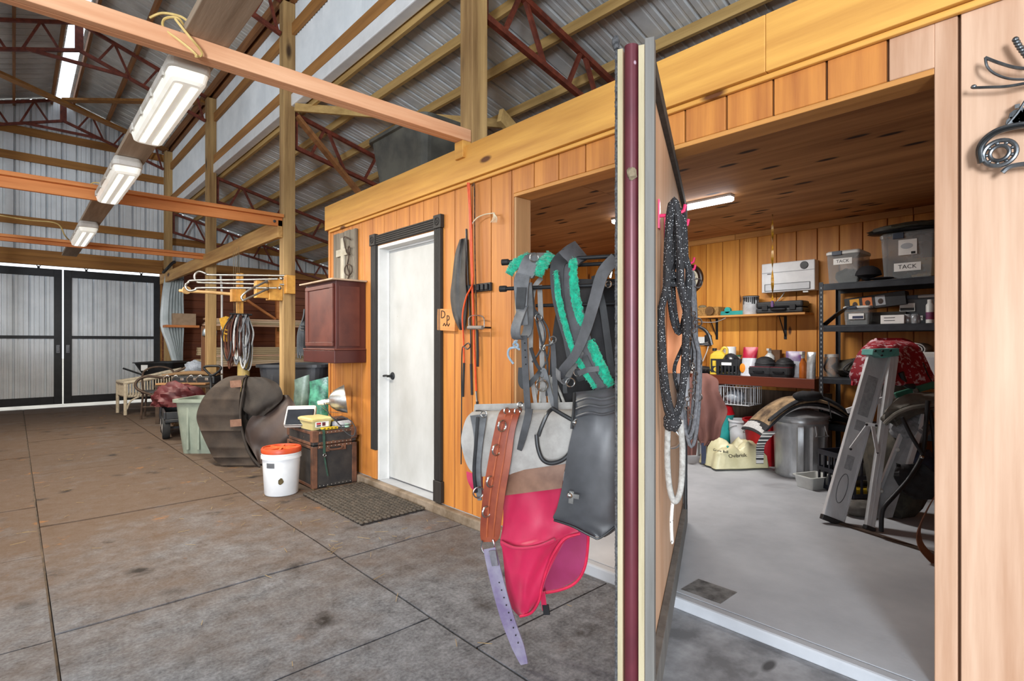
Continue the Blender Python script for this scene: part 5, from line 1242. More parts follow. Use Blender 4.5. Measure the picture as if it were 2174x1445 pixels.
# ---- wagon with burgundy bag
wc_ = onz(400, 928); wc_ = Vector((wc_.x + 0.05, wc_.y + 0.35, 0))
t = thing('garden_wagon', 'low black garden wagon with rubber wheels and loop handle', 'wagon', wc_, math.radians(-8))
B().box(-0.27, 0.27, -0.45, 0.45, 0.22, 0.27).build('tray', M_BLACKP, t, bevel=0.01)
for sx in (-1, 1): B().box(sx * 0.27 - 0.012, sx * 0.27 + 0.012, -0.45, 0.45, 0.271, 0.36).build('tray_side', M_BLACKP, t, bevel=0.004)
for sy in (-1, 1): B().box(-0.256, 0.256, sy * 0.44 - 0.012, sy * 0.44 + 0.012, 0.271, 0.36).build('tray_end', M_BLACKP, t, bevel=0.004)
for sx in (-1, 1):
    for sy in (-1, 1):
        wl_ = B(); wl_.lathe([(0.06, -0.035), (0.09, -0.045), (0.13, -0.042), (0.14, -0.02), (0.14, 0.02), (0.13, 0.042), (0.09, 0.045), (0.06, 0.035)], 22, tr(sx * 0.25, sy * 0.30, 0.14) @ rot('Y', 90))
        wo = wl_.build('wheel', mat('tyre_rubber', '1a1a1b', '262626', 0.8), t)
        B().lathe([(0.0, -0.05), (0.055, -0.046), (0.065, -0.036), (0.065, 0.036), (0.055, 0.046), (0.0, 0.05)], 16, tr(sx * 0.25, sy * 0.30, 0.14) @ rot('Y', 90)).build('hub', mat('white_hub', 'c9c6c0', 'b3b0aa', 0.5), wo)
B().bar((-0.25, -0.30, 0.14), (0.25, -0.30, 0.14), 0.03, 0.03).build('axle', M_BLACKM, t)
B().bar((-0.25, 0.30, 0.14), (0.25, 0.30, 0.14), 0.03, 0.03).build('axle', M_BLACKM, t)
h0 = at(448, 812, 8.3); h1 = at(446, 795, 8.3)
hb_ = B(); hb_.tube([at(449, 842, 8.1), h0, h1], 0.018, 8)
hb_.tube(bez([h1, at(437, 786, 8.3), at(433, 780, 8.3), at(440, 777, 8.3), at(464, 777, 8.3), at(469, 782, 8.3), at(462, 790, 8.3), at(452, 796, 8.3), h1], 5), 0.018, 8)
o = hb_.build('pull_handle', M_BLACKM); o.parent = t; o.matrix_parent_inverse = (tr(wc_) @ Matrix.Rotation(math.radians(-8), 4, 'Z')).inverted()
bgc = at(378, 868, 7.75)
t = thing('burgundy_bag', 'slumped burgundy rug bag with black trim on the wagon', 'bag', bgc)
bl_ = lump(bgc + EZ * 0.10, 0.34, 0.28, 0.27, 0.20, 4.2, 44, 26, seed=4)
for v in bl_.v: v.z = max(v.z, 0.372)
place(bl_, 'body', mat('burgundy_nylon', '5e1f22', '431416', 0.6, 0, 5, bump=0.2), t)
b_ = B(); atube(b_, [(352, 836, 7.76), (343, 860, 7.72), (341, 885, 7.72), (350, 900, 7.72)], 0.018); place(b_, 'trim', M_BLACKP, t)
b_ = B(); atube(b_, [(352, 852, 7.72), (372, 862, 7.69), (392, 862, 7.70), (405, 855, 7.72)], 0.012); place(b_, 'zip', M_BLACKP, t)
skc = at(389, 892, 7.45)
t = thing('cloth_sack', 'crumpled off-white cloth sack at the wagon front', 'sack', skc)
place(lump(skc, 0.17, 0.13, 0.085, 0.25, 6.0, 36, 22, seed=9), 'sack', mat('cream_cloth', 'b7a68c', '95836a', 0.9, 0, 10, bump=0.4), t)
bc = at(392, 872, 7.55)
t = thing('wood_block', 'squared tan wood block standing on the cloth sack', 'wood block', bc)
B().box(-0.07, 0.07, -0.05, 0.05, -0.085, 0.055).build('block', wood('tan_block', '9a7350', '7c5838', 0), t, bevel=0.005)
# ---- wicker bench, steel chair, wheelbarrow
wk = onz(266, 881)
t = thing('wicker_bench', 'white wicker bench end with woven apron by the sliding doors', 'bench', (wk.x, wk.y, 0), math.radians(6))
M_WICK = mat('wicker', 'd2c5ae', 'b9ab92', 0.75, 0, 30, (1, 1, 1), 0.4)
for x, y in ((0, 0), (1.0, 0), (0, 0.5), (1.0, 0.5)):
    B().tube([(x, y, 0), (x, y, 0.56 if x == 0 else 0.74)], 0.026, 8).build('leg', M_WICK, t)
for y in (0, 0.5): B().tube(bez([(-0.02, y, 0.56), (0.4, y, 0.62), (0.75, y, 0.70), (1.03, y, 0.75)], 5), 0.03, 8).build('arm_rail', M_WICK, t)
B().tube([(0, 0, 0.56), (0, 0.5, 0.56)], 0.03, 8).build('end_rail', M_WICK, t)
for k in range(22): B().tube([(0.03 + k * 0.043, 0.0, 0.33), (0.03 + k * 0.043, 0.0, 0.56 + 0.17 * (k / 22) ** 1.3)], 0.011, 5).build('cane', M_WICK, t)
for k in range(10): B().tube([(0.0, 0.04 + k * 0.045, 0.33), (0.0, 0.04 + k * 0.045, 0.55)], 0.011, 5).build('cane', M_WICK, t)
B().box(0.02, 0.98, 0.02, 0.48, 0.30, 0.345).build('seat', M_WICK, t, bevel=0.01)
B().tube(bez([(0.02, 0, 0.10), (0.08, 0, 0.24), (0.2, 0, 0.305)], 5), 0.014, 6).build('brace', M_WICK, t)
B().tube(bez([(0.98, 0, 0.10), (0.92, 0, 0.24), (0.8, 0, 0.305)], 5), 0.014, 6).build('brace', M_WICK, t)
sc_ = onz(299, 890)
t = thing('steel_chair', 'rusty steel chair with curved hoop arm in front of the wicker bench', 'chair', (sc_.x, sc_.y, 0), math.radians(-10))
M_RUST = mat('rusty_brown_steel', '41332a', '5d4a3c', 0.6, 0.4, 14)
for x, y in ((0, 0), (0.46, 0.02), (0.04, 0.44), (0.44, 0.44)): B().tube([(x, y, 0), (x + 0.03 * (1 if x < 0.2 else -1), y, 0.42)], 0.016, 8).build('leg', M_RUST, t)
B().box(0.0, 0.47, -0.02, 0.46, 0.42, 0.45).build('seat', mat('black_vinyl', '17171a', '222226', 0.45), t, bevel=0.012)
B().tube(bez([(0.48, -0.03, 0.30), (0.2, -0.05, 0.38), (-0.04, -0.04, 0.50), (-0.06, 0.05, 0.62), (0.08, 0.08, 0.70), (0.35, 0.08, 0.68), (0.52, 0.08, 0.78), (0.80, 0.1, 0.90), (0.88, 0.1, 0.88)], 8), 0.022, 9).build('hoop_arm', M_RUST, t)
B().tube([(0.02, 0, 0.2), (0.45, 0.02, 0.2)], 0.012, 7).build('stretcher', M_RUST, t)
B().tube(bez([(0.02, 0.46, 0.42), (0.02, 0.52, 0.75), (0.24, 0.54, 0.84), (0.46, 0.52, 0.75), (0.46, 0.46, 0.42)], 6), 0.016, 8).build('back_hoop', M_RUST, t)
wb = at(347, 790, 10.95)
t = thing('wheelbarrow', 'black plastic wheelbarrow tray parked beside the barn door', 'wheelbarrow', (wb.x, wb.y, 0), -YAW + 0.1)
loft([(rrect(0.25, 0.30, 0.08), 0.62), (rrect(0.30, 0.36, 0.1), 0.72), (rrect(0.36, 0.42, 0.1), 0.86), (rrect(0.385, 0.445, 0.1), 0.865), (rrect(0.385, 0.445, 0.1), 0.88), (rrect(0.35, 0.41, 0.1), 0.88), (rrect(0.25, 0.30, 0.08), 0.64)]).build('tray', M_BLACKP, t)
for s in (-1, 1): B().tube([(-0.62, s * 0.25, 0.76), (-0.2, s * 0.22, 0.60), (0.5, s * 0.08, 0.32)], 0.018, 7).build('handle_bar', M_BLACKM, t)
for s in (-1, 1): B().tube([(-0.15, s * 0.24, 0.60), (-0.22, s * 0.25, 0.0)], 0.016, 7).build('leg', M_BLACKM, t)
B().lathe([(0.05, -0.04), (0.15, -0.045), (0.19, -0.02), (0.19, 0.02), (0.15, 0.045), (0.05, 0.04)], 20, tr(0.5, 0, 0.19) @ rot('X', 90)).build('wheel', mat('tyre_rubber', '1a1a1b', '262626', 0.8), t)
B().box(-0.2, -0.08, -0.436, -0.428, 0.72, 0.83, tr(0, 0.02, 0)).build('sticker', M_PAPER, t)
# work table with hook boards behind wagon
tb = at(400, 850, 8.6)
t = thing('low_work_bench', 'low dark bench behind the wagon stacked with boards', 'bench', (tb.x, tb.y, 0), -YAW + 0.05)
B().box(-0.42, 0.42, -0.18, 0.25, 0.56, 0.60).build('top', wood('bench_top', '4a3a2c', '33271d', 0), t, bevel=0.005)
for x in (-0.38, 0.38):
    for y in (-0.14, 0.21): B().box(x - 0.03, x + 0.03, y - 0.03, y + 0.03, 0.0, 0.559).build('leg', wood('bench_top', '4a3a2c', '33271d', 0), t)
def onb(b_, name, m, par, **k):
    return b_.build(name, m, par, **k)
t2 = thing('hook_board', 'tan board with bent steel hooks lying on the low bench', 'board', (tb.x, tb.y, 0.602), -YAW + 0.05)
B().box(-0.40, 0.36, -0.19, -0.02, 0.0, 0.03).build('board', wood('tan_board', 'a87c50', '8a6038', 0), t2, bevel=0.006)
for x in (-0.30, -0.17, 0.06, 0.20): B().tube(bez([(x, -0.12, 0.03), (x - 0.01, -0.14, 0.09), (x + 0.03, -0.14, 0.14), (x + 0.06, -0.13, 0.15), (x + 0.075, -0.13, 0.13)], 5), 0.008, 7).build('hook', M_STEEL, t2)
t3 = thing('black_tack_case', 'flat black case with clasps on the low bench', 'case', (tb.x, tb.y, 0.602), -YAW + 0.05)
B().box(-0.26, 0.40, 0.0, 0.24, 0.0, 0.13).build('case', M_BLACKP, t3, bevel=0.02)
for x in (-0.1, 0.1, 0.28): B().box(x - 0.025, x + 0.025, -0.006, 0.0, 0.06, 0.10).build('clasp', M_STEEL, t3, bevel=0.003)
t4 = thing('bark_slab', 'long curved bark edged slab laid across the black case', 'board', (tb.x, tb.y, 0.734), -YAW + 0.05)
G = []
for i in range(13):
    f = i / 12; G.append([(-0.42 + 0.85 * f, 0.02 + 0.05 * math.sin(3 * f), 0.004 + 0.015 * math.sin(PI * f)), (-0.40 + 0.83 * f, 0.12, 0.045 * math.sin(PI * f) + 0.01), (-0.38 + 0.8 * f, 0.22 - 0.04 * math.sin(4 * f), 0.004)])
B().grid(G, -0.02).build('slab', wood('bark_slab', '9b7a55', '6d5236', 0), t4)
o = lump(at(415, 780, 9.4), 0.17, 0.14, 0.12, 0.2, 4, seed=2)
sk = at(415, 780, 9.4)
o = o.build('striped_cloth', mat('blue_white_cloth', 'b7bcc4', '6f7784', 0.9, 0, 40, (1, 1, 12), 0.2)); tag(o, 'bunched blue and white striped cloth behind the low bench', 'cloth')
t = thing('cloth_stool', 'plain wooden stool under the striped cloth', 'stool', (sk.x, sk.y, 0))
B().box(-0.16, 0.16, -0.16, 0.16, sk.z - 0.135, sk.z - 0.104).build('seat', M_GREYW, t)
for x in (-0.13, 0.13):
    for y in (-0.13, 0.13): B().box(x - 0.02, x + 0.02, y - 0.02, y + 0.02, 0, sk.z - 0.136).build('leg', M_GREYW, t)

# ---- strip curtain bundle at the far post
t = thing('plastic_strip_curtain', 'bundle of clear plastic strips tied back at the far corner post', 'curtain', at(365, 680, 11.2))
M_STRIP = mat('milky_plastic', 'cfd6d6', 'b4bdbd', 0.3, 0, 4, alpha=0.8)
for k in range(6):
    o_ = (k - 2.5) * 6
    rows = [(585, 362 + o_ * 0.8, 378 + o_ * 0.8, 11.2 + 0.03 * k), (630, 358 + o_, 374 + o_, 11.15 + 0.03 * k), (690, 358 + o_ * 1.2, 374 + o_ * 1.1, 11.15 + 0.03 * k), (730, 364 + o_ * 0.7, 378 + o_ * 0.7, 11.2 + 0.03 * k), (765, 370 + o_ * 0.4, 382 + o_ * 0.4, 11.22 + 0.03 * k)]
    b_ = B(); asheet(b_, rows, 4, 4, 0.004, lambda s, t_: 0.03 * math.sin(PI * t_)); place(b_, 'strip', M_STRIP, t)
b_ = B(); b_.lathe([(0.16, 0), (0.165, 0.02), (0.16, 0.04)], 14, tr(at(372, 595, 11.25))); place(b_, 'tie', M_BLACKP, t)
b_ = B(); atube(b_, [(347, 578, 11.2), (355, 570, 11.1), (366, 558, 11.2), (372, 556, 11.25)], 0.03); place(b_, 'gathered_top', M_BLACKP, t)

# ---- blanket bars on the second post
t = thing('blanket_bars', 'bent galvanised tube blanket bars swinging from a wood block on the post', 'rack', at(600, 605, 6.35))
A = []
b_ = B(); b_.box(2.20, 2.358, 6.60, 6.72, 1.76, 2.02).box(2.36 - 0.30, 2.199, 6.61, 6.70, 1.78, 1.98); place(b_, 'mounting_block', M_FASCIA, t, bevel=0.006)
b_ = B(); b_.box(2.361, 2.47, 6.50, 6.583, 1.84, 2.06); place(b_, 'clamp_block', M_FASCIA, t, bevel=0.005)
LA = [(616, 585, 6.45), (520, 584, 6.40), (446, 583, 6.35), (436, 580, 6.33), (424, 576, 6.32), (416, 580, 6.32), (413, 589, 6.32), (418, 597, 6.33), (430, 600, 6.34), (520, 602, 6.40), (612, 604, 6.45)]
LB = [(590, 592, 6.30), (500, 594, 6.24), (412, 595, 6.18), (400, 599, 6.16), (394, 607, 6.16), (398, 615, 6.16), (406, 617, 6.17), (416, 614, 6.18), (424, 611, 6.19), (500, 611, 6.24), (588, 611, 6.30)]
for L_ in (LA, LB):
    b_ = B(); atube(b_, L_, 0.0125, 6, 9); place(b_, 'loop_bar', M_STEEL, t)
b_ = B(); atube(b_, [(568, 596, 6.2), (530, 615, 6.05), (514, 628, 6.0), (515, 636, 6.0), (522, 635, 6.02), (568, 613, 6.2)], 0.0125, 6, 9); place(b_, 'loop_bar', M_STEEL, t)
for u, v in ((566, 598), (568, 613), (598, 591), (594, 611)):
    b_ = B(); b_.ball(at(u, v, 6.27), 0.022, 0.022, 0.022, 10, 6); place(b_, 'bolt', M_STEEL, t)
t = thing('dowel_rail', 'long pale dowel with second wood block hanging behind the blanket bars', 'rail', at(450, 622, 7.2))
b_ = B(); atube(b_, [(382, 617, 7.3), (440, 620, 7.2), (492, 624, 7.1)], 0.022, 4, 9); place(b_, 'dowel', wood('dowel_wood', 'd2ab72', 'b98e55', 0), t)
b_ = B(); b_.lathe([(0.0, -0.03), (0.05, -0.03), (0.055, 0), (0.05, 0.03), (0.0, 0.03)], 16, tr(at(396, 616, 7.25)) @ rot('X', 90)); place(b_, 'knob', wood('dowel_wood', 'd2ab72', 'b98e55', 0), t)
b_ = B()
for u, w_ in ((495, 0.05), (505, 0.06), (514, 0.06)):
    c = at(u, 627, 7.05); b_.box(c.x - w_ / 2, c.x + w_ / 2, c.y - 0.05, c.y + 0.05, c.z - 0.08, c.z + 0.08)
place(b_, 'end_block', M_FASCIA, t)
b_ = B()
for u in (505, 513):
    c0 = at(u, 580, 7.1); c1 = at(u, 668, 7.1); b_.bar(c0, c1, 0.04, 0.03)
place(b_, 'upright', M_FASCIA, t)
b_ = B(); 
for u in (495, 499, 503, 507): b_.tube([at(u, 535 - (u - 495), 7.3), at(u + 1, 600, 7.12), at(u + 2, 664, 7.0)], 0.003, 5)
place(b_, 'hanging_cord', mat('twine', '8a7a5a', '6b5d42', 0.9), t)
# ropes bunch
t = thing('lead_rope_bunch', 'bunch of brown, grey and black lead ropes hanging from a hook rail', 'ropes', at(505, 720, 6.9))
cols = [mat('brown_rope', '4a2a20', '35190f', 0.85, 0, 40), mat('grey_lead_rope', '84868a', '63656a', 0.85, 0, 40), M_BLACKP, mat('rust_rope', '6a3a28', '4f2718', 0.85, 0, 40), mat('white_lead', 'c6c6c4', 'a9a9a6', 0.85, 0, 40)]
rd = random.Random(3)
for k in range(34):
    u0 = rd.uniform(492, 526); w_ = rd.uniform(3, 9); vb = rd.uniform(730, 790); um = 482 + (u0 - 492) * 1.35 + rd.uniform(-6, 6); dd = 6.9 + rd.uniform(-0.08, 0.08)
    b_ = B(); b_.tube(bez([at(u0, 668, dd), at(um - w_, 690 + rd.uniform(0, 10), dd - 0.02), at(um - w_ * 1.2, vb - 25, dd), at(um, vb, dd), at(um + w_, vb - 25, dd), at(um + w_, 700, dd + 0.02), at(u0 + 2, 670, dd)], 5), rd.uniform(0.006, 0.011), 6); place(b_, 'rope', cols[(0, 3, 0, 2)[k % 4]] if um < 500 else cols[(1, 0, 4, 2, 1)[k % 5]], t)
b_ = B(); b_.tube([at(488, 666, 6.92), at(535, 668, 6.92)], 0.012, 7)
for u in (492, 500, 508, 516, 524): b_.tube(bez([at(u, 667, 6.92), at(u + 1, 673, 6.85), at(u + 2, 666, 6.8)], 4), 0.007, 6)
place(b_, 'hook_rail', M_BLACKM, t)
t = thing('yellow_rope', 'yellow braided rope tied in a hank left of the dark ropes', 'rope', at(480, 700, 6.95))
M_YR = mat('yellow_braid', 'c99a2c', 'a8791c', 0.85, 0, 40, bump=0.5)
for k in range(9):
    o_ = (k - 4) * 2.6
    b_ = B(); b_.tube(bez([at(480 + o_ * 1.15, 672 + abs(o_) * 0.4, 6.95), at(481 + o_, 688, 6.90), at(480 + o_ * 0.4, 704, 6.92), at(480 + o_ * 0.35, 722 + 1.5 * (k % 3), 6.93)], 5), 0.014, 6); place(b_, 'strand', M_YR, t)
b_ = B(); b_.tube([at(480 + 5.5 * math.cos(a), 694 + a * 1.3, 6.90 + 0.045 * math.sin(a)) for a in [k * 0.5 for k in range(26)]], 0.011, 6); place(b_, 'binding', M_YR, t)
p0 = at(517, 735, 7.0)
t = thing('rough_pole', 'short rough yellow pole standing under the lead ropes', 'pole', (p0.x, p0.y, 0))
B().lathe([(0.085, 0.0), (0.08, 0.4), (0.075, 0.8), (0.07, 1.24)], 12, cap=(True, True)).build('pole', wood('peeled_pole', 'b29a5a', '8c7440', 2), t)

# ---- lumber store by the far wall
rkL = thing('lumber_rack', 'timber rack uprights holding the stacked boards at the far wall', 'rack', (3.4, 13.2, 0))
for x in (-0.15, 1.3, 2.6):
    B().box(x - 0.045, x + 0.045, 0.25, 0.34, 0, 2.5).build('upright', M_BEAMX, rkL)
    for z in (0.70, 1.58): B().box(x - 0.04, x + 0.04, -0.35, 0.249, z - 0.045, z + 0.045).build('arm', M_GIRT, rkL)
B().bar((0.6, 0.3, 2.25), (1.5, 0.3, 1.66), 0.05, 0.1, (0, 1, 0)).build('brace', M_BEAMX, rkL)
ML = [wood('fresh_board', 'ecd2b0', 'd8b890', 0), wood('fresh_board_pink', 'ebc4a2', 'd8ab86', 0), wood('aged_board', 'cdb48c', 'b0966e', 0)]
def stack(x0, x1, z0, rows_, n, lab, m3=None, dz=0.042):
    rd = random.Random(int(z0 * 100) + n)
    for r_ in range(rows_):
        for c_ in range(n):
            o = B().box(x0 + rd.uniform(-0.12, 0.12), x1, 12.86 + c_ * 0.145, 12.86 + c_ * 0.145 + 0.138, z0 + r_ * dz, z0 + r_ * dz + dz - 0.005).build('lumber_board', ML[rd.randrange(3)] if m3 is None else m3, bevel=0.002, seg=1)
            tag(o, lab[0] % (('bottom', 'second', 'third', 'fourth', 'fifth', 'sixth', 'seventh', 'eighth', 'ninth', 'top')[r_], ('front', 'middle', 'back')[c_]), 'board', lab[1])
stack(2.95, 6.0, 0.747, 10, 2, ('pale board in the low rack stack, %s layer, %s row', 'boards in the low rack stack'))
stack(3.05, 6.0, 1.627, 4, 2, ('pale board in the high rack stack, %s layer, %s row', 'boards in the high rack stack'))
cbx = ony(424, 677, 12.75)
t = thing('cardboard_box', 'plain cardboard carton at the end of the high lumber stack', 'box', (cbx.x, 12.95, 1.627))
B().box(-0.46, -0.05, -0.12, 0.16, 0.0, 0.24).build('carton', mat('cardboard', 'a98e72', '937a60', 0.85), t, bevel=0.003)
B().box(-0.6, -0.0, -0.18, 0.22, -0.05, -0.003).build('shelf_board', M_BEAMX, t)
# conduit + twin lamp on third post
t = thing('conduit', 'thin white conduit running down beside the third post', 'conduit', (2.45, 10.03, 1.5))
B().tube([(0.12, -0.03, -1.5), (0.12, -0.03, 0.62), (0.10, -0.03, 0.9)], 0.016, 7).build('pipe', M_WHITEJ, t)
fb = at(445, 705, 9.2)
t = thing('flood_light', 'grey twin outdoor lamp on a board behind the yellow rope', 'lamp', fb)
for s in (-1, 1): B().lathe([(0.0, 0.06), (0.03, 0.06), (0.05, 0.02), (0.055, -0.05), (0.05, -0.06), (0, -0.06)], 14, tr(s * 0.06, 0, 0)).build('lamp_head', mat('zinc', '8f979b', '747c80', 0.4, 0.7), t)
B().box(-0.11, 0.11, 0.04, 0.08, -0.9 - (fb.z - 0.9) + 0.0 if False else -fb.z, 0.1).build('backboard', wood('brown_backboard', '7a5030', '5f3c22', 2), t)
# ---- big grey bins and bags behind the second post
for (u, d, rr, hh, lb) in ((640, 7.6, 0.46, 0.97, 'large dark grey tub behind the blanket bar post'),):
    c = at(u, 800, d); t = thing('stock_tub', lb, 'tub', (c.x, c.y, 0), -YAW)
    loft([(rrect(rr * 0.75, rr * 0.75, 0.12), 0.0), (rrect(rr * 0.95, rr * 0.95, 0.14), hh - 0.04), (rrect(rr * 1.03, rr * 1.03, 0.15), hh - 0.038), (rrect(rr * 1.03, rr * 1.03, 0.15), hh), (rrect(rr * 0.93, rr * 0.93, 0.14), hh), (rrect(rr * 0.75, rr * 0.75, 0.12), 0.05)]).build('tub', M_TUBDK, t)
    for x in (-0.5, 0, 0.5): B().box(x * rr - 0.02, x * rr + 0.02, -rr * 0.93, -rr * 0.80, 0.25, hh - 0.05).build('rib', M_TUBDK, t, bevel=0.006)
M_GRN = mat('green_bag_film', '4f9a7c', '1f4f3f', 0.25, 0, 14, bump=0.3)
for (u, v0, v1, du, d, m_, lb) in ((641, 800, 960, 13, 6.35, mat('grey_green_film', '7d9488', '55675e', 0.3, 0, 9, bump=0.3), 'grey green feed bag standing behind the trunk'), (682, 803, 950, 20, 5.75, M_GRN, 'shiny green plastic feed bag leaning behind the heat lamp')):
    c = at(u, 880, d); zt = at(u, v0, d).z; wd = du * d / FPX
    t = thing('feed_bag', lb, 'bag', (c.x, c.y, 0), -YAW + 0.15)
    G = []
    for i in range(9):
        z = zt * i / 8; k_ = math.sin(PI * min(1, 0.25 + i / 11)); G.append([(wd * (1.15 + 0.15 * k_) * math.cos(a) * (1 + 0.05 * nz(a * 2, i)), (0.11 * k_ * (1 - (i / 8) ** 4) + 0.012) * math.sin(a), z + (0.03 * math.cos(a) if i > 6 else 0)) for a in [2 * PI * j / 18 for j in range(19)]])
    B().grid(G, 0.0).build('bag', m_, t)
# ---- black tub on top of the tack room
b0 = Vector((2.62, 4.05, CEIL + 0.101))
t = thing('stock_tub', 'dusty black rubber tub resting on top of the tack room', 'tub', b0, 0.0)
M_OLDT = mat('dusty_black_rubber', '3c3b36', '55534a', 0.7, 0, 5, bump=0.1)
loft([(rrect(0.20, 0.36, 0.07), 0.0), (rrect(0.25, 0.44, 0.08), 0.44), (rrect(0.275, 0.465, 0.09), 0.445), (rrect(0.275, 0.465, 0.09), 0.475), (rrect(0.24, 0.43, 0.08), 0.475), (rrect(0.19, 0.35, 0.07), 0.03)]).build('tub', M_OLDT, t)
loft([(rrect(0.278, 0.468, 0.09), 0.476), (rrect(0.278, 0.468, 0.09), 0.482)], True, True)
# ================================================================ RIGHT OF THE DOOR: WHIPS, SIGN, TOOL STRIP
XH = XW - 0.004
def wx(u, v, off=0.03): return onx(u, v, XW - off)
def wtube(b_, px, r, off=0.03, n=6, m=7): return b_.tube(bez([wx(u, v, o if len(q) else off) if False else wx(u, v, off) for (u, v, *q) in px for o in [off]], n), r, m)
t = thing('tool_strip', 'black tool gripper strip screwed to the siding', 'tool rack', wx(1025, 610, 0.0))
b_ = B(); p, q = wx(1046, 608, 0.0), wx(966, 620, 0.0); b_.box(XW - 0.022, XW - 0.001, p.y, q.y, p.z - 0.028, p.z + 0.028); pb(b_, 'strip', M_BLACKP, t, bevel=0.004)
for k in range(5):
    y = p.y + 0.03 + k * 0.045; b_ = B().box(XW - 0.036, XW - 0.0225, y - 0.015, y + 0.015, p.z - 0.02, p.z + 0.02); pb(b_, 'gripper', M_BLACKM, t, bevel=0.004)
M_ORW = mat('orange_cable', 'd9521f', 'bf4213', 0.45, 0, 20)
t = thing('orange_whip', 'long orange driving whip with black grip leaning on the siding', 'whip', wx(1005, 700))
b_ = B(); wtube(b_, [(993, 388), (997, 450), (999, 520), (1004, 640), (1007, 740), (1011, 830)], 0.0075, 0.045); pb(b_, 'shaft', M_ORW, t)
b_ = B(); wtube(b_, [(1011, 830), (1012, 842), (1013, 852)], 0.008, 0.045); pb(b_, 'ferrule', M_CHROME, t)
b_ = B(); wtube(b_, [(1013, 852), (1014, 866), (1014, 872)], 0.010, 0.045); pb(b_, 'butt', M_BLACKP, t)
t = thing('orange_lunge_whip', 'thin orange whip doubled over with a black cord loop', 'whip', wx(985, 700))
b_ = B(); wtube(b_, [(996, 388), (1000, 470), (1003, 560), (1003, 602), (990, 630), (982, 670), (984, 720), (985, 770)], 0.0065, 0.055); pb(b_, 'shaft', M_ORW, t)
b_ = B(); wtube(b_, [(985, 770), (984, 800), (983, 842)], 0.009, 0.055); pb(b_, 'grip', M_BLACKP, t)
b_ = B(); wtube(b_, [(985, 735), (994, 728), (998, 735), (992, 741), (982, 738), (980, 790), (980, 860), (979, 985)], 0.0045, 0.06); pb(b_, 'lash', M_BLACKP, t)
t = thing('black_whip', 'black whip with thick grip beside the orange whips', 'whip', wx(1000, 780))
b_ = B(); wtube(b_, [(990, 500), (994, 600), (999, 700), (1000, 772)], 0.005, 0.035); pb(b_, 'shaft', M_BLACKP, t)
b_ = B(); wtube(b_, [(1000, 772), (1002, 838)], 0.0095, 0.035); pb(b_, 'grip', M_BLACKP, t)
t = thing('braided_whip', 'brown braided whip reaching up to the fascia', 'whip', wx(1010, 600))
b_ = B(); wtube(b_, [(1002, 395), (1005, 392), (1007, 400), (1008, 520), (1011, 650), (1013, 720)], 0.0048, 0.028); pb(b_, 'braid', mat('brown_braid', '6b4a2a', '1f1712', 0.7, 0, 60, (1, 1, 1)), t)
b_ = B(); wtube(b_, [(1013, 700), (1014, 740), (1014, 778)], 0.0095, 0.028); pb(b_, 'grip', M_BLACKP, t)
t = thing('leather_chap', 'dark leather shoeing chap hanging by the door casing', 'chap', wx(975, 590))
def wsheet(b_, rows, nu, nv, th, fold=None, off=0.03): return asheet(b_, rows, nu, nv, th, fold, lambda u, v, d: onx(u, v, XW - off - d))
b_ = B(); wsheet(b_, [(508, 976, 988, 0.0, 505), (540, 966, 988, 0.01), (590, 960, 987, 0.015), (630, 956, 990, 0.015), (670, 962, 988, 0.012), (700, 975, 985, 0.008)], 8, 5, 0.006, lambda s, t_: 0.012 * math.sin(7 * t_)); pb(b_, 'leather', mat('old_grey_leather', '2f2d2b', '4a4643', 0.55, 0, 8, bump=0.2), t)
b_ = B(); wtube(b_, [(990, 486), (991, 520), (992, 560)], 0.008, 0.03); pb(b_, 'strap', M_BLACKP, t)
sg0, sg1 = wx(934, 657, 0.0), wx(972, 701, 0.0)
t = thing('brand_sign', 'small wooden sign burned with DP and a zigzag mark', 'sign', wx(953, 680, 0.0))
c = wx(953, 679, 0.0); hw = abs(sg0.y - sg1.y) / 2; hh = abs(sg0.z - sg1.z) / 2
Ms = tr(c) @ Matrix.Rotation(0.06, 4, 'X')
b_ = B().box(-0.028, -0.001, -hw, hw, -hh, hh, Ms); pb(b_, 'board', wood('sign_wood', 'c98a4a', 'b5733a', 1), t, bevel=0.003)
Mt = Matrix(((0, 0, -1, 0), (-1, 0, 0, 0), (0, 1, 0, 0), (0, 0, 0, 1)))      # text in the wall plane facing the aisle
MB_ = mat('burnt_wood', '3a2312', None, 0.8)
o = text('D', 0.085, MB_, Ms @ tr(-0.029, 0.035, 0.036) @ Mt, None); under(o, t)
o = text('p', 0.085, MB_, Ms @ tr(-0.029, -0.030, 0.022) @ Mt, None); under(o, t)
zg = B(); pts = [(-0.029, 0.03 - 0.016 * k, -0.045 + (0.02 if k % 2 else 0.0)) for k in range(6)]
for a, b2 in zip(pts, pts[1:]): zg.bar(Ms @ Vector(a), Ms @ Vector(b2), 0.006, 0.004, (1, 0, 0))
pb(zg, 'burnt_mark', MB_, t)
rp_ = wx(1012, 665, 0.0)
t = thing('roller_handle', 'steel tie handle with grey rubber roller fixed to the siding', 'handle', rp_)
a, b2 = wx(996, 695, 0.06), wx(1028, 695, 0.06); a2, b3 = wx(997, 672, 0.05), wx(1026, 672, 0.05)
o = B().tube(bez([b2, b3 + Vector((0, 0.004, 0)), a2 - Vector((0, 0.004, 0)), a], 5), 0.0045, 7); pb(o, 'wire', M_CHROME, t)
o = B().tube([a.lerp(b2, -0.05), a.lerp(b2, 0.9)], 0.013, 12); pb(o, 'roller', mat('grey_rubber', '8a8078', '6f665e', 0.7), t)
o = B().tube([b2, b2 + Vector((0.055, 0, 0))], 0.006, 7); pb(o, 'bracket', M_BLACKM, t)
t = thing('twine_tail', 'pale twine end tied above the tool strip', 'twine', wx(1030, 462))
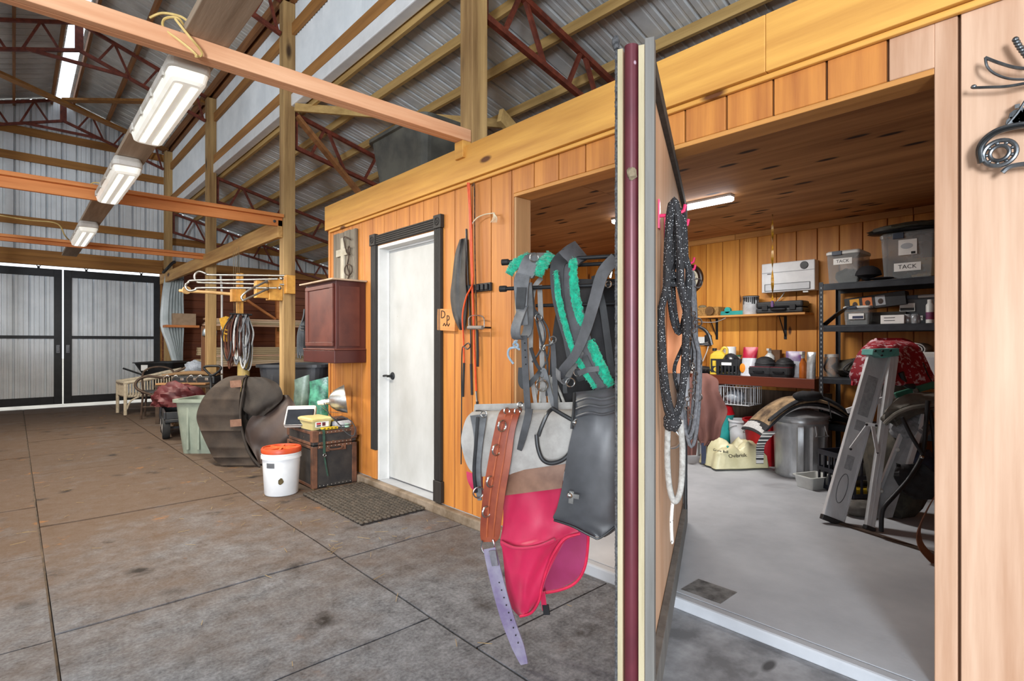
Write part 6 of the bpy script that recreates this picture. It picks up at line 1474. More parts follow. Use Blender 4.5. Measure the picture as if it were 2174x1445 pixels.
b_ = B(); wtube(b_, [(1000, 478), (1012, 463), (1030, 455), (1050, 452)], 0.004, 0.04); pb(b_, 'twine', mat('pale_twine', 'd6cdb6', 'c0b69c', 0.9), t)
for k in range(5):
    b_ = B(); wtube(b_, [(1048, 452), (1047 + k * 2, 462), (1042 + k * 3, 472)], 0.0022, 0.04); pb(b_, 'frayed_end', mat('pale_twine', 'd6cdb6', 'c0b69c', 0.9), t)
# cord tied round the lamps
t = thing('cord_loop', 'yellowed cord looped over the pink tie beam at the nearest lamp', 'cord', (0.7, 3.03, 2.8))
b_ = B(); b_.tube(bez([at(318, 38, 2.62), at(345, 28, 2.62), at(385, 36, 2.60), at(405, 55, 2.60), at(402, 75, 2.66), at(380, 40, 2.58), at(350, 40, 2.58), at(348, 60, 2.56), at(380, 85, 2.58), at(405, 105, 2.60), at(418, 118, 2.62)], 7), 0.006, 6); place(b_, 'loop', mat('yellowed_cord', 'd9bd7c', 'bd9f5e', 0.7), t)
b_ = B(); b_.tube(bez([at(372, 40, 2.57), at(400, 75, 2.57), at(425, 105, 2.62), at(428, 118, 2.64), at(415, 120, 2.65)], 7), 0.006, 6); place(b_, 'loop', mat('yellowed_cord', 'd9bd7c', 'bd9f5e', 0.7), t)
t = thing('lamp_cable', 'thin cable looping beside the middle lamp', 'cable', at(205, 410, 5.6))
b_ = B(); b_.tube(bez([at(218, 390, 5.55), at(198, 388, 5.55), at(184, 400, 5.55), at(186, 418, 5.55), at(200, 425, 5.6), at(218, 420, 5.65)], 7), 0.007, 6); place(b_, 'loop', mat('yellowed_cord', 'd9bd7c', 'bd9f5e', 0.7), t)
t = thing('lamp_cable', 'cable drooping along the girt to the far lamp', 'cable', at(120, 480, 9.0))
b_ = B(); b_.tube(bez([at(0, 457, 9.0), at(60, 467, 9.0), at(120, 474, 9.0), at(138, 500, 9.0), at(150, 512, 9.2), at(160, 515, 9.2)], 7), 0.010, 6); place(b_, 'loop', mat('yellowed_cord', 'd9bd7c', 'bd9f5e', 0.7), t)
# ================================================================ INSIDE THE TACK ROOM
def yat(u, X): t = t_of(u); return X * (CS - t * SN) / (SN + t * CS)
def bld(b_, name, m, par, **k): return b_.build(name, m, par, **k)
M_SHELFM = mat('shelf_grey_steel', '3a3d42', '2d3035', 0.45, 0.5, 10)
M_CLEARD = mat('smoky_clear_plastic', 'aab0b2', '8e9496', 0.25, 0, 4, alpha=0.5)
M_LIDP = mat('pale_lid', 'd5d6d2', 'c5c6c2', 0.4)
M_NAVYC = mat('navy_clip', '3a4658', '2d3848', 0.4)
M_STUFFB = mat('dark_contents', '26241f', '4a4438', 0.8, 0, 12)
FX = Matrix(((0, 0, -1, 0), (-1, 0, 0, 0), (0, 1, 0, 0), (0, 0, 0, 1)))        # writing that faces -X
# drain patch in the slab
c = onz(1505, 1254, SLABZ)
B().box(c.x - 0.085, c.x + 0.085, c.y - 0.10, c.y + 0.10, SLABZ - 0.004, SLABZ + 0.0015).build('patch', mat('rough_patch', '7c7a78', '4a4846', 0.95, 0, 14, bump=0.4), slab)

# ---- heater
hy0, hy1 = yat(1730, XB - 0.12), yat(1617, XB - 0.12)
dh = (XB - 0.12) / (SN + t_of(1617) * CS); hz0 = CAMH + (728 - 622) / FPX * dh; hz1 = CAMH + (728 - 561) / FPX * dh
t = thing('wall_heater', 'white wall heater unit with round black knob above the shelf', 'heater', (XB - 0.001, hy0, hz0))
HW, HH = hy1 - hy0, hz1 - hz0
B().box(-0.12, 0.0, 0.0, HW, 0.0, HH).build('case', mat('heater_white', 'e4e6e8', 'dadcdf', 0.35), t, bevel=0.008)
B().box(-0.124, -0.1205, 0.003, HW - 0.003, HH * 0.66, HH * 0.685).build('seam', mat('heater_grey', 'b3b6ba', 'a5a8ac', 0.4), t)
B().box(-0.1245, -0.1205, 0.05, HW - 0.04, HH * 0.06, HH * 0.27).build('outlet_flap', mat('heater_flap', 'd3d6da', 'c8cbd0', 0.4), t, bevel=0.002)
fr_ = B(); 
for a, b2 in (((0.045, HH * 0.05), (HW - 0.035, HH * 0.05)), ((0.045, HH * 0.28), (HW - 0.035, HH * 0.28)), ((0.045, HH * 0.05), (0.045, HH * 0.28)), ((HW - 0.035, HH * 0.05), (HW - 0.035, HH * 0.28))): fr_.bar((-0.1245, a[0], a[1]), (-0.1245, b2[0], b2[1]), 0.004, 0.003, (1, 0, 0))
fr_.build('flap_outline', mat('heater_line', '55585c', None, 0.5), t)
B().lathe([(0, 0), (0.036, 0), (0.04, 0.003), (0.036, 0.008), (0, 0.009)], 24, tr(-0.1205, 0.10, HH * 0.83) @ rot('Y', -90)).build('knob', M_BLACKP, t)
B().box(-0.1225, -0.1205, HW - 0.10, HW - 0.06, HH * 0.62, HH * 0.645).build('maker_mark', M_INK, t)
B().box(-0.10, -0.06, 0.07, 0.12, -0.02, -0.001).build('foot', M_LIDP, t)
wr = B().tube(bez([(-0.05, 0.32, 0.0), (-0.04, 0.36, -0.05), (-0.02, 0.42, -0.10), (-0.01, 0.46, -0.12)], 6), 0.005, 6).build('cable', M_LIDP, t)
# ---- clock
cc = onx(1462, 592, XB - 0.03)
t = thing('wall_clock', 'round wall clock with dark brown rim and cream dial', 'clock', (XB - 0.001, cc.y, cc.z))
Mc = rot('Y', -90)
B().lathe([(0.118, 0.012), (0.125, 0.03), (0.14, 0.042), (0.16, 0.045), (0.175, 0.035), (0.18, 0.0), (0.0, 0.0)], 40, Mc).build('rim', mat('dark_brown_rim', '2a1712', '1d0f0b', 0.35), t)
B().lathe([(0.119, 0.014), (0.0, 0.014)], 40, Mc).build('dial', mat('cream_dial', 'ddd6bf', 'cfc7ac', 0.6), t)
for k in range(1, 13):
    a = 2 * PI * k / 12; text(str(k), 0.036, M_INK, tr(-0.0155, -0.092 * math.sin(a), 0.092 * math.cos(a)) @ FX, t, 'numeral', 0.0008)
B().bar((-0.019, 0.0, 0.0), (-0.019, -0.068 * math.sin(2 * PI * 0.238), 0.068 * math.cos(2 * PI * 0.238)), 0.002, 0.005, (1, 0, 0)).build('hour_hand', M_INK, t)
B().bar((-0.021, 0.0, 0.0), (-0.021, -0.09 * math.sin(2 * PI * 0.72), 0.09 * math.cos(2 * PI * 0.72)), 0.002, 0.004, (1, 0, 0)).build('minute_hand', M_INK, t)
# ---- fly strip
p0 = at(1640, 480, 5.25); p1 = at(1640, 645, 5.25)
t = thing('fly_strip', 'yellow sticky fly strip hanging from the plywood ceiling', 'fly strip', p0)
G = []
for i in range(25):
    f = i / 24; a = f * 11; c = Vector((p0.x, p0.y, CEIL - (CEIL - p1.z) * f)); s = Vector((math.cos(a), math.sin(a), 0)) * (0.011 + 0.008 * f ** 4)
    G.append([c - s, c + s])
b_ = B(); b_.grid(G, 0.0015); pb(b_, 'strip', mat('fly_paper', 'b98a2a', '7a5312', 0.3, 0, 40), t)
b_ = B(); b_.lathe([(0.013, -0.03), (0.016, 0.0), (0.013, 0.03)], 12, tr(p1), cap=(True, True)); pb(b_, 'tube', mat('purple_tube', '5a3d6b', '47305a', 0.5), t)
# ---- wall shelf with contents
SZ = 1.567; sy0, sy1 = 2.02, 3.42
t = thing('wall_shelf', 'narrow pine wall shelf on black brackets under the heater', 'shelf', (XB, sy0, SZ))
B().box(-0.25, -0.001, 0.0, sy1 - sy0, -0.022, 0.0).build('board', hd, t, bevel=0.003)
for y in (0.28, 1.05):
    b_ = B().box(-0.006, -0.001, y - 0.014, y + 0.014, -0.27, -0.023).box(-0.2, -0.0065, y - 0.014, y + 0.014, -0.029, -0.023); b_.bar((-0.008, y, -0.24), (-0.17, y, -0.03), 0.006, 0.012); b_.build('bracket', M_BLACKM, t)
B().tube(bez([(-0.2, 0.85, -0.03), (-0.16, 1.0, -0.07), (-0.15, 1.2, -0.06), (-0.14, 1.35, -0.03)], 6), 0.005, 6).build('cable', M_LIDP, t)
def sx(u, X=XB - 0.13): return yat(u, X)
t = thing('paint_can', 'dripped white paint can on the wall shelf', 'paint can', (XB - 0.13, sx(1594), SZ + 0.001))
B().lathe([(0.0, 0.0), (0.08, 0.0), (0.083, 0.004), (0.083, 0.19), (0.086, 0.195), (0.083, 0.2), (0.07, 0.2), (0.07, 0.194), (0, 0.194)], 28).build('can', mat('can_label', 'd0d0cf', 'b5b6b8', 0.4, 0.1, 14, bump=0.05), t)
dp = B()
for k in range(26):
    a = 2 * PI * k / 26; z0 = 0.19 - random.uniform(0.015, 0.085); r_ = 0.0842
    dp.add([(r_ * math.cos(a), r_ * math.sin(a), 0.19), (r_ * math.cos(a + 0.22), r_ * math.sin(a + 0.22), 0.19), (r_ * math.cos(a + 0.19), r_ * math.sin(a + 0.19), z0), (r_ * math.cos(a + 0.04), r_ * math.sin(a + 0.04), z0)], [(0, 1, 2, 3)])
dp.build('paint_drip', mat('black_paint', '121214', None, 0.3), t)
B().lathe([(0.084, 0.192), (0.0875, 0.197), (0.084, 0.203)], 28).build('rim', M_INK, t)
t = thing('tool_case', 'black moulded tool case lying on the wall shelf', 'case', (XB - 0.13, sx(1661), SZ + 0.001))
B().box(-0.10, 0.10, -0.235, 0.235, 0.0, 0.055).build('base', M_BLACKP, t, bevel=0.014)
B().box(-0.10, 0.10, -0.235, 0.235, 0.057, 0.125).build('lid', M_BLACKP, t, bevel=0.02)
for y in (-0.14, 0.14): B().box(-0.112, -0.1, y - 0.03, y + 0.03, 0.03, 0.085).build('latch', M_BLACKM, t, bevel=0.004)
B().tube(bez([(-0.10, -0.07, 0.045), (-0.125, -0.06, 0.04), (-0.125, 0.06, 0.04), (-0.10, 0.07, 0.045)], 5), 0.009, 7).build('handle', M_BLACKP, t)
t = thing('teal_level', 'teal plastic level tool lying beside the paint can', 'tool', (XB - 0.13, sx(1553), SZ + 0.001))
M_TEAL = mat('teal_plastic', '2b9c96', '1f807b', 0.45)
B().box(-0.02, 0.02, -0.15, 0.15, 0.0, 0.05).build('body', M_TEAL, t, bevel=0.008)
B().lathe([(0, -0.02), (0.035, -0.02), (0.035, 0.02), (0, 0.02)], 16, tr(0, 0.04, 0.06) @ rot('Y', 90)).build('dial', M_TEAL, t)
t = thing('wicker_basket', 'small woven tan basket at the left end of the wall shelf', 'basket', (XB - 0.13, sx(1500), SZ + 0.001))
loft([(rrect(0.08, 0.18, 0.01), 0.0), (rrect(0.09, 0.19, 0.01), 0.10), (rrect(0.08, 0.18, 0.01), 0.10), (rrect(0.07, 0.17, 0.01), 0.02)]).build('weave', mat('basket_weave', 'b0854a', '7a5526', 0.8, 0, 80, bump=0.6), t)
B().lathe([(0, 0), (0.05, 0.0), (0.05, 0.03), (0, 0.03)], 20, tr(-0.10, -0.10, 0.055) @ rot('Y', -90)).build('tape_roll', mat('tape_brown', '6a4a26', '4e3418', 0.5), t)
B().ball((0, 0.05, 0.11), 0.04, 0.05, 0.025).build('twine_ball', mat('twine', '8a7a5a', '6b5d42', 0.9), t)

# ---- counter
CTZ = 0.912; cx0 = 5.60; cy0, cy1 = 1.85, 3.95
t = thing('counter', 'red brown wooden counter along the back wall', 'counter', (cx0, cy0, CTZ))
M_REDW = wood('mahogany_paint', '6b2f1c', '54220f', 1, 10, 0.4, 0.08)
B().box(0.02, XB - cx0 - 0.001, 0.0, cy1 - cy0, -0.03, 0.0).build('top', M_REDW, t, bevel=0.003)
B().box(0.0, 0.019, -0.002, cy1 - cy0, -0.095, -0.0).build('front_rail', M_REDW, t, bevel=0.003)
for y in (0.02, 1.0, 2.05): B().box(0.06, XB - cx0 - 0.002, y, y + 0.03, -0.16, -0.031).build('bracket', M_REDW, t)
B().box(XB - cx0 - 0.03, XB - cx0 - 0.001, 0.0, 2.0, -CTZ + SLABZ + 0.0, -0.17).build('back_panel', mat('grey_brown_panel', '5d4b3c', '463628', 0.8, 0, 5, (1, 6, 0.3)), t)
def onc(u, X): return (X, yat(u, X), CTZ + 0.001)
t = thing('paper_towel_roll', 'white paper towel roll standing at the back of the counter', 'paper roll', onc(1550, 5.98))
B().lathe([(0.0, 0), (0.062, 0), (0.064, 0.004), (0.064, 0.30), (0.06, 0.302), (0.02, 0.302), (0.02, 0.28), (0, 0.28)], 26).build('roll', mat('tissue', 'ecebea', 'dedddb', 0.9), t)
t = thing('paper_cup', 'white paper cone cup beside the towel roll', 'cup', onc(1528, 5.99))
B().lathe([(0.0, 0), (0.03, 0), (0.045, 0.26), (0.04, 0.26), (0.026, 0.01)], 20).build('cup', mat('tissue', 'ecebea', 'dedddb', 0.9), t)
t = thing('supplement_tub', 'white tub with green lid behind the black crate', 'tub', onc(1557, 5.85))
B().lathe([(0, 0), (0.07, 0), (0.08, 0.2), (0, 0.2)], 26).build('body', M_LIDP, t)
B().lathe([(0.084, 0.195), (0.085, 0.21), (0.0, 0.214)], 26).build('lid', mat('green_lid', '2f7d63', '25664f', 0.4), t)
t = thing('yellow_jug', 'yellow handled jug with black label on the counter', 'jug', onc(1526, 5.74), 0.2)
M_YEL = mat('yellow_jug_plastic', 'd9b93a', 'c7a52c', 0.4)
b_ = loft([(rrect(0.06, 0.085, 0.02), 0.0), (rrect(0.06, 0.085, 0.02), 0.18), (rrect(0.055, 0.08, 0.02), 0.215), (rrect(0.03, 0.045, 0.02), 0.25), (rrect(0.022, 0.022, 0.02), 0.26)]); b_.build('body', M_YEL, t)
B().tube(bez([(0, -0.02, 0.245), (0, -0.05, 0.29), (0, -0.085, 0.28), (0, -0.088, 0.22)], 6), 0.015, 8).build('handle', M_YEL, t)
B().lathe([(0, 0), (0.024, 0), (0.024, 0.03), (0, 0.03)], 16, tr(0, 0.045, 0.255)).build('cap', M_INK, t)
l = B().box(-0.0625, -0.0602, -0.07, 0.07, 0.02, 0.17).build('label', M_INK, t)
B().box(-0.0635, -0.0626, -0.05, 0.05, 0.09, 0.15).build('label_print', M_YEL, l); B().ball((-0.063, 0.0, 0.055), 0.001, 0.04, 0.03).build('label_print', M_YEL, l)
t = thing('black_crate', 'small black plastic crate with white label on the counter', 'crate', onc(1552, 5.70))
cr = B(); cr.box(-0.09, 0.09, -0.12, 0.12, 0.0, 0.01)
for s in (-1, 1):
    cr.box(-0.09, 0.09, s * 0.12 - 0.004, s * 0.12 + 0.004, 0.011, 0.17); cr.box(s * 0.09 - 0.004, s * 0.09 + 0.004, -0.115, 0.115, 0.10, 0.17)
    for k in range(6): cr.box(s * 0.09 - 0.004, s * 0.09 + 0.004, -0.11 + k * 0.04, -0.09 + k * 0.04, 0.011, 0.1)
cr.build('crate', M_BLACKP, t)
B().box(-0.0975, -0.0945, -0.05, 0.06, 0.105, 0.135).build('label', M_PAPER, t)
B().ball((0, 0, 0.13), 0.075, 0.10, 0.10, 14, 9, fn=lambda d: 1 + 0.12 * nz(d.x * 5, d.y * 5, d.z * 4)).build('bag_liner', mat('black_bag_film', '17181a', '3a3c40', 0.25, 0, 12, bump=0.5), t)
t = thing('treat_bag', 'standing treat bag in crimson and white on the counter edge', 'bag', onc(1587, 5.68), 0.1)
def standbag(m1, m2, w_, h_, dth=0.045, tilt=0.0):
    for nm, f0, f1, m_ in (('pouch', 0.0, 0.62, m1), ('pouch_top', 0.62, 1.0, m2)):
        G = []
        for i in range(7):
            f = f0 + (f1 - f0) * i / 6; dd = dth * (1 - f ** 3) + 0.003; ww = w_ * (1 - 0.12 * math.sin(PI * f) * 0.4)
            G.append([(dd * math.cos(a) + 0.01 * f, ww * math.sin(a) * (1 + 0.03 * nz(f * 6, a)) + tilt * f, h_ * f) for a in [2 * PI * j / 18 for j in range(19)]])
        B().grid(G, 0).build(nm, m_, t)
standbag(mat('silver_white_film', 'd5d5d8', 'bfc0c4', 0.3, 0, 10, bump=0.2), mat('crimson_film', 'b51b3c', '9c1230', 0.35, 0, 10, bump=0.2), 0.075, 0.30, 0.05, -0.03)
l = B().ball((-0.047, 0.035, 0.08), 0.006, 0.03, 0.05, 10, 8).build('carrot_print', mat('orange_print', 'e08a1e', 'd07a10', 0.5), t)
for k, (u, w_, h_, lb) in enumerate(((1620, 0.125, 0.14, 'black soft grooming bag with red piping on the counter'), (1660, 0.105, 0.13, 'black helmet bag on the counter'))):
    t = thing('grooming_bag', lb, 'bag', onc(u + 2 * k, 5.74))
    loft([(rrect(0.10, w_, 0.05), 0.0), (rrect(0.11, w_ + 0.008, 0.05), 0.03), (rrect(0.11, w_ + 0.008, 0.05), 0.085), (rrect(0.105, w_, 0.05), 0.095)]).build('base', mat('black_cordura', '141416', '222225', 0.75, 0, 30), t)
    loft([(rrect(0.106, w_ + 0.003, 0.05), 0.096), (rrect(0.106, w_ + 0.003, 0.05), 0.102)]).build('piping', mat('dark_red_piping', '7a2430', '5f1a24', 0.6), t)
    B().ball((0, -0.02, 0.10), 0.095, w_ * 0.92, h_ * 0.75, 18, 10, fn=lambda d: 1.0 if d.z > 0 else 0.98).build('top', mat('black_cordura', '141416', '222225', 0.75, 0, 30), t)
    for zz in (0.13, 0.16): 
        b_ = B(); b_.torus((0, -0.02, zz), 0.09 if zz < 0.15 else 0.07, 0.006, (0, 0, 1), 20, 6)
        for v in b_.v: v.y *= w_ / 0.1
        b_.build('zip', M_BLACKM, t)
    B().tube(bez([(-0.112, -0.05, 0.05), (-0.125, -0.04, 0.055), (-0.125, 0.04, 0.055), (-0.112, 0.05, 0.05)], 5), 0.006, 6).build('handle', M_BLACKM, t)
t = thing('purple_bag', 'silver and purple treat bag behind the spray bottle', 'bag', onc(1688, 5.78), 0.1)
standbag(mat('silver_film', 'b9bcc4', '8e929c', 0.25, 0, 10, bump=0.3), mat('purple_film', '6a3a78', '8f92a0', 0.3, 0, 5, bump=0.2), 0.09, 0.26, 0.045)
t = thing('spray_bottle', 'spray bottle with amber liquid and white trigger', 'spray bottle', onc(1705, 5.66))
B().lathe([(0, 0), (0.033, 0), (0.035, 0.01), (0.035, 0.10), (0.033, 0.14), (0.014, 0.19), (0.013, 0.2), (0, 0.2)], 20).build('bottle', mat('amber_liquid', 'b0622a', '8f4a1a', 0.2), t)
B().lathe([(0.015, 0.195), (0.016, 0.23), (0.0, 0.232)], 14).box(-0.06, 0.02, -0.012, 0.012, 0.232, 0.258).bar((-0.045, 0, 0.232), (-0.035, 0, 0.195), 0.008, 0.008).build('trigger', M_LIDP, t)
t = thing('silver_bag', 'narrow silver foil bag at the right end of the counter', 'bag', onc(1722, 5.66), 0.0)
standbag(mat('foil_film', 'c3c5c6', '9a9c9e', 0.25, 0.4, 12, bump=0.4), mat('foil_film', 'c3c5c6', '9a9c9e', 0.25, 0.4, 12, bump=0.4), 0.042, 0.255, 0.035)
t = thing('pump_dispenser', 'white pump top bottle behind the black bags', 'bottle', onc(1634, 5.98))
B().lathe([(0, 0), (0.05, 0), (0.05, 0.2), (0.02, 0.235), (0, 0.235)], 18).build('bottle', M_LIDP, t); B().lathe([(0.02, 0.235), (0.02, 0.26), (0, 0.262)], 14).box(-0.05, 0.015, -0.012, 0.012, 0.262, 0.285).build('pump', M_LIDP, t)
t = thing('small_carton', 'little brown carton standing behind the helmet bag', 'box', onc(1648, 6.02))
B().box(-0.03, 0.03, -0.05, 0.05, 0.0, 0.27).build('carton', mat('brown_carton', '6a4a30', '583c26', 0.8), t, bevel=0.003)
t = thing('white_canister', 'tall white canister at the left end of the counter', 'canister', onc(1476, 5.72))
B().lathe([(0, 0), (0.055, 0), (0.055, 0.30), (0.04, 0.33), (0, 0.33)], 22).build('body', M_LIDP, t); B().lathe([(0.042, 0.33), (0.042, 0.36), (0, 0.362)], 18).build('cap', M_LIDP, t)
t = thing('black_glove', 'pair of dark gloves lying left of the yellow jug', 'glove', onc(1497, 5.70))
b_ = B(); b_.ball((0, 0, 0.04), 0.07, 0.09, 0.045, 12, 8, fn=lambda d: 1 + 0.15 * nz(d.x * 4, d.y * 4, d.z * 4))
for k in range(4): b_.tube([(-0.03, 0.03 - 0.03 * k, 0.05), (-0.10, 0.04 - 0.032 * k, 0.045)], 0.013, 7)
b_.build('glove', M_BLACKP, t)
t = thing('switch_box', 'black and white switch box hung on the wall left of the jug', 'switch', (XB - 0.002, yat(1500, XB), 1.24))
B().box(-0.05, 0.0, -0.07, 0.0, -0.02, 0.11).build('black_case', M_BLACKP, t, bevel=0.006); B().box(-0.04, 0.0, 0.005, 0.09, 0.0, 0.09).build('white_plate', M_LIDP, t, bevel=0.004)
B().tube(bez([(-0.03, -0.04, -0.02), (-0.04, -0.02, -0.1), (-0.03, 0.03, -0.2)], 5), 0.006, 6).build('cable', M_LIDP, t)
# ---- under the counter
wy0, wy1 = yat(1592, 5.66), yat(1524, 5.66)
t = thing('wire_basket', 'white coated wire basket hung below the counter', 'basket', (5.64, wy0, 0.60))
bw = B(); BW, BH, BD = wy1 - wy0, 0.19, 0.3
for x in (0, BD):
    for z in (0, BH): bw.tube([(x, 0, z), (x, BW, z)], 0.004, 6)
    for k in range(10): bw.tube([(x, BW * k / 9, 0), (x, BW * k / 9, BH)], 0.003, 5)
for y in (0, BW):
    for z in (0, BH): bw.tube([(0, y, z), (BD, y, z)], 0.004, 6)
    for k in range(7): bw.tube([(BD * k / 6, y, 0), (BD * k / 6, y, BH)], 0.003, 5)
for k in range(9): bw.tube([(0, BW * k / 8, 0), (BD, BW * k / 8, 0)], 0.003, 5)
bw.build('wires', mat('white_wire', 'e0e1e2', 'd2d3d4', 0.4), t)
B().ball((BD / 2, BW * 0.62, 0.075), 0.12, BW * 0.3, 0.07, 12, 8, fn=lambda d: 1 + 0.15 * nz(d.x * 5, d.y * 4, d.z * 5)).build('crumpled_plastic', mat('crumpled_film', 'b9bdc2', '8e939a', 0.3, 0, 12, bump=0.5), t)
for y in (0.02, BW - 0.02): B().tube([(BD / 2, y, BH), (BD / 2, y, CTZ - 0.6 - 0.032)], 0.004, 6).build('hanger', M_LIDP, t)
def floorat(u, v): p = onz(u, v, SLABZ); return Vector((p.x, p.y, SLABZ))
def bucket(u, X, r0, r1, h, m, lb, name='bucket', bail=True):
    t = thing(name, lb, 'bucket', (X, yat(u, X), SLABZ + 0.001))
    B().lathe([(0, 0.004), (r0, 0), (r1, h), (r1 * 1.06, h + 0.002), (r1 * 1.06, h + 0.02), (r1 * 0.97, h + 0.02), (r0 * 0.96, 0.02), (0, 0.02)], 30).build('body', m, t)
    if bail: B().tube([(r1 * math.cos(a), r1 * math.sin(a), h - 0.03 - 0.55 * r1 * abs(math.sin(a)) ** 1.5) for a in [PI + PI * k / 16 - PI / 2 - PI / 2 for k in range(17)]], 0.003, 6).build('bail', M_STEEL, t)
    return t
bucket(1577, 5.72, 0.115, 0.14, 0.36, M_WHITEB, 'white bucket with wire bail under the counter')
bucket(1622, 5.48, 0.135, 0.19, 0.42, mat('red_plastic', 'b5141f', '9c0f18', 0.35, 0, 5), 'large red plastic bucket behind the feed bag')
t = thing('green_tub', 'teal plastic scoop tub with red top behind the leather chaps', 'tub', (5.75, yat(1530, 5.75), SLABZ + 0.001))
B().lathe([(0, 0), (0.10, 0), (0.14, 0.42), (0.0, 0.42)], 24).build('body', M_TEAL, t); B().lathe([(0.145, 0.415), (0.12, 0.5), (0.0, 0.52)], 24).build('lid', mat('red_plastic', 'b5141f', '9c0f18', 0.35, 0, 5), t)
# leather hide / chaps hanging
t = thing('leather_chaps', 'brown suede chaps hanging from the counter end', 'chaps', at(1510, 860, 5.35))
M_SUEDE = mat('brown_suede', '7d5348', '64403a', 0.85, 0, 4, (1, 1, 0.5), 0.15, 6)
b_ = B(); asheet(b_, [(792, 1470, 1502, 5.45), (806, 1468, 1524, 5.38), (830, 1466, 1526, 5.33), (855, 1468, 1538, 5.31), (875, 1472, 1544, 5.30), (905, 1478, 1532, 5.29), (930, 1484, 1526, 5.29), (946, 1490, 1505, 5.29)], 14, 6, 0.006, lambda s, t_: 0.05 * math.sin(t_ * 10 + s) * s ** 0.6); pb(b_, 'leg', M_SUEDE, t)
b_ = B(); asheet(b_, [(800, 1452, 1476, 5.42), (860, 1450, 1480, 5.36), (920, 1452, 1482, 5.34), (966, 1456, 1478, 5.33)], 8, 6, 0.006, lambda s, t_: 0.03 * math.sin(t_ * 8)); pb(b_, 'leg', M_SUEDE, t)
b_ = B(); b_.add([], []); 
for k in range(9): b_.strap([at(1490 + k * 4, 936, 5.295), at(1489 + k * 4.2, 946 - abs(k - 2), 5.295)], 0.016, 0.003, RT)
pb(b_, 'fringe', M_SUEDE, t)
b_ = B(); b_.strap([at(1494, 940, 5.27), at(1494, 984, 5.24)], 0.045, 0.004, RT); pb(b_, 'blue_strap', mat('navy_strap', '2a3148', '20263a', 0.7), t)
b_ = B(); b_.tube([Vector((5.62, yat(1470, 5.62) + 0.1, 0.99)), at(1486, 794, 5.44), at(1470, 797, 5.44)], 0.01, 6); pb(b_, 'hanger', M_BLACKM, t)
t = thing('shampoo_bottle', 'white bottle with lilac cap on the slab under the chaps', 'bottle', floorat(1484, 972) + Vector((0.1, 0.1, 0.001)))
loft([(rrect(0.03, 0.045, 0.015), 0), (rrect(0.03, 0.045, 0.015), 0.14), (rrect(0.015, 0.02, 0.012), 0.17)]).build('body', M_LIDP, t); B().lathe([(0, 0.17), (0.022, 0.17), (0.02, 0.21), (0, 0.21)], 14).build('cap', mat('lilac_cap', 'a079b0', '8d68a0', 0.4), t)
# feed bag on the floor
c = at(1557, 970, 5.25); c.z = SLABZ
t = thing('feed_sack', 'crumpled cream feed sack with printed lettering on the slab', 'sack', c)
M_SACK = mat('printed_sack', 'cfc7a2', 'b7ae86', 0.4, 0, 5, bump=0.25, bscale=14)
def pillow(c, L, W, H, rz, bend, seed):
    M = tr(c) @ Matrix.Rotation(rz, 4, 'Z'); b_ = B(); n = 18; G0 = []; G1 = []
    for i in range(n + 1):
        r0 = []; r1 = []
        for j in range(n + 1):
            x = -1 + 2 * i / n; y = -1 + 2 * j / n
            k = (max(0, 1 - x ** 4) * max(0, 1 - y ** 4)) ** 0.45
            h = H * k * (1 + 0.22 * nz(x * 3 + seed, y * 3) + 0.10 * nz(x * 8, y * 9 + seed)) * (1 - bend * math.exp(-(x / 0.22) ** 2))
            e = 1 - 0.05 * nz(x * 4, y * 4, seed)
            r0.append(M @ Vector((x * L * e, y * W * e, 0.02 + h))); r1.append(M @ Vector((x * L * e, y * W * e, 0.004 + 0.012 * (1 - k))))
        G0.append(r0); G1.append(r1)
    b_.grid(G0, 0); b_.grid(G1, 0); return b_
pb(pillow(c, 0.27, 0.17, 0.235, -YAW + 0.12, 0.35, 3.0), 'sack', M_SACK, t)
Mtx = Matrix.Rotation(-YAW, 4, 'Z') @ rot('X', 68)
def sackt(s, u, v, sz, d, rz=0.0): 
    o = text(s, sz, M_INK, tr(at(u, v, d)) @ Matrix.Rotation(-YAW, 4, 'Z') @ rot('X', 62) @ rot('Z', rz), None); under(o, t)
ds = (c - Vector((0, 0, CAMH))).dot(FW)
sackt('Ovibrisk', 1566, 967, 0.05, ds - 0.185, 4); sackt('Grow Bull', 1530, 957, 0.034, ds - 0.17, -10)
for u, v in ((1530, 967), (1545, 948)):
    b_ = B(); b_.ball(at(u, v, ds - 0.12), 0.012, 0.012, 0.012, 10, 6); pb(b_, 'blue_mark', M_TEAL, t)
# ---- trash can and western saddle pad on it
tcx, tcy = 5.27, 1.86
t = thing('trash_can', 'dented galvanised steel trash can on the slab', 'trash can', (tcx, tcy, SLABZ + 0.001))
M_GALV = mat('galvanised_can', 'bfc0c1', '9a9b9d', 0.32, 0.55, 8, (1, 1, 0.4), 0.05)
vs = []; fs = []; n_ = 96
prof = [(0.205, 0.0, 0), (0.21, 0.012, 0), (0.205, 0.03, 0), (0.208, 0.05, 1), (0.222, 0.45, 1), (0.222, 0.47, 0), (0.228, 0.485, 0), (0.222, 0.50, 0), (0.224, 0.53, 0), (0.231, 0.54, 0)]
for r_, z, f in prof:
    for k in range(n_):
        a = 2 * PI * k / n_; q = r_ + (0.011 * (1 if (k // 4) % 2 else -1) * f if (k // 24) % 2 == 0 else 0); vs.append((q * math.cos(a), q * math.sin(a), z))
for i in range(len(prof) - 1):
    for k in range(n_): fs.append((i * n_ + k, i * n_ + (k + 1) % n_, (i + 1) * n_ + (k + 1) % n_, (i + 1) * n_ + k))
b_ = B(); b_.add(vs, fs, True); b_.f.append(list(range(n_))[::-1]); b_.sm.append(False); b_.build('body', M_GALV, t)
lid = B().lathe([(0.236, 0.525), (0.238, 0.545), (0.225, 0.555), (0.15, 0.578), (0.0, 0.585)], 40).build('lid', M_GALV, t)
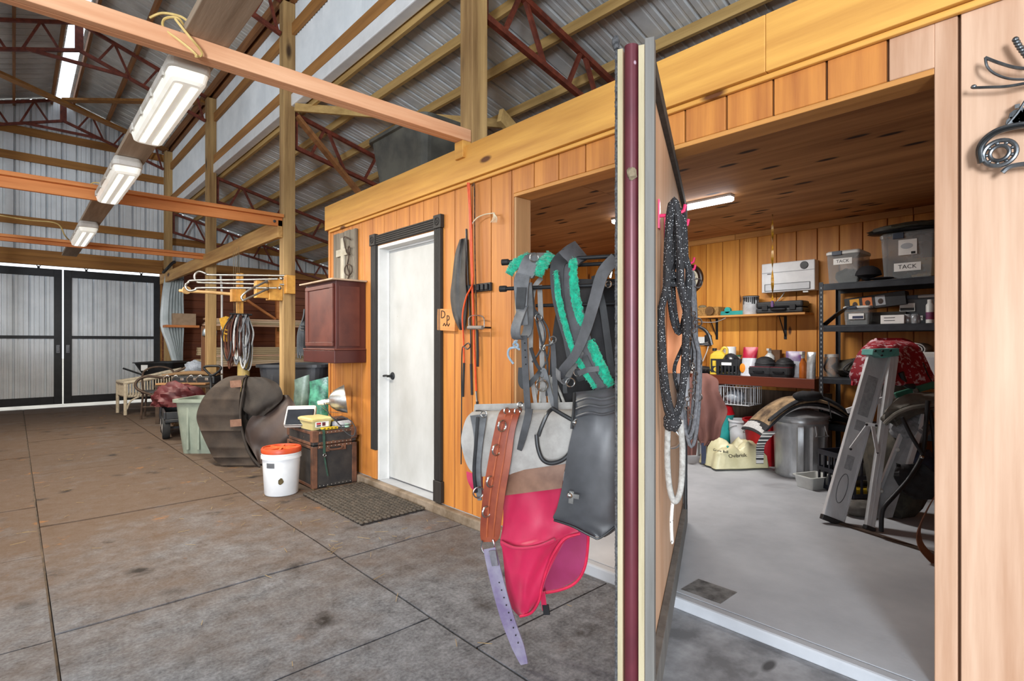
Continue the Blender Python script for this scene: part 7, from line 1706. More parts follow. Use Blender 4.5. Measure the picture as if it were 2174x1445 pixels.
aa = math.atan2(-tcy, -tcx) + 0.75
for a_ in (aa, aa + PI):
    e = Vector((math.cos(a_), math.sin(a_), 0)); s_ = Vector((-e.y, e.x, 0))
    B().tube(bez([e * 0.225 + s_ * 0.05 + EZ * 0.47, e * 0.245 + s_ * 0.055 + EZ * 0.40, e * 0.25 + s_ * 0.06 + EZ * 0.385, e * 0.25 - s_ * 0.06 + EZ * 0.385, e * 0.245 - s_ * 0.055 + EZ * 0.40, e * 0.225 - s_ * 0.05 + EZ * 0.47], 4), 0.005, 6).build('handle', M_GALV, t)
t = thing('saddle_blanket', 'striped black and grey saddle blanket arched over the trash can', 'saddle pad', (tcx, tcy, 0.69))
M_PADK = mat('black_pad', '1a1a1c', '2a2a2d', 0.85, 0, 20, bump=0.3)
M_STR = mat('woven_stripes', '2b2b2d', 'b5b2ad', 0.9, 0, 6, (0.2, 0.2, 16), 0.2, 2, 0.48, 0.52)
M_FLEEW = mat('white_fleece', 'c9c8c6', 'adacaa', 0.95, 0, 40, bump=0.8)
def arch(off, hw, hl, hr, m, nm, y0=-0.24, y1=0.26, sh=0.0, th=0.018):
    """pad bent over the can; s runs across the picture (RT), the other way runs into the room (FW)"""
    G = []
    for i in range(25):
        f = i / 24; a = -1.0 + 2 * f
        dr = hl if a < 0 else hr
        px = hw * (a * 0.9 + 0.22 * a ** 3) ; pz = 0.03 - dr * abs(a) ** 2.4
        G.append([RT * (px + sh) + FW * (y0 + (y1 - y0) * j / 6) + EZ * (pz + off - 0.02 * ((j - 3) / 3) ** 2) for j in range(7)])
    B().grid(G, th).build(nm, m, t)
arch(0.0, 0.36, 0.24, 0.12, M_FLEEW, 'fleece_layer', -0.16, 0.24, -0.02)
arch(0.022, 0.39, 0.28, 0.20, M_PADK, 'felt_layer', -0.17, 0.24, 0.0)
arch(0.050, 0.36, 0.22, 0.20, mat('tan_weave', 'a58a68', '4a3a2c', 0.9, 0, 8, (1, 1, 1), 0.2), 'woven_top', -0.16, 0.22, 0.04)
arch(0.072, 0.36, 0.20, 0.24, M_PADK, 'top_binding', -0.19, -0.14, 0.04)
b_ = B(); asheet(b_, [(915, 1622, 1650, 4.62), (940, 1608, 1626, 4.58), (960, 1606, 1622, 4.56), (984, 1606, 1621, 4.55)], 4, 5, 0.01); o = b_.build('striped_tail', M_STR); o.parent = t; o.matrix_parent_inverse = Matrix.Translation(-Vector(t.location))
b_ = B(); b_.ball((0, 0, 0), 0.13, 0.07, 0.045, 14, 8, tr(FW * -0.16 + RT * -0.02 + EZ * 0.10) @ Matrix.Rotation(-YAW, 4, 'Z'), fn=lambda d: 1 + 0.15 * nz(d.x * 5, d.y * 4, d.z * 5)); b_.build('wither_roll', M_PADK, t)
B().tube(bez([RT * 0.10 + FW * -0.27 + EZ * 0.06, RT * 0.11 + FW * -0.28 - EZ * 0.02, RT * 0.12 + FW * -0.28 - EZ * 0.08], 5), 0.006, 6).build('tie', M_BLACKP, t)
# ---- tray and milk crate
c = at(1728, 1000, 4.50); c.z = SLABZ
t = thing('white_tray', 'white plastic tray on the slab before the trash can', 'tray', c + Vector((0, 0, 0.001)), -YAW + 0.35)
loft([(rrect(0.105, 0.075, 0.015), 0.0), (rrect(0.125, 0.09, 0.018), 0.095), (rrect(0.135, 0.10, 0.02), 0.096), (rrect(0.135, 0.10, 0.02), 0.102), (rrect(0.12, 0.085, 0.018), 0.102), (rrect(0.10, 0.07, 0.015), 0.006)]).build('body', M_LIDP, t)
c = at(1818, 1000, 4.34); c.z = SLABZ
t = thing('milk_crate', 'dark blue lattice milk crate behind the step ladder', 'crate', c + Vector((0, 0, 0.012)), -YAW + 0.15)
M_CRT = mat('navy_crate', '1f2230', '171923', 0.5)
cr = B(); cw, ch = 0.19, 0.31
for s in (-1, 1):
    for z0, z1 in ((0, 0.03), (0.14, 0.17), (ch - 0.04, ch)):
        cr.box(-cw, cw, s * cw - 0.006, s * cw + 0.006, z0, z1); cr.box(s * cw - 0.006, s * cw + 0.006, -cw + 0.007, cw - 0.007, z0, z1)
    for k in range(7):
        q = -cw + 0.012 + (2 * cw - 0.024) * k / 6; cr.box(q - 0.008, q + 0.008, s * cw - 0.005, s * cw + 0.005, 0.031, ch - 0.041); cr.box(s * cw - 0.005, s * cw + 0.005, q - 0.008, q + 0.008, 0.031, ch - 0.041)
cr.box(-cw + 0.007, cw - 0.007, -cw + 0.007, cw - 0.007, 0.0, 0.008); cr.build('lattice', M_CRT, t)
B().ball((0, 0, 0.14), 0.14, 0.14, 0.12, 14, 9, fn=lambda d: 1 + 0.2 * nz(d.x * 5, d.y * 5, d.z * 5)).build('contents', M_STUFFB, t)
B().box(-0.15, 0.12, -0.16, -0.05, 0.012, 0.06).build('yellow_item', mat('yellow_plastic', 'd9b92b', 'c7a41d', 0.45), t, bevel=0.01)
c2 = Vector((5.50, 1.27, SLABZ))
t = thing('black_basin', 'black rubber basin behind the milk crate', 'basin', c2 + Vector((0, 0, 0.001)))
B().lathe([(0, 0.004), (0.19, 0), (0.24, 0.34), (0.25, 0.345), (0.25, 0.36), (0.23, 0.36), (0.18, 0.02), (0, 0.02)], 28).build('body', M_BLACKP, t)
# ---- step ladder
t = thing('step_ladder', 'folding aluminium step stool ladder with teal hinge caps', 'ladder', at(1830, 930, 3.65))
M_ALUM = mat('ribbed_aluminium', 'd6d8da', 'c2c5c8', 0.4, 0.1, 12, (1, 1, 0.3), 0.05)
top_f = at(1866, 752, 3.78); bot_f = at(1767, 1106, 3.60)
sdv = (top_f - bot_f).normalized(); wdv = RT - sdv * RT.dot(sdv); wdv.normalize(); nv_ = sdv.cross(wdv)
def leg3(p, q, w_, th, nm, m=M_ALUM):
    b_ = B(); b_.bar(p, q, w_, th, sdv.cross(RT)); return pb(b_, nm, m, t, bevel=0.002)
leg3(bot_f, top_f, 0.125, 0.012, 'front_leg')
for s in (-1, 1):
    leg3(bot_f + wdv * s * 0.066 - nv_ * 0.0, top_f + wdv * s * 0.066, 0.012, 0.03, 'leg_flange')
for f0, f1, w_ in ((0.62, 0.86, 0.07), (0.53, 0.59, 0.06), (0.30, 0.38, 0.05)):
    leg3(bot_f.lerp(top_f, f0) + nv_ * 0.008 * (1 if nv_.dot(FW) < 0 else -1), bot_f.lerp(top_f, f1) + nv_ * 0.008 * (1 if nv_.dot(FW) < 0 else -1), w_, 0.004, 'tread_plate', mat('tread_grey', 'a9acaf', '939699', 0.6, 0.1, 40, bump=0.4))
sg = 1 if nv_.dot(FW) < 0 else -1
ov = [bot_f.lerp(top_f, 0.19) + sdv * 0.10 * math.sin(a) + wdv * 0.032 * math.cos(a) + nv_ * 0.008 * sg for a in [2 * PI * k / 24 for k in range(24)]]
b_ = B().tube(ov, 0.002, 5, closed=True); pb(b_, 'oval_emboss', mat('emboss_dark', '5a5d60', None, 0.5, 0.6), t)
b_ = B(); b_.bar(bot_f - sdv * 0.012, bot_f + sdv * 0.022, 0.155, 0.035, sdv.cross(RT)); pb(b_, 'foot_cap', M_BLACKP, t, bevel=0.004)
top_r = at(1897, 755, 3.70); bot_r = at(1845, 1122, 3.46)
leg3(bot_r, top_r, 0.055, 0.03, 'rear_leg'); leg3(bot_r + FW * 0.004, top_r + FW * 0.004, 0.012, 0.04, 'leg_rib')
b_ = B(); b_.bar(bot_r - sdv * 0.01, bot_r + sdv * 0.018, 0.062, 0.04, sdv.cross(RT)); pb(b_, 'foot_cap', M_BLACKP, t, bevel=0.004)
b_ = B(); b_.bar(at(1858, 1085, 3.95), at(1878, 800, 3.95), 0.05, 0.03, FW); pb(b_, 'rear_leg', mat('dull_aluminium', '8b8d90', '77797c', 0.5, 0.7), t)
cap = B(); pts = [at(1854, 741, 3.70), at(1909, 739, 3.66), at(1910, 755, 3.66), at(1892, 757, 3.66), at(1876, 760, 3.68), at(1868, 756, 3.68), at(1852, 753, 3.70)]
vs = pts + [p + FW * 0.12 for p in pts]; n7 = 7
cap.add(vs, [tuple(range(7))[::-1], tuple(range(7, 14))] + [(k, (k + 1) % 7, 7 + (k + 1) % 7, 7 + k) for k in range(7)]); pb(cap, 'hinge_cap', mat('teal_cap', '5fa39c', '4d8f88', 0.45), t, bevel=0.003)
for u, v in ((1858, 745), (1874, 745), (1891, 744), (1903, 744), (1872, 754)):
    b_ = B(); b_.ball(at(u, v, 3.67), 0.008, 0.008, 0.008, 9, 6); pb(b_, 'rivet', M_BLACKM, t)
for px in (((1806, 952, 3.60), (1840, 905, 3.60)), ((1863, 960, 3.50), (1853, 905, 3.55)), ((1838, 900, 3.58), (1862, 903, 3.55))):
    b_ = B(); b_.bar(at(*px[0]), at(*px[1]), 0.022, 0.008, FW); pb(b_, 'spreader', M_ALUM, t)
for u, v in ((1806, 953), (1863, 960), (1840, 901), (1860, 903)):
    b_ = B(); b_.ball(at(u, v, 3.545), 0.008, 0.008, 0.008, 9, 6); pb(b_, 'rivet', M_BLACKM, t)

# ---- grey steel shelf unit
ux, uy, ud, uw = 5.54, 1.79, 0.50, 1.26
t = thing('shelving_unit', 'dark grey boltless steel shelving unit on the back wall', 'shelving', (ux, uy - uw, SLABZ))
HU = 1.76
for x in (0, ud - 0.035):
    for y in (0, uw - 0.035):
        b_ = B(); b_.box(x, x + 0.035, y, y + 0.003, 0, HU + 0.0) if y == 0 else b_.box(x, x + 0.035, y + 0.032, y + 0.035, 0, HU)
        xx = x if x == 0 else x + 0.032
        b_.box(xx, xx + 0.003, y + (0.0031 if y == 0 else 0), y + (0.035 if y == 0 else 0.0319), 0, HU)
        up = b_.build('upright', M_SHELFM, t)
        if x == 0 and y > 0:
            for k in range(40):
                B().box(-0.001, 0.0, y + 0.013, y + 0.021, 0.06 + k * 0.042, 0.078 + k * 0.042).build('slot', mat('slot_light', '8d9296', None, 0.6), up)
ZS = [1.744, 1.36, 0.88, 0.45]
for z in ZS:
    B().box(0.004, ud - 0.004, 0.004, uw - 0.004, z - 0.012, z).build('shelf_deck', M_SHELFM, t)
    for x in (0.0005, ud - 0.0155): B().box(x, x + 0.015, 0.036, uw - 0.036, z - 0.06, z - 0.0125).build('shelf_beam', M_SHELFM, t, bevel=0.002)
def onsh(u, X, k): return Vector((X, yat(u, X), SLABZ + ZS[k] + 0.001))
def clearbin(name, lb, u0, u1, X, k, h_, dep, wtxt, sz, lidc=M_LIDP, body=M_CLEARD, ty=0.0, tz=None, rz=0.0, fill=0.45):
    y1, y0 = yat(u0, X), yat(u1, X); w_ = (y1 - y0) / 2
    t = thing(name, lb, 'container', Vector((X + dep / 2, (y0 + y1) / 2, SLABZ + ZS[k] + 0.001)), rz)
    a0, b0 = dep / 2 * 0.86, w_ * 0.86
    loft([(rrect(a0, b0, 0.02), 0.0), (rrect(dep / 2 * 0.96, w_ * 0.96, 0.025), h_ * 0.9)], capt=False).build('body', body, t)
    l = loft([(rrect(dep / 2, w_, 0.03), h_ * 0.89), (rrect(dep / 2, w_, 0.03), h_ * 0.96), (rrect(dep / 2 * 0.9, w_ * 0.92, 0.03), h_)]).build('lid', lidc, t)
    B().box(-dep / 2 - 0.008, -dep / 2 + 0.012, -0.03 + w_ * 0.25, 0.05 + w_ * 0.25, h_ * 0.86, h_ * 0.985).build('clip', M_NAVYC, l, bevel=0.003)
    B().ball((0, 0, h_ * fill * 0.55), a0 * 0.85, b0 * 0.85, h_ * fill * 0.52, 16, 9, fn=lambda d: 1 + 0.15 * nz(d.x * 5 + u0, d.y * 5, d.z * 5)).build('contents', M_STUFFB, t)
    zz = tz if tz is not None else h_ * 0.62; xl = -(a0 + (dep / 2 * 0.96 - a0) * zz / (h_ * 0.9)) - 0.002
    if wtxt:
        q = B().box(xl - 0.002, xl + 0.001, ty - sz * 1.9, ty + sz * 1.9, zz - sz * 0.7, zz + sz * 0.7).build('label', M_PAPER, t)
        text(wtxt, sz, M_INK, tr(xl - 0.0025, ty, zz) @ FX, q, 'lettering', 0.0006)
    return t, xl
clearbin('storage_bin', 'smaller clear bin labelled TACK on the top shelf', 1752, 1826, 5.58, 0, 0.30, 0.36, 'TACK', 0.040, tz=0.20)
tb_, xl = clearbin('storage_bin', 'large clear bin labelled TACK under the dark bag on the top shelf', 1866, 1988, 5.58, 0, 0.40, 0.38, 'TACK', 0.05, lidc=M_CLEARD, tz=0.10, ty=0.0, fill=0.3)
l = B().box(xl - 0.016, xl - 0.012, -0.07, 0.06, 0.20, 0.33).build('maker_label', M_PAPER, tb_)
B().ball((xl - 0.017, -0.0, 0.275), 0.001, 0.045, 0.025).build('label_picture', mat('label_grey', 'aeb3b8', None, 0.6), l); B().box(xl - 0.018, xl - 0.0165, -0.06, -0.03, 0.205, 0.225).build('label_code', M_INK, l)
B().box(-0.12, 0.1, -0.22, -0.02, 0.015, 0.17).build('carton_inside', mat('tan_carton', 'b59a6a', 'a0865a', 0.8), tb_)
t = thing('garment_bag', 'dark olive bag draped over the large TACK bin', 'bag', onsh(1930, 5.77, 0) + Vector((0, 0, 0.405)))
b_ = B(); b_.ball((0, 0, 0.045), 0.2, 0.30, 0.05, 20, 10, fn=lambda d: 1 + 0.1 * nz(d.x * 6, d.y * 7, d.z * 6)); b_.build('bag', mat('olive_nylon', '4a4a3e', '2f2f28', 0.5, 0, 8, bump=0.2), t)
for v in b_.v: v.z = max(v.z, 0.0)
B().ball((-0.06, 0.02, 0.02), 0.15, 0.28, 0.02, 20, 8).build('trim', M_BLACKP, t)
t = thing('riding_hat', 'black riding hat lying between the two TACK bins', 'hat', onsh(1842, 5.66, 0))
B().ball((0, 0, 0.058), 0.10, 0.11, 0.09, 16, 8, fn=lambda d: 1.0 if d.z > -0.15 else 0.55).build('crown', mat('black_felt', '17161a', '252329', 0.85), t)
b_ = B(); b_.ball((-0.03, -0.12, 0.018), 0.10, 0.10, 0.012, 14, 6); b_.build('brim', mat('black_felt', '17161a', '252329', 0.85), t)
# middle shelf
tb2, xl = clearbin('storage_bin', 'small tilted clear bin with printed label on the middle shelf', 1788, 1848, 5.58, 1, 0.17, 0.26, '', 0.03, fill=0.5)
q = B().box(xl - 0.004, xl + 0.001, -0.06, 0.06, 0.05, 0.10).build('label', M_PAPER, tb2); B().box(xl - 0.005, xl - 0.0041, -0.055, 0.03, 0.055, 0.078).build('label_print', mat('navy_print', '2b3350', None, 0.6), q)
tb3, xl = clearbin('storage_bin', 'clear bin labelled HALF CHAPS at the back of the middle shelf', 1905, 2000, 5.72, 1, 0.25, 0.28, 'HALF CHAPS', 0.028, tz=0.05, ty=0.03, body=mat('dark_clear', '5c6064', '44484c', 0.3, 0, 4, alpha=0.85))
tb3['label'] = 'dark clear bin labelled HALF CHAPS at the back of the middle shelf'
q = B().box(xl - 0.012, xl - 0.006, 0.03, 0.14, 0.11, 0.18).build('maker_label', M_PAPER, tb3); B().box(xl - 0.0135, xl - 0.0121, 0.035, 0.135, 0.115, 0.14).build('label_print', M_INK, q)
t = thing('picture_box', 'long black box printed with three horse pictures', 'box', onsh(1858, 5.74, 1) + Vector((0, 0, 0.145)), 0.0)
B().box(-0.07, 0.07, -0.25, 0.22, 0.0, 0.12, rot('X', -6)).build('carton', M_BLACKP, t, bevel=0.003)
for k, c_ in enumerate(('d99a2a', 'c9703a', '9a9ca0')):
    pp = B().box(-0.0715, -0.0702, 0.10 - k * 0.10, 0.175 - k * 0.10, 0.02, 0.105, rot('X', -6)).build('picture', mat('picture_%d' % k, c_, None, 0.5), t)
    B().ball((-0.0725, 0.135 - k * 0.10, 0.055 + 0.0 * k), 0.001, 0.022, 0.025, 10, 6, rot('X', -6)).build('picture_figure', mat('figure_dark', '3a2a22', None, 0.6), pp)
B().box(-0.06, 0.06, -0.24, 0.21, -0.144, -0.035).build('support_carton', mat('dark_carton', '2c2926', '3a3733', 0.8), t)
t = thing('white_carton', 'small white carton on the front of the middle shelf', 'box', onsh(1897, 5.60, 1))
B().box(-0.045, 0.06, -0.085, 0.085, 0.0, 0.075).build('carton', M_PAPER, t, bevel=0.002)
for z in (0.05, 0.025): B().box(-0.0462, -0.0451, -0.02, 0.06, z, z + 0.005).build('print_line', M_INK, t)
for k, u in enumerate((1928, 1943)):
    t = thing('glass_jar', ('left', 'right')[k] + ' one of two wrapped glass jars on the middle shelf', 'jar', onsh(u, 5.62, 1))
    B().lathe([(0, 0), (0.035, 0), (0.04, 0.02), (0.035, 0.065), (0.025, 0.08), (0, 0.082)], 16).build('jar', mat('jar_glass', 'c3c8cc', '7f858a', 0.15, 0.3, 20, bump=0.3), t)
t = thing('spray_can', 'white aerosol can at the right edge of the middle shelf', 'spray can', onsh(1975, 5.60, 1))
B().lathe([(0, 0), (0.03, 0), (0.03, 0.15), (0.02, 0.165), (0, 0.165)], 18).build('can', M_LIDP, t); B().lathe([(0.0305, 0.03), (0.0305, 0.09)], 18).build('label', mat('can_blue', '2a3a6a', 'b03a3a', 0.4, 0, 3), t); B().lathe([(0.02, 0.165), (0.02, 0.195), (0, 0.197)], 16).build('cap', M_LIDP, t)
t = thing('riding_visor', 'dark leather visor flap slanting at the left of the middle shelf', 'visor', onsh(1778, 5.62, 1))
G = [[(0.02 * math.sin(a), 0.10 - 0.20 * f + 0.0, 0.02 + 0.17 * math.sin(PI * 0.5 * f) + 0.0 * a) if False else (-0.05 + 0.14 * g, 0.12 - 0.26 * f, 0.006 + 0.17 * math.sin(1.45 * f)) for g in (0, 0.5, 1)] for f, a in [(i / 10, i) for i in range(11)]]
B().grid(G, 0.006).build('flap', M_LEA, t)
# third shelf
t = thing('clear_jar', 'clear plastic jar with measure marks on the third shelf', 'jar', onsh(1765, 5.64, 2))
B().lathe([(0, 0), (0.062, 0), (0.065, 0.01), (0.065, 0.17), (0.055, 0.185)], 24).build('jar', M_CLEARD, t); B().lathe([(0.06, 0.183), (0.06, 0.21), (0, 0.212)], 24).build('lid', M_LIDP, t)
t = thing('blanket_roll', 'pale rolled blanket end on the third shelf', 'blanket', Vector((5.62, yat(1942, 5.62), SLABZ + ZS[2] + 0.26)))
sp = []
for i in range(50):
    a = i * 0.42; r_ = 0.085 - 0.0013 * i; sp.append((0, r_ * math.cos(a), r_ * 0.72 * math.sin(a)))
B().grid([[(x, p[1], p[2]) for x in (-0.01, 0.15, 0.3)] for p in sp], 0.008).build('roll', M_FLEEW, t)
B().box(-0.01, 0.3, -0.11, 0.11, -0.255, -0.066).build('folded_stack', mat('grey_stack', '3a3b3f', '2a2b2e', 0.9), t, bevel=0.02)
t = thing('drawer_box', 'white plastic drawer box at the right of the third shelf', 'drawer box', onsh(1970, 5.56, 2))
B().box(0, 0.3, -0.12, 0.07, 0, 0.24).build('case', M_LIDP, t, bevel=0.01); B().box(-0.006, -0.0005, -0.10, 0.05, 0.03, 0.20).build('drawer', mat('drawer_grey', 'c4c7c9', 'b2b5b8', 0.4), t, bevel=0.004)
t = thing('tangled_tack', 'dark tangle of straps and boots on the third shelf', 'tack', onsh(1815, 5.68, 2))
rd = random.Random(11)
B().ball((0.05, 0.0, 0.08), 0.12, 0.20, 0.09, 16, 9, fn=lambda d: 1 + 0.2 * nz(d.x * 5, d.y * 6, d.z * 5)).build('boot', M_STUFFB, t)
for k in range(9):
    y = rd.uniform(-0.2, 0.2); B().tube(bez([(rd.uniform(-0.1, 0), y, 0.01), (-0.1, y + rd.uniform(-0.1, 0.1), 0.08), (0, y + rd.uniform(-0.12, 0.12), 0.17), (0.02, y + 0.1, 0.06)], 6), 0.008, 6).build('strap', M_LEAD, t)
# ---- red bandana saddle cover
cb_ = at(1890, 800, 3.98)
t = thing('bandana_saddle_cover', 'red bandana print saddle cover humped behind the ladder', 'saddle cover', cb_)
M_BAND = mat('bandana_print', '9c1226', 'd9b3ba', 0.75, 0, 26, (1, 1, 1), 0.0, 3, 0.55, 0.60)
rows = [(722, 1862, 1918, 4.20), (730, 1840, 1945, 4.02), (748, 1822, 1958, 3.94), (775, 1810, 1972, 3.90), (800, 1803, 1985, 3.88), (818, 1822, 1990, 3.88, 812)]
b_ = B(); asheet(b_, rows, 22, 6, 0.02, lambda s, t_: -0.10 * math.sin(PI * t_) + 0.02 * nz(t_ * 8, s * 5)); pb(b_, 'cover', M_BAND, t)
rows = [(722, 1862, 1918, 4.22), (735, 1840, 1950, 4.28), (780, 1815, 1975, 4.32), (818, 1810, 1980, 4.33)]
b_ = B(); asheet(b_, rows, 14, 4, 0.02); pb(b_, 'cover_back', M_BAND, t)
b_ = B(); atube(b_, [(1912, 790, 3.80), (1922, 815, 3.80), (1940, 820, 3.80)], 0.02); pb(b_, 'tie', M_BLACKP, t); b_ = B(); atube(b_, [(1960, 770, 3.84), (1970, 795, 3.84), (1980, 812, 3.84)], 0.004); pb(b_, 'fringe', M_BLACKP, t)
b_ = B(); c = at(1915, 850, 4.3); b_.lathe([(0.09, 0.0), (0.09, c.z + 0.12 - SLABZ)], 20, tr(c.x, c.y, SLABZ), cap=(True, True)); pb(b_, 'saddle_stand', M_STUFFB, t)
# teal handled tool crossing
t = thing('folding_saw', 'long grey bar with green handle leaning across behind the ladder', 'tool', at(1880, 840, 3.85))
b_ = B(); b_.bar(at(1798, 872, 3.95), at(1905, 838, 3.85), 0.03, 0.035); pb(b_, 'bar', M_ALUM, t)
b_ = B(); b_.bar(at(1900, 840, 3.84), at(1985, 815, 3.78), 0.03, 0.045); pb(b_, 'handle', mat('forest_green_plastic', '35705c', '2a5c4b', 0.45), t, bevel=0.008)
# grey blanket
t = thing('grey_saddle_pad', 'dusty grey felt saddle pad slumped over the folding chairs', 'saddle pad', at(1930, 860, 3.6))
rows = [(832, 1950, 1995, 3.75), (838, 1920, 1998, 3.62), (855, 1895, 2000, 3.56), (875, 1880, 1960, 3.54), (898, 1878, 1908, 3.56)]
b_ = B(); asheet(b_, rows, 14, 5, 0.03, lambda s, t_: 0.03 * nz(t_ * 6, s * 6)); pb(b_, 'pad', mat('grey_felt', '7a7770', '5c5952', 0.95, 0, 8, bump=0.5), t)
b_ = B(); atube(b_, [(1878, 900, 3.53), (1900, 880, 3.50), (1935, 865, 3.50), (1985, 858, 3.50)], 0.014); pb(b_, 'binding', mat('grey_binding', '8b887f', '6d6a62', 0.9), t)
# folding table + chair frame
t = thing('folding_table', 'folded grey table top with pale metal edge leaning at the right', 'table', at(1910, 1000, 3.5))
A = [at(1936, 868, 3.62), at(1962, 880, 3.55), at(1895, 1098, 3.46), at(1862, 1100, 3.52), at(1860, 1060, 3.55)]
b_ = B(); vs = A + [p + FW * 0.03 for p in A]; b_.add(vs, [tuple(range(5)), tuple(range(5, 10))[::-1]] + [(k, (k + 1) % 5, 5 + (k + 1) % 5, 5 + k) for k in range(5)]); pb(b_, 'panel', mat('grey_laminate', '8f9194', '76787b', 0.45), t)
b_ = B(); b_.bar(A[0], A[4], 0.03, 0.02, FW); pb(b_, 'edge', M_ALUM, t)
b_ = B(); b_.bar(A[1], A[1].lerp(A[2], 0.55), 0.03, 0.02, FW); pb(b_, 'edge', M_ALUM, t)
for f in (0.45, 0.9):
    b_ = B(); b_.ball(A[0].lerp(A[4], f) - FW * 0.015, 0.014, 0.014, 0.014, 9, 6); pb(b_, 'bracket', M_LIDP, t)
t = thing('folding_chair', 'black tubular folding chair frame in front of the folded table', 'chair', at(1920, 1000, 3.4))
b_ = B(); atube(b_, [(1970, 850, 3.46), (1966, 900, 3.44), (1958, 965, 3.40), (1930, 1015, 3.36), (1900, 1050, 3.33), (1878, 1075, 3.32), (1872, 1095, 3.32), (1871, 1128, 3.32)], 0.0135, 6, 9); pb(b_, 'tube', M_BLACKM, t)
b_ = B(); atube(b_, [(1915, 885, 3.44), (1935, 925, 3.42), (1958, 962, 3.40)], 0.0115, 6, 9); pb(b_, 'tube', M_BLACKM, t)
b_ = B(); atube(b_, [(1975, 870, 3.55), (1985, 950, 3.5), (1990, 1100, 3.42), (1990, 1150, 3.40)], 0.0135, 6, 9); pb(b_, 'tube', M_BLACKM, t)
b_ = B(); asheet(b_, [(985, 1905, 1960, 3.42), (1010, 1898, 1990, 3.40), (1040, 1915, 1995, 3.42), (1060, 1940, 1995, 3.45)], 8, 4, 0.01, lambda s, t_: 0.03 * nz(t_ * 5, s * 5)); pb(b_, 'cloth_seat', M_PADK, t)
b_ = B(); b_.ball(at(1957, 970, 3.385), 0.013, 0.013, 0.013, 10, 6); pb(b_, 'hinge', M_CHROME, t)
# low board, cloth pile and strap at the right edge
p = onz(1862, 1135, SLABZ); q = onz(1990, 1165, SLABZ)
o = B(); a_ = onz(1785, 1112, SLABZ); b2 = onz(2010, 1185, SLABZ); o.bar(a_ + EZ * 0.006, b2 + EZ * 0.006, 0.04, 0.010); o = o.build('floor_batten', wood('dark_batten_floor', '4a3424', '33241a', 0)); tag(o, 'dark batten lying on the slab along the ladder feet', 'batten')
t = thing('cloth_pile', 'pile of grey and black cloths behind the jamb', 'cloths', floorat(1985, 1130) + FW * 0.3)
b_ = lump(floorat(1985, 1130) + FW * 0.35 + Vector((0, 0, 0.30)), 0.17, 0.2, 0.34, 0.15, 3, seed=8); pb(b_, 'heap', M_STUFFB, t)
b_ = lump(floorat(1985, 1130) + FW * 0.22 + Vector((0, 0, 0.62)), 0.11, 0.12, 0.10, 0.15, 3, seed=12, flat=False); pb(b_, 'grey_fleece', mat('grey_fleece', '8d8f92', '6a6c70', 0.95, 0, 30, bump=0.6), t)
b_ = lump(floorat(1985, 1130) + FW * 0.16 + Vector((0, 0, 0.40)), 0.11, 0.1, 0.11, 0.15, 3, seed=15, flat=False); pb(b_, 'blue_cloth', mat('slate_cloth', '3c4358', '2b3042', 0.9, 0, 10), t)
t = thing('brown_strap', 'brown leather strap curling at the foot of the right jamb', 'strap', onz(1965, 1180, SLABZ))
P = bez([at(1985, 1055, 3.05), at(1968, 1085, 3.02), at(1952, 1125, 3.0), at(1955, 1155, 2.98), at(1972, 1178, 2.96), at(1990, 1195, 2.95)], 7)
b_ = B(); b_.strap(P, 0.05, 0.005, [RT * 0.7 + EZ * 0.5 + FW * 0.4] * len(P)); pb(b_, 'strap', mat('tan_strap', '7a4a30', '5d3621', 0.55), t)
t = thing('grey_boot', 'grey dusty hoof boot standing between the ladder legs', 'boot', floorat(1835, 1100) + FW * 0.06)
b_ = lump(floorat(1835, 1100) + FW * 0.06 + Vector((0, 0, 0.05)), 0.10, 0.08, 0.055, 0.1, 3, seed=5); pb(b_, 'boot', mat('dusty_rubber', '6a6560', '4c4843', 0.85), t)
# ---- metal horse sculpture on the right wall
t = thing('scrap_metal_sculpture', 'scrap metal horse sculpture mounted on the pine wall right of the opening', 'sculpture', onx(2130, 250, XW))
M_SCR = mat('scrap_steel', '7c7f82', '4c4f52', 0.35, 0.85, 16, bump=0.2)
def sw(u, v, o_=0.05): return onx(u, v, XW - o_)
for px, r_ in (([(2066, 186), (2100, 185), (2140, 183), (2200, 172)], 0.0045), ([(2092, 122), (2120, 133), (2160, 144), (2210, 146)], 0.005), ([(2092, 122), (2096, 142), (2115, 158), (2150, 168), (2210, 167)], 0.004), ([(2128, 366), (2140, 356), (2160, 350), (2215, 344)], 0.008)):
    b_ = B().tube(bez([sw(*p) for p in px], 6), r_, 7); pb(b_, 'rod', M_SCR, t)
b_ = B(); b_.ball(sw(2067, 184), 0.007, 0.008, 0.007, 8, 6); pb(b_, 'rod_end', M_SCR, t)
for k in range(9):
    f = k / 8; b_ = B(); b_.ball(sw(2156 + 22 * f + 12 * f * f, 84 + 46 * f, 0.05), 0.009, 0.009, 0.009, 8, 6); pb(b_, 'chain_link', M_SCR, t)
b_ = B(); P = bez([sw(2084, 345), sw(2080, 318), sw(2092, 296), sw(2120, 277), sw(2165, 266), sw(2220, 262)], 7); b_.tube(P, 0.011, 9); pb(b_, 'curved_bar', M_SCR, t)
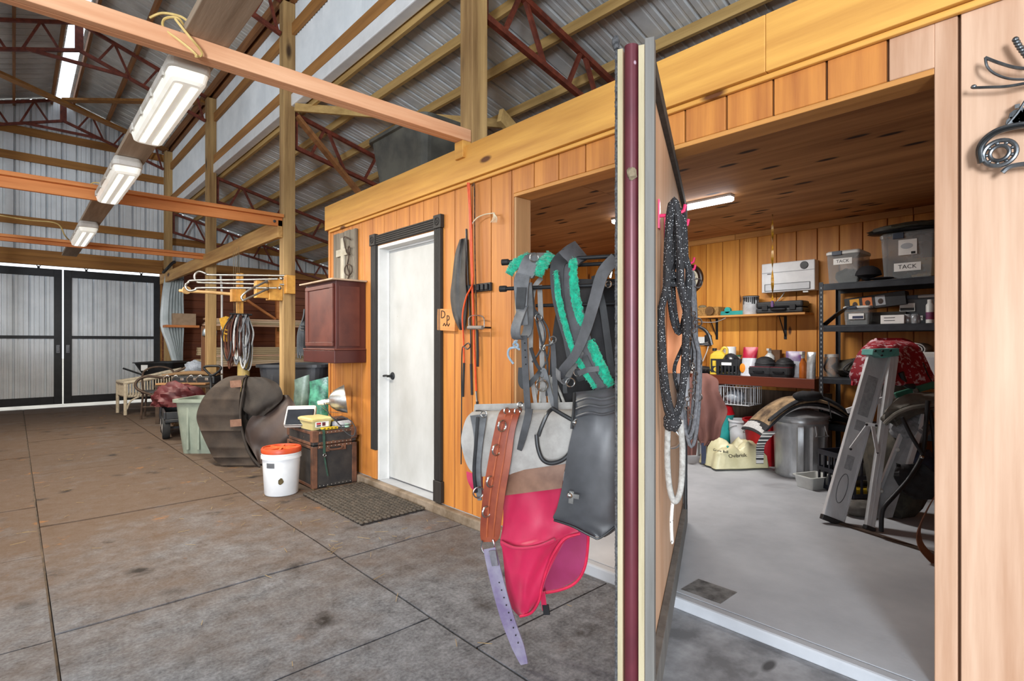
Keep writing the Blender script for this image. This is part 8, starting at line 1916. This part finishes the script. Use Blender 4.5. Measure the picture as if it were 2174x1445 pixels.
b_ = B(); b_.tube([p + Vector((-0.012, 0, -0.004)) for p in P], 0.005, 7); pb(b_, 'inner_bar', mat('scrap_dark', '2c2e30', '3d4042', 0.4, 0.8), t)
c = sw(2122, 325, 0.05)
b_ = B(); b_.torus(c, 0.040, 0.007, (1, 0, 0), 30, 8); pb(b_, 'bearing_ring', M_SCR, t)
b_ = B(); b_.torus(c, 0.023, 0.006, (1, 0, 0), 26, 8); pb(b_, 'bearing_ring', M_SCR, t)
for k in range(9):
    a = 2 * PI * k / 9; b_ = B(); b_.ball(c + Vector((0, 0.032 * math.cos(a), 0.032 * math.sin(a))), 0.005, 0.006, 0.006, 8, 6); pb(b_, 'bearing_ball', M_SCR, t)
b_ = B(); b_.tube([sw(2138, 266), sw(2160, 240), sw(2176, 215), sw(2190, 200)], 0.004, 6); pb(b_, 'rod', M_SCR, t)
for k in range(7):
    b_ = B(); b_.lathe([(0.0, -0.003), (0.016, -0.003), (0.018, 0), (0.016, 0.003), (0, 0.003)], 9, tr(sw(2150 + k * 7, 258 - k * 2 - (k % 2) * 12, 0.045)) @ rot('Y', 90)); pb(b_, 'gear_piece', M_SCR, t)
b_ = B(); b_.bar(sw(2160, 225, 0.0), sw(2160, 225, 0.05), 0.012, 0.012); pb(b_, 'wall_bolt', M_SCR, t); b_ = B(); b_.bar(sw(2200, 262, 0.0), sw(2200, 262, 0.05), 0.012, 0.012); pb(b_, 'wall_bolt', M_SCR, t)

# loose straw on the mats
rd = random.Random(21); b_ = B()
for k in range(170):
    if rd.random() < 0.6: x, y = rd.uniform(1.2, 2.25), rd.uniform(3.0, 6.5)
    else: x, y = rd.uniform(0.0, 2.2), rd.uniform(1.6, 8.0)
    a = rd.uniform(0, PI); l = rd.uniform(0.01, 0.045); e = Vector((math.cos(a), math.sin(a), 0)) * l
    b_.bar(Vector((x, y, 0.0085)) - e, Vector((x, y, 0.0095)) + e, 0.0022, 0.0015)
o = b_.build('loose_straw', mat('straw', '9c8458', '7d6640', 0.8)); o['kind'] = 'stuff'; tag(o, 'scattered bits of straw on the rubber mats', 'straw')
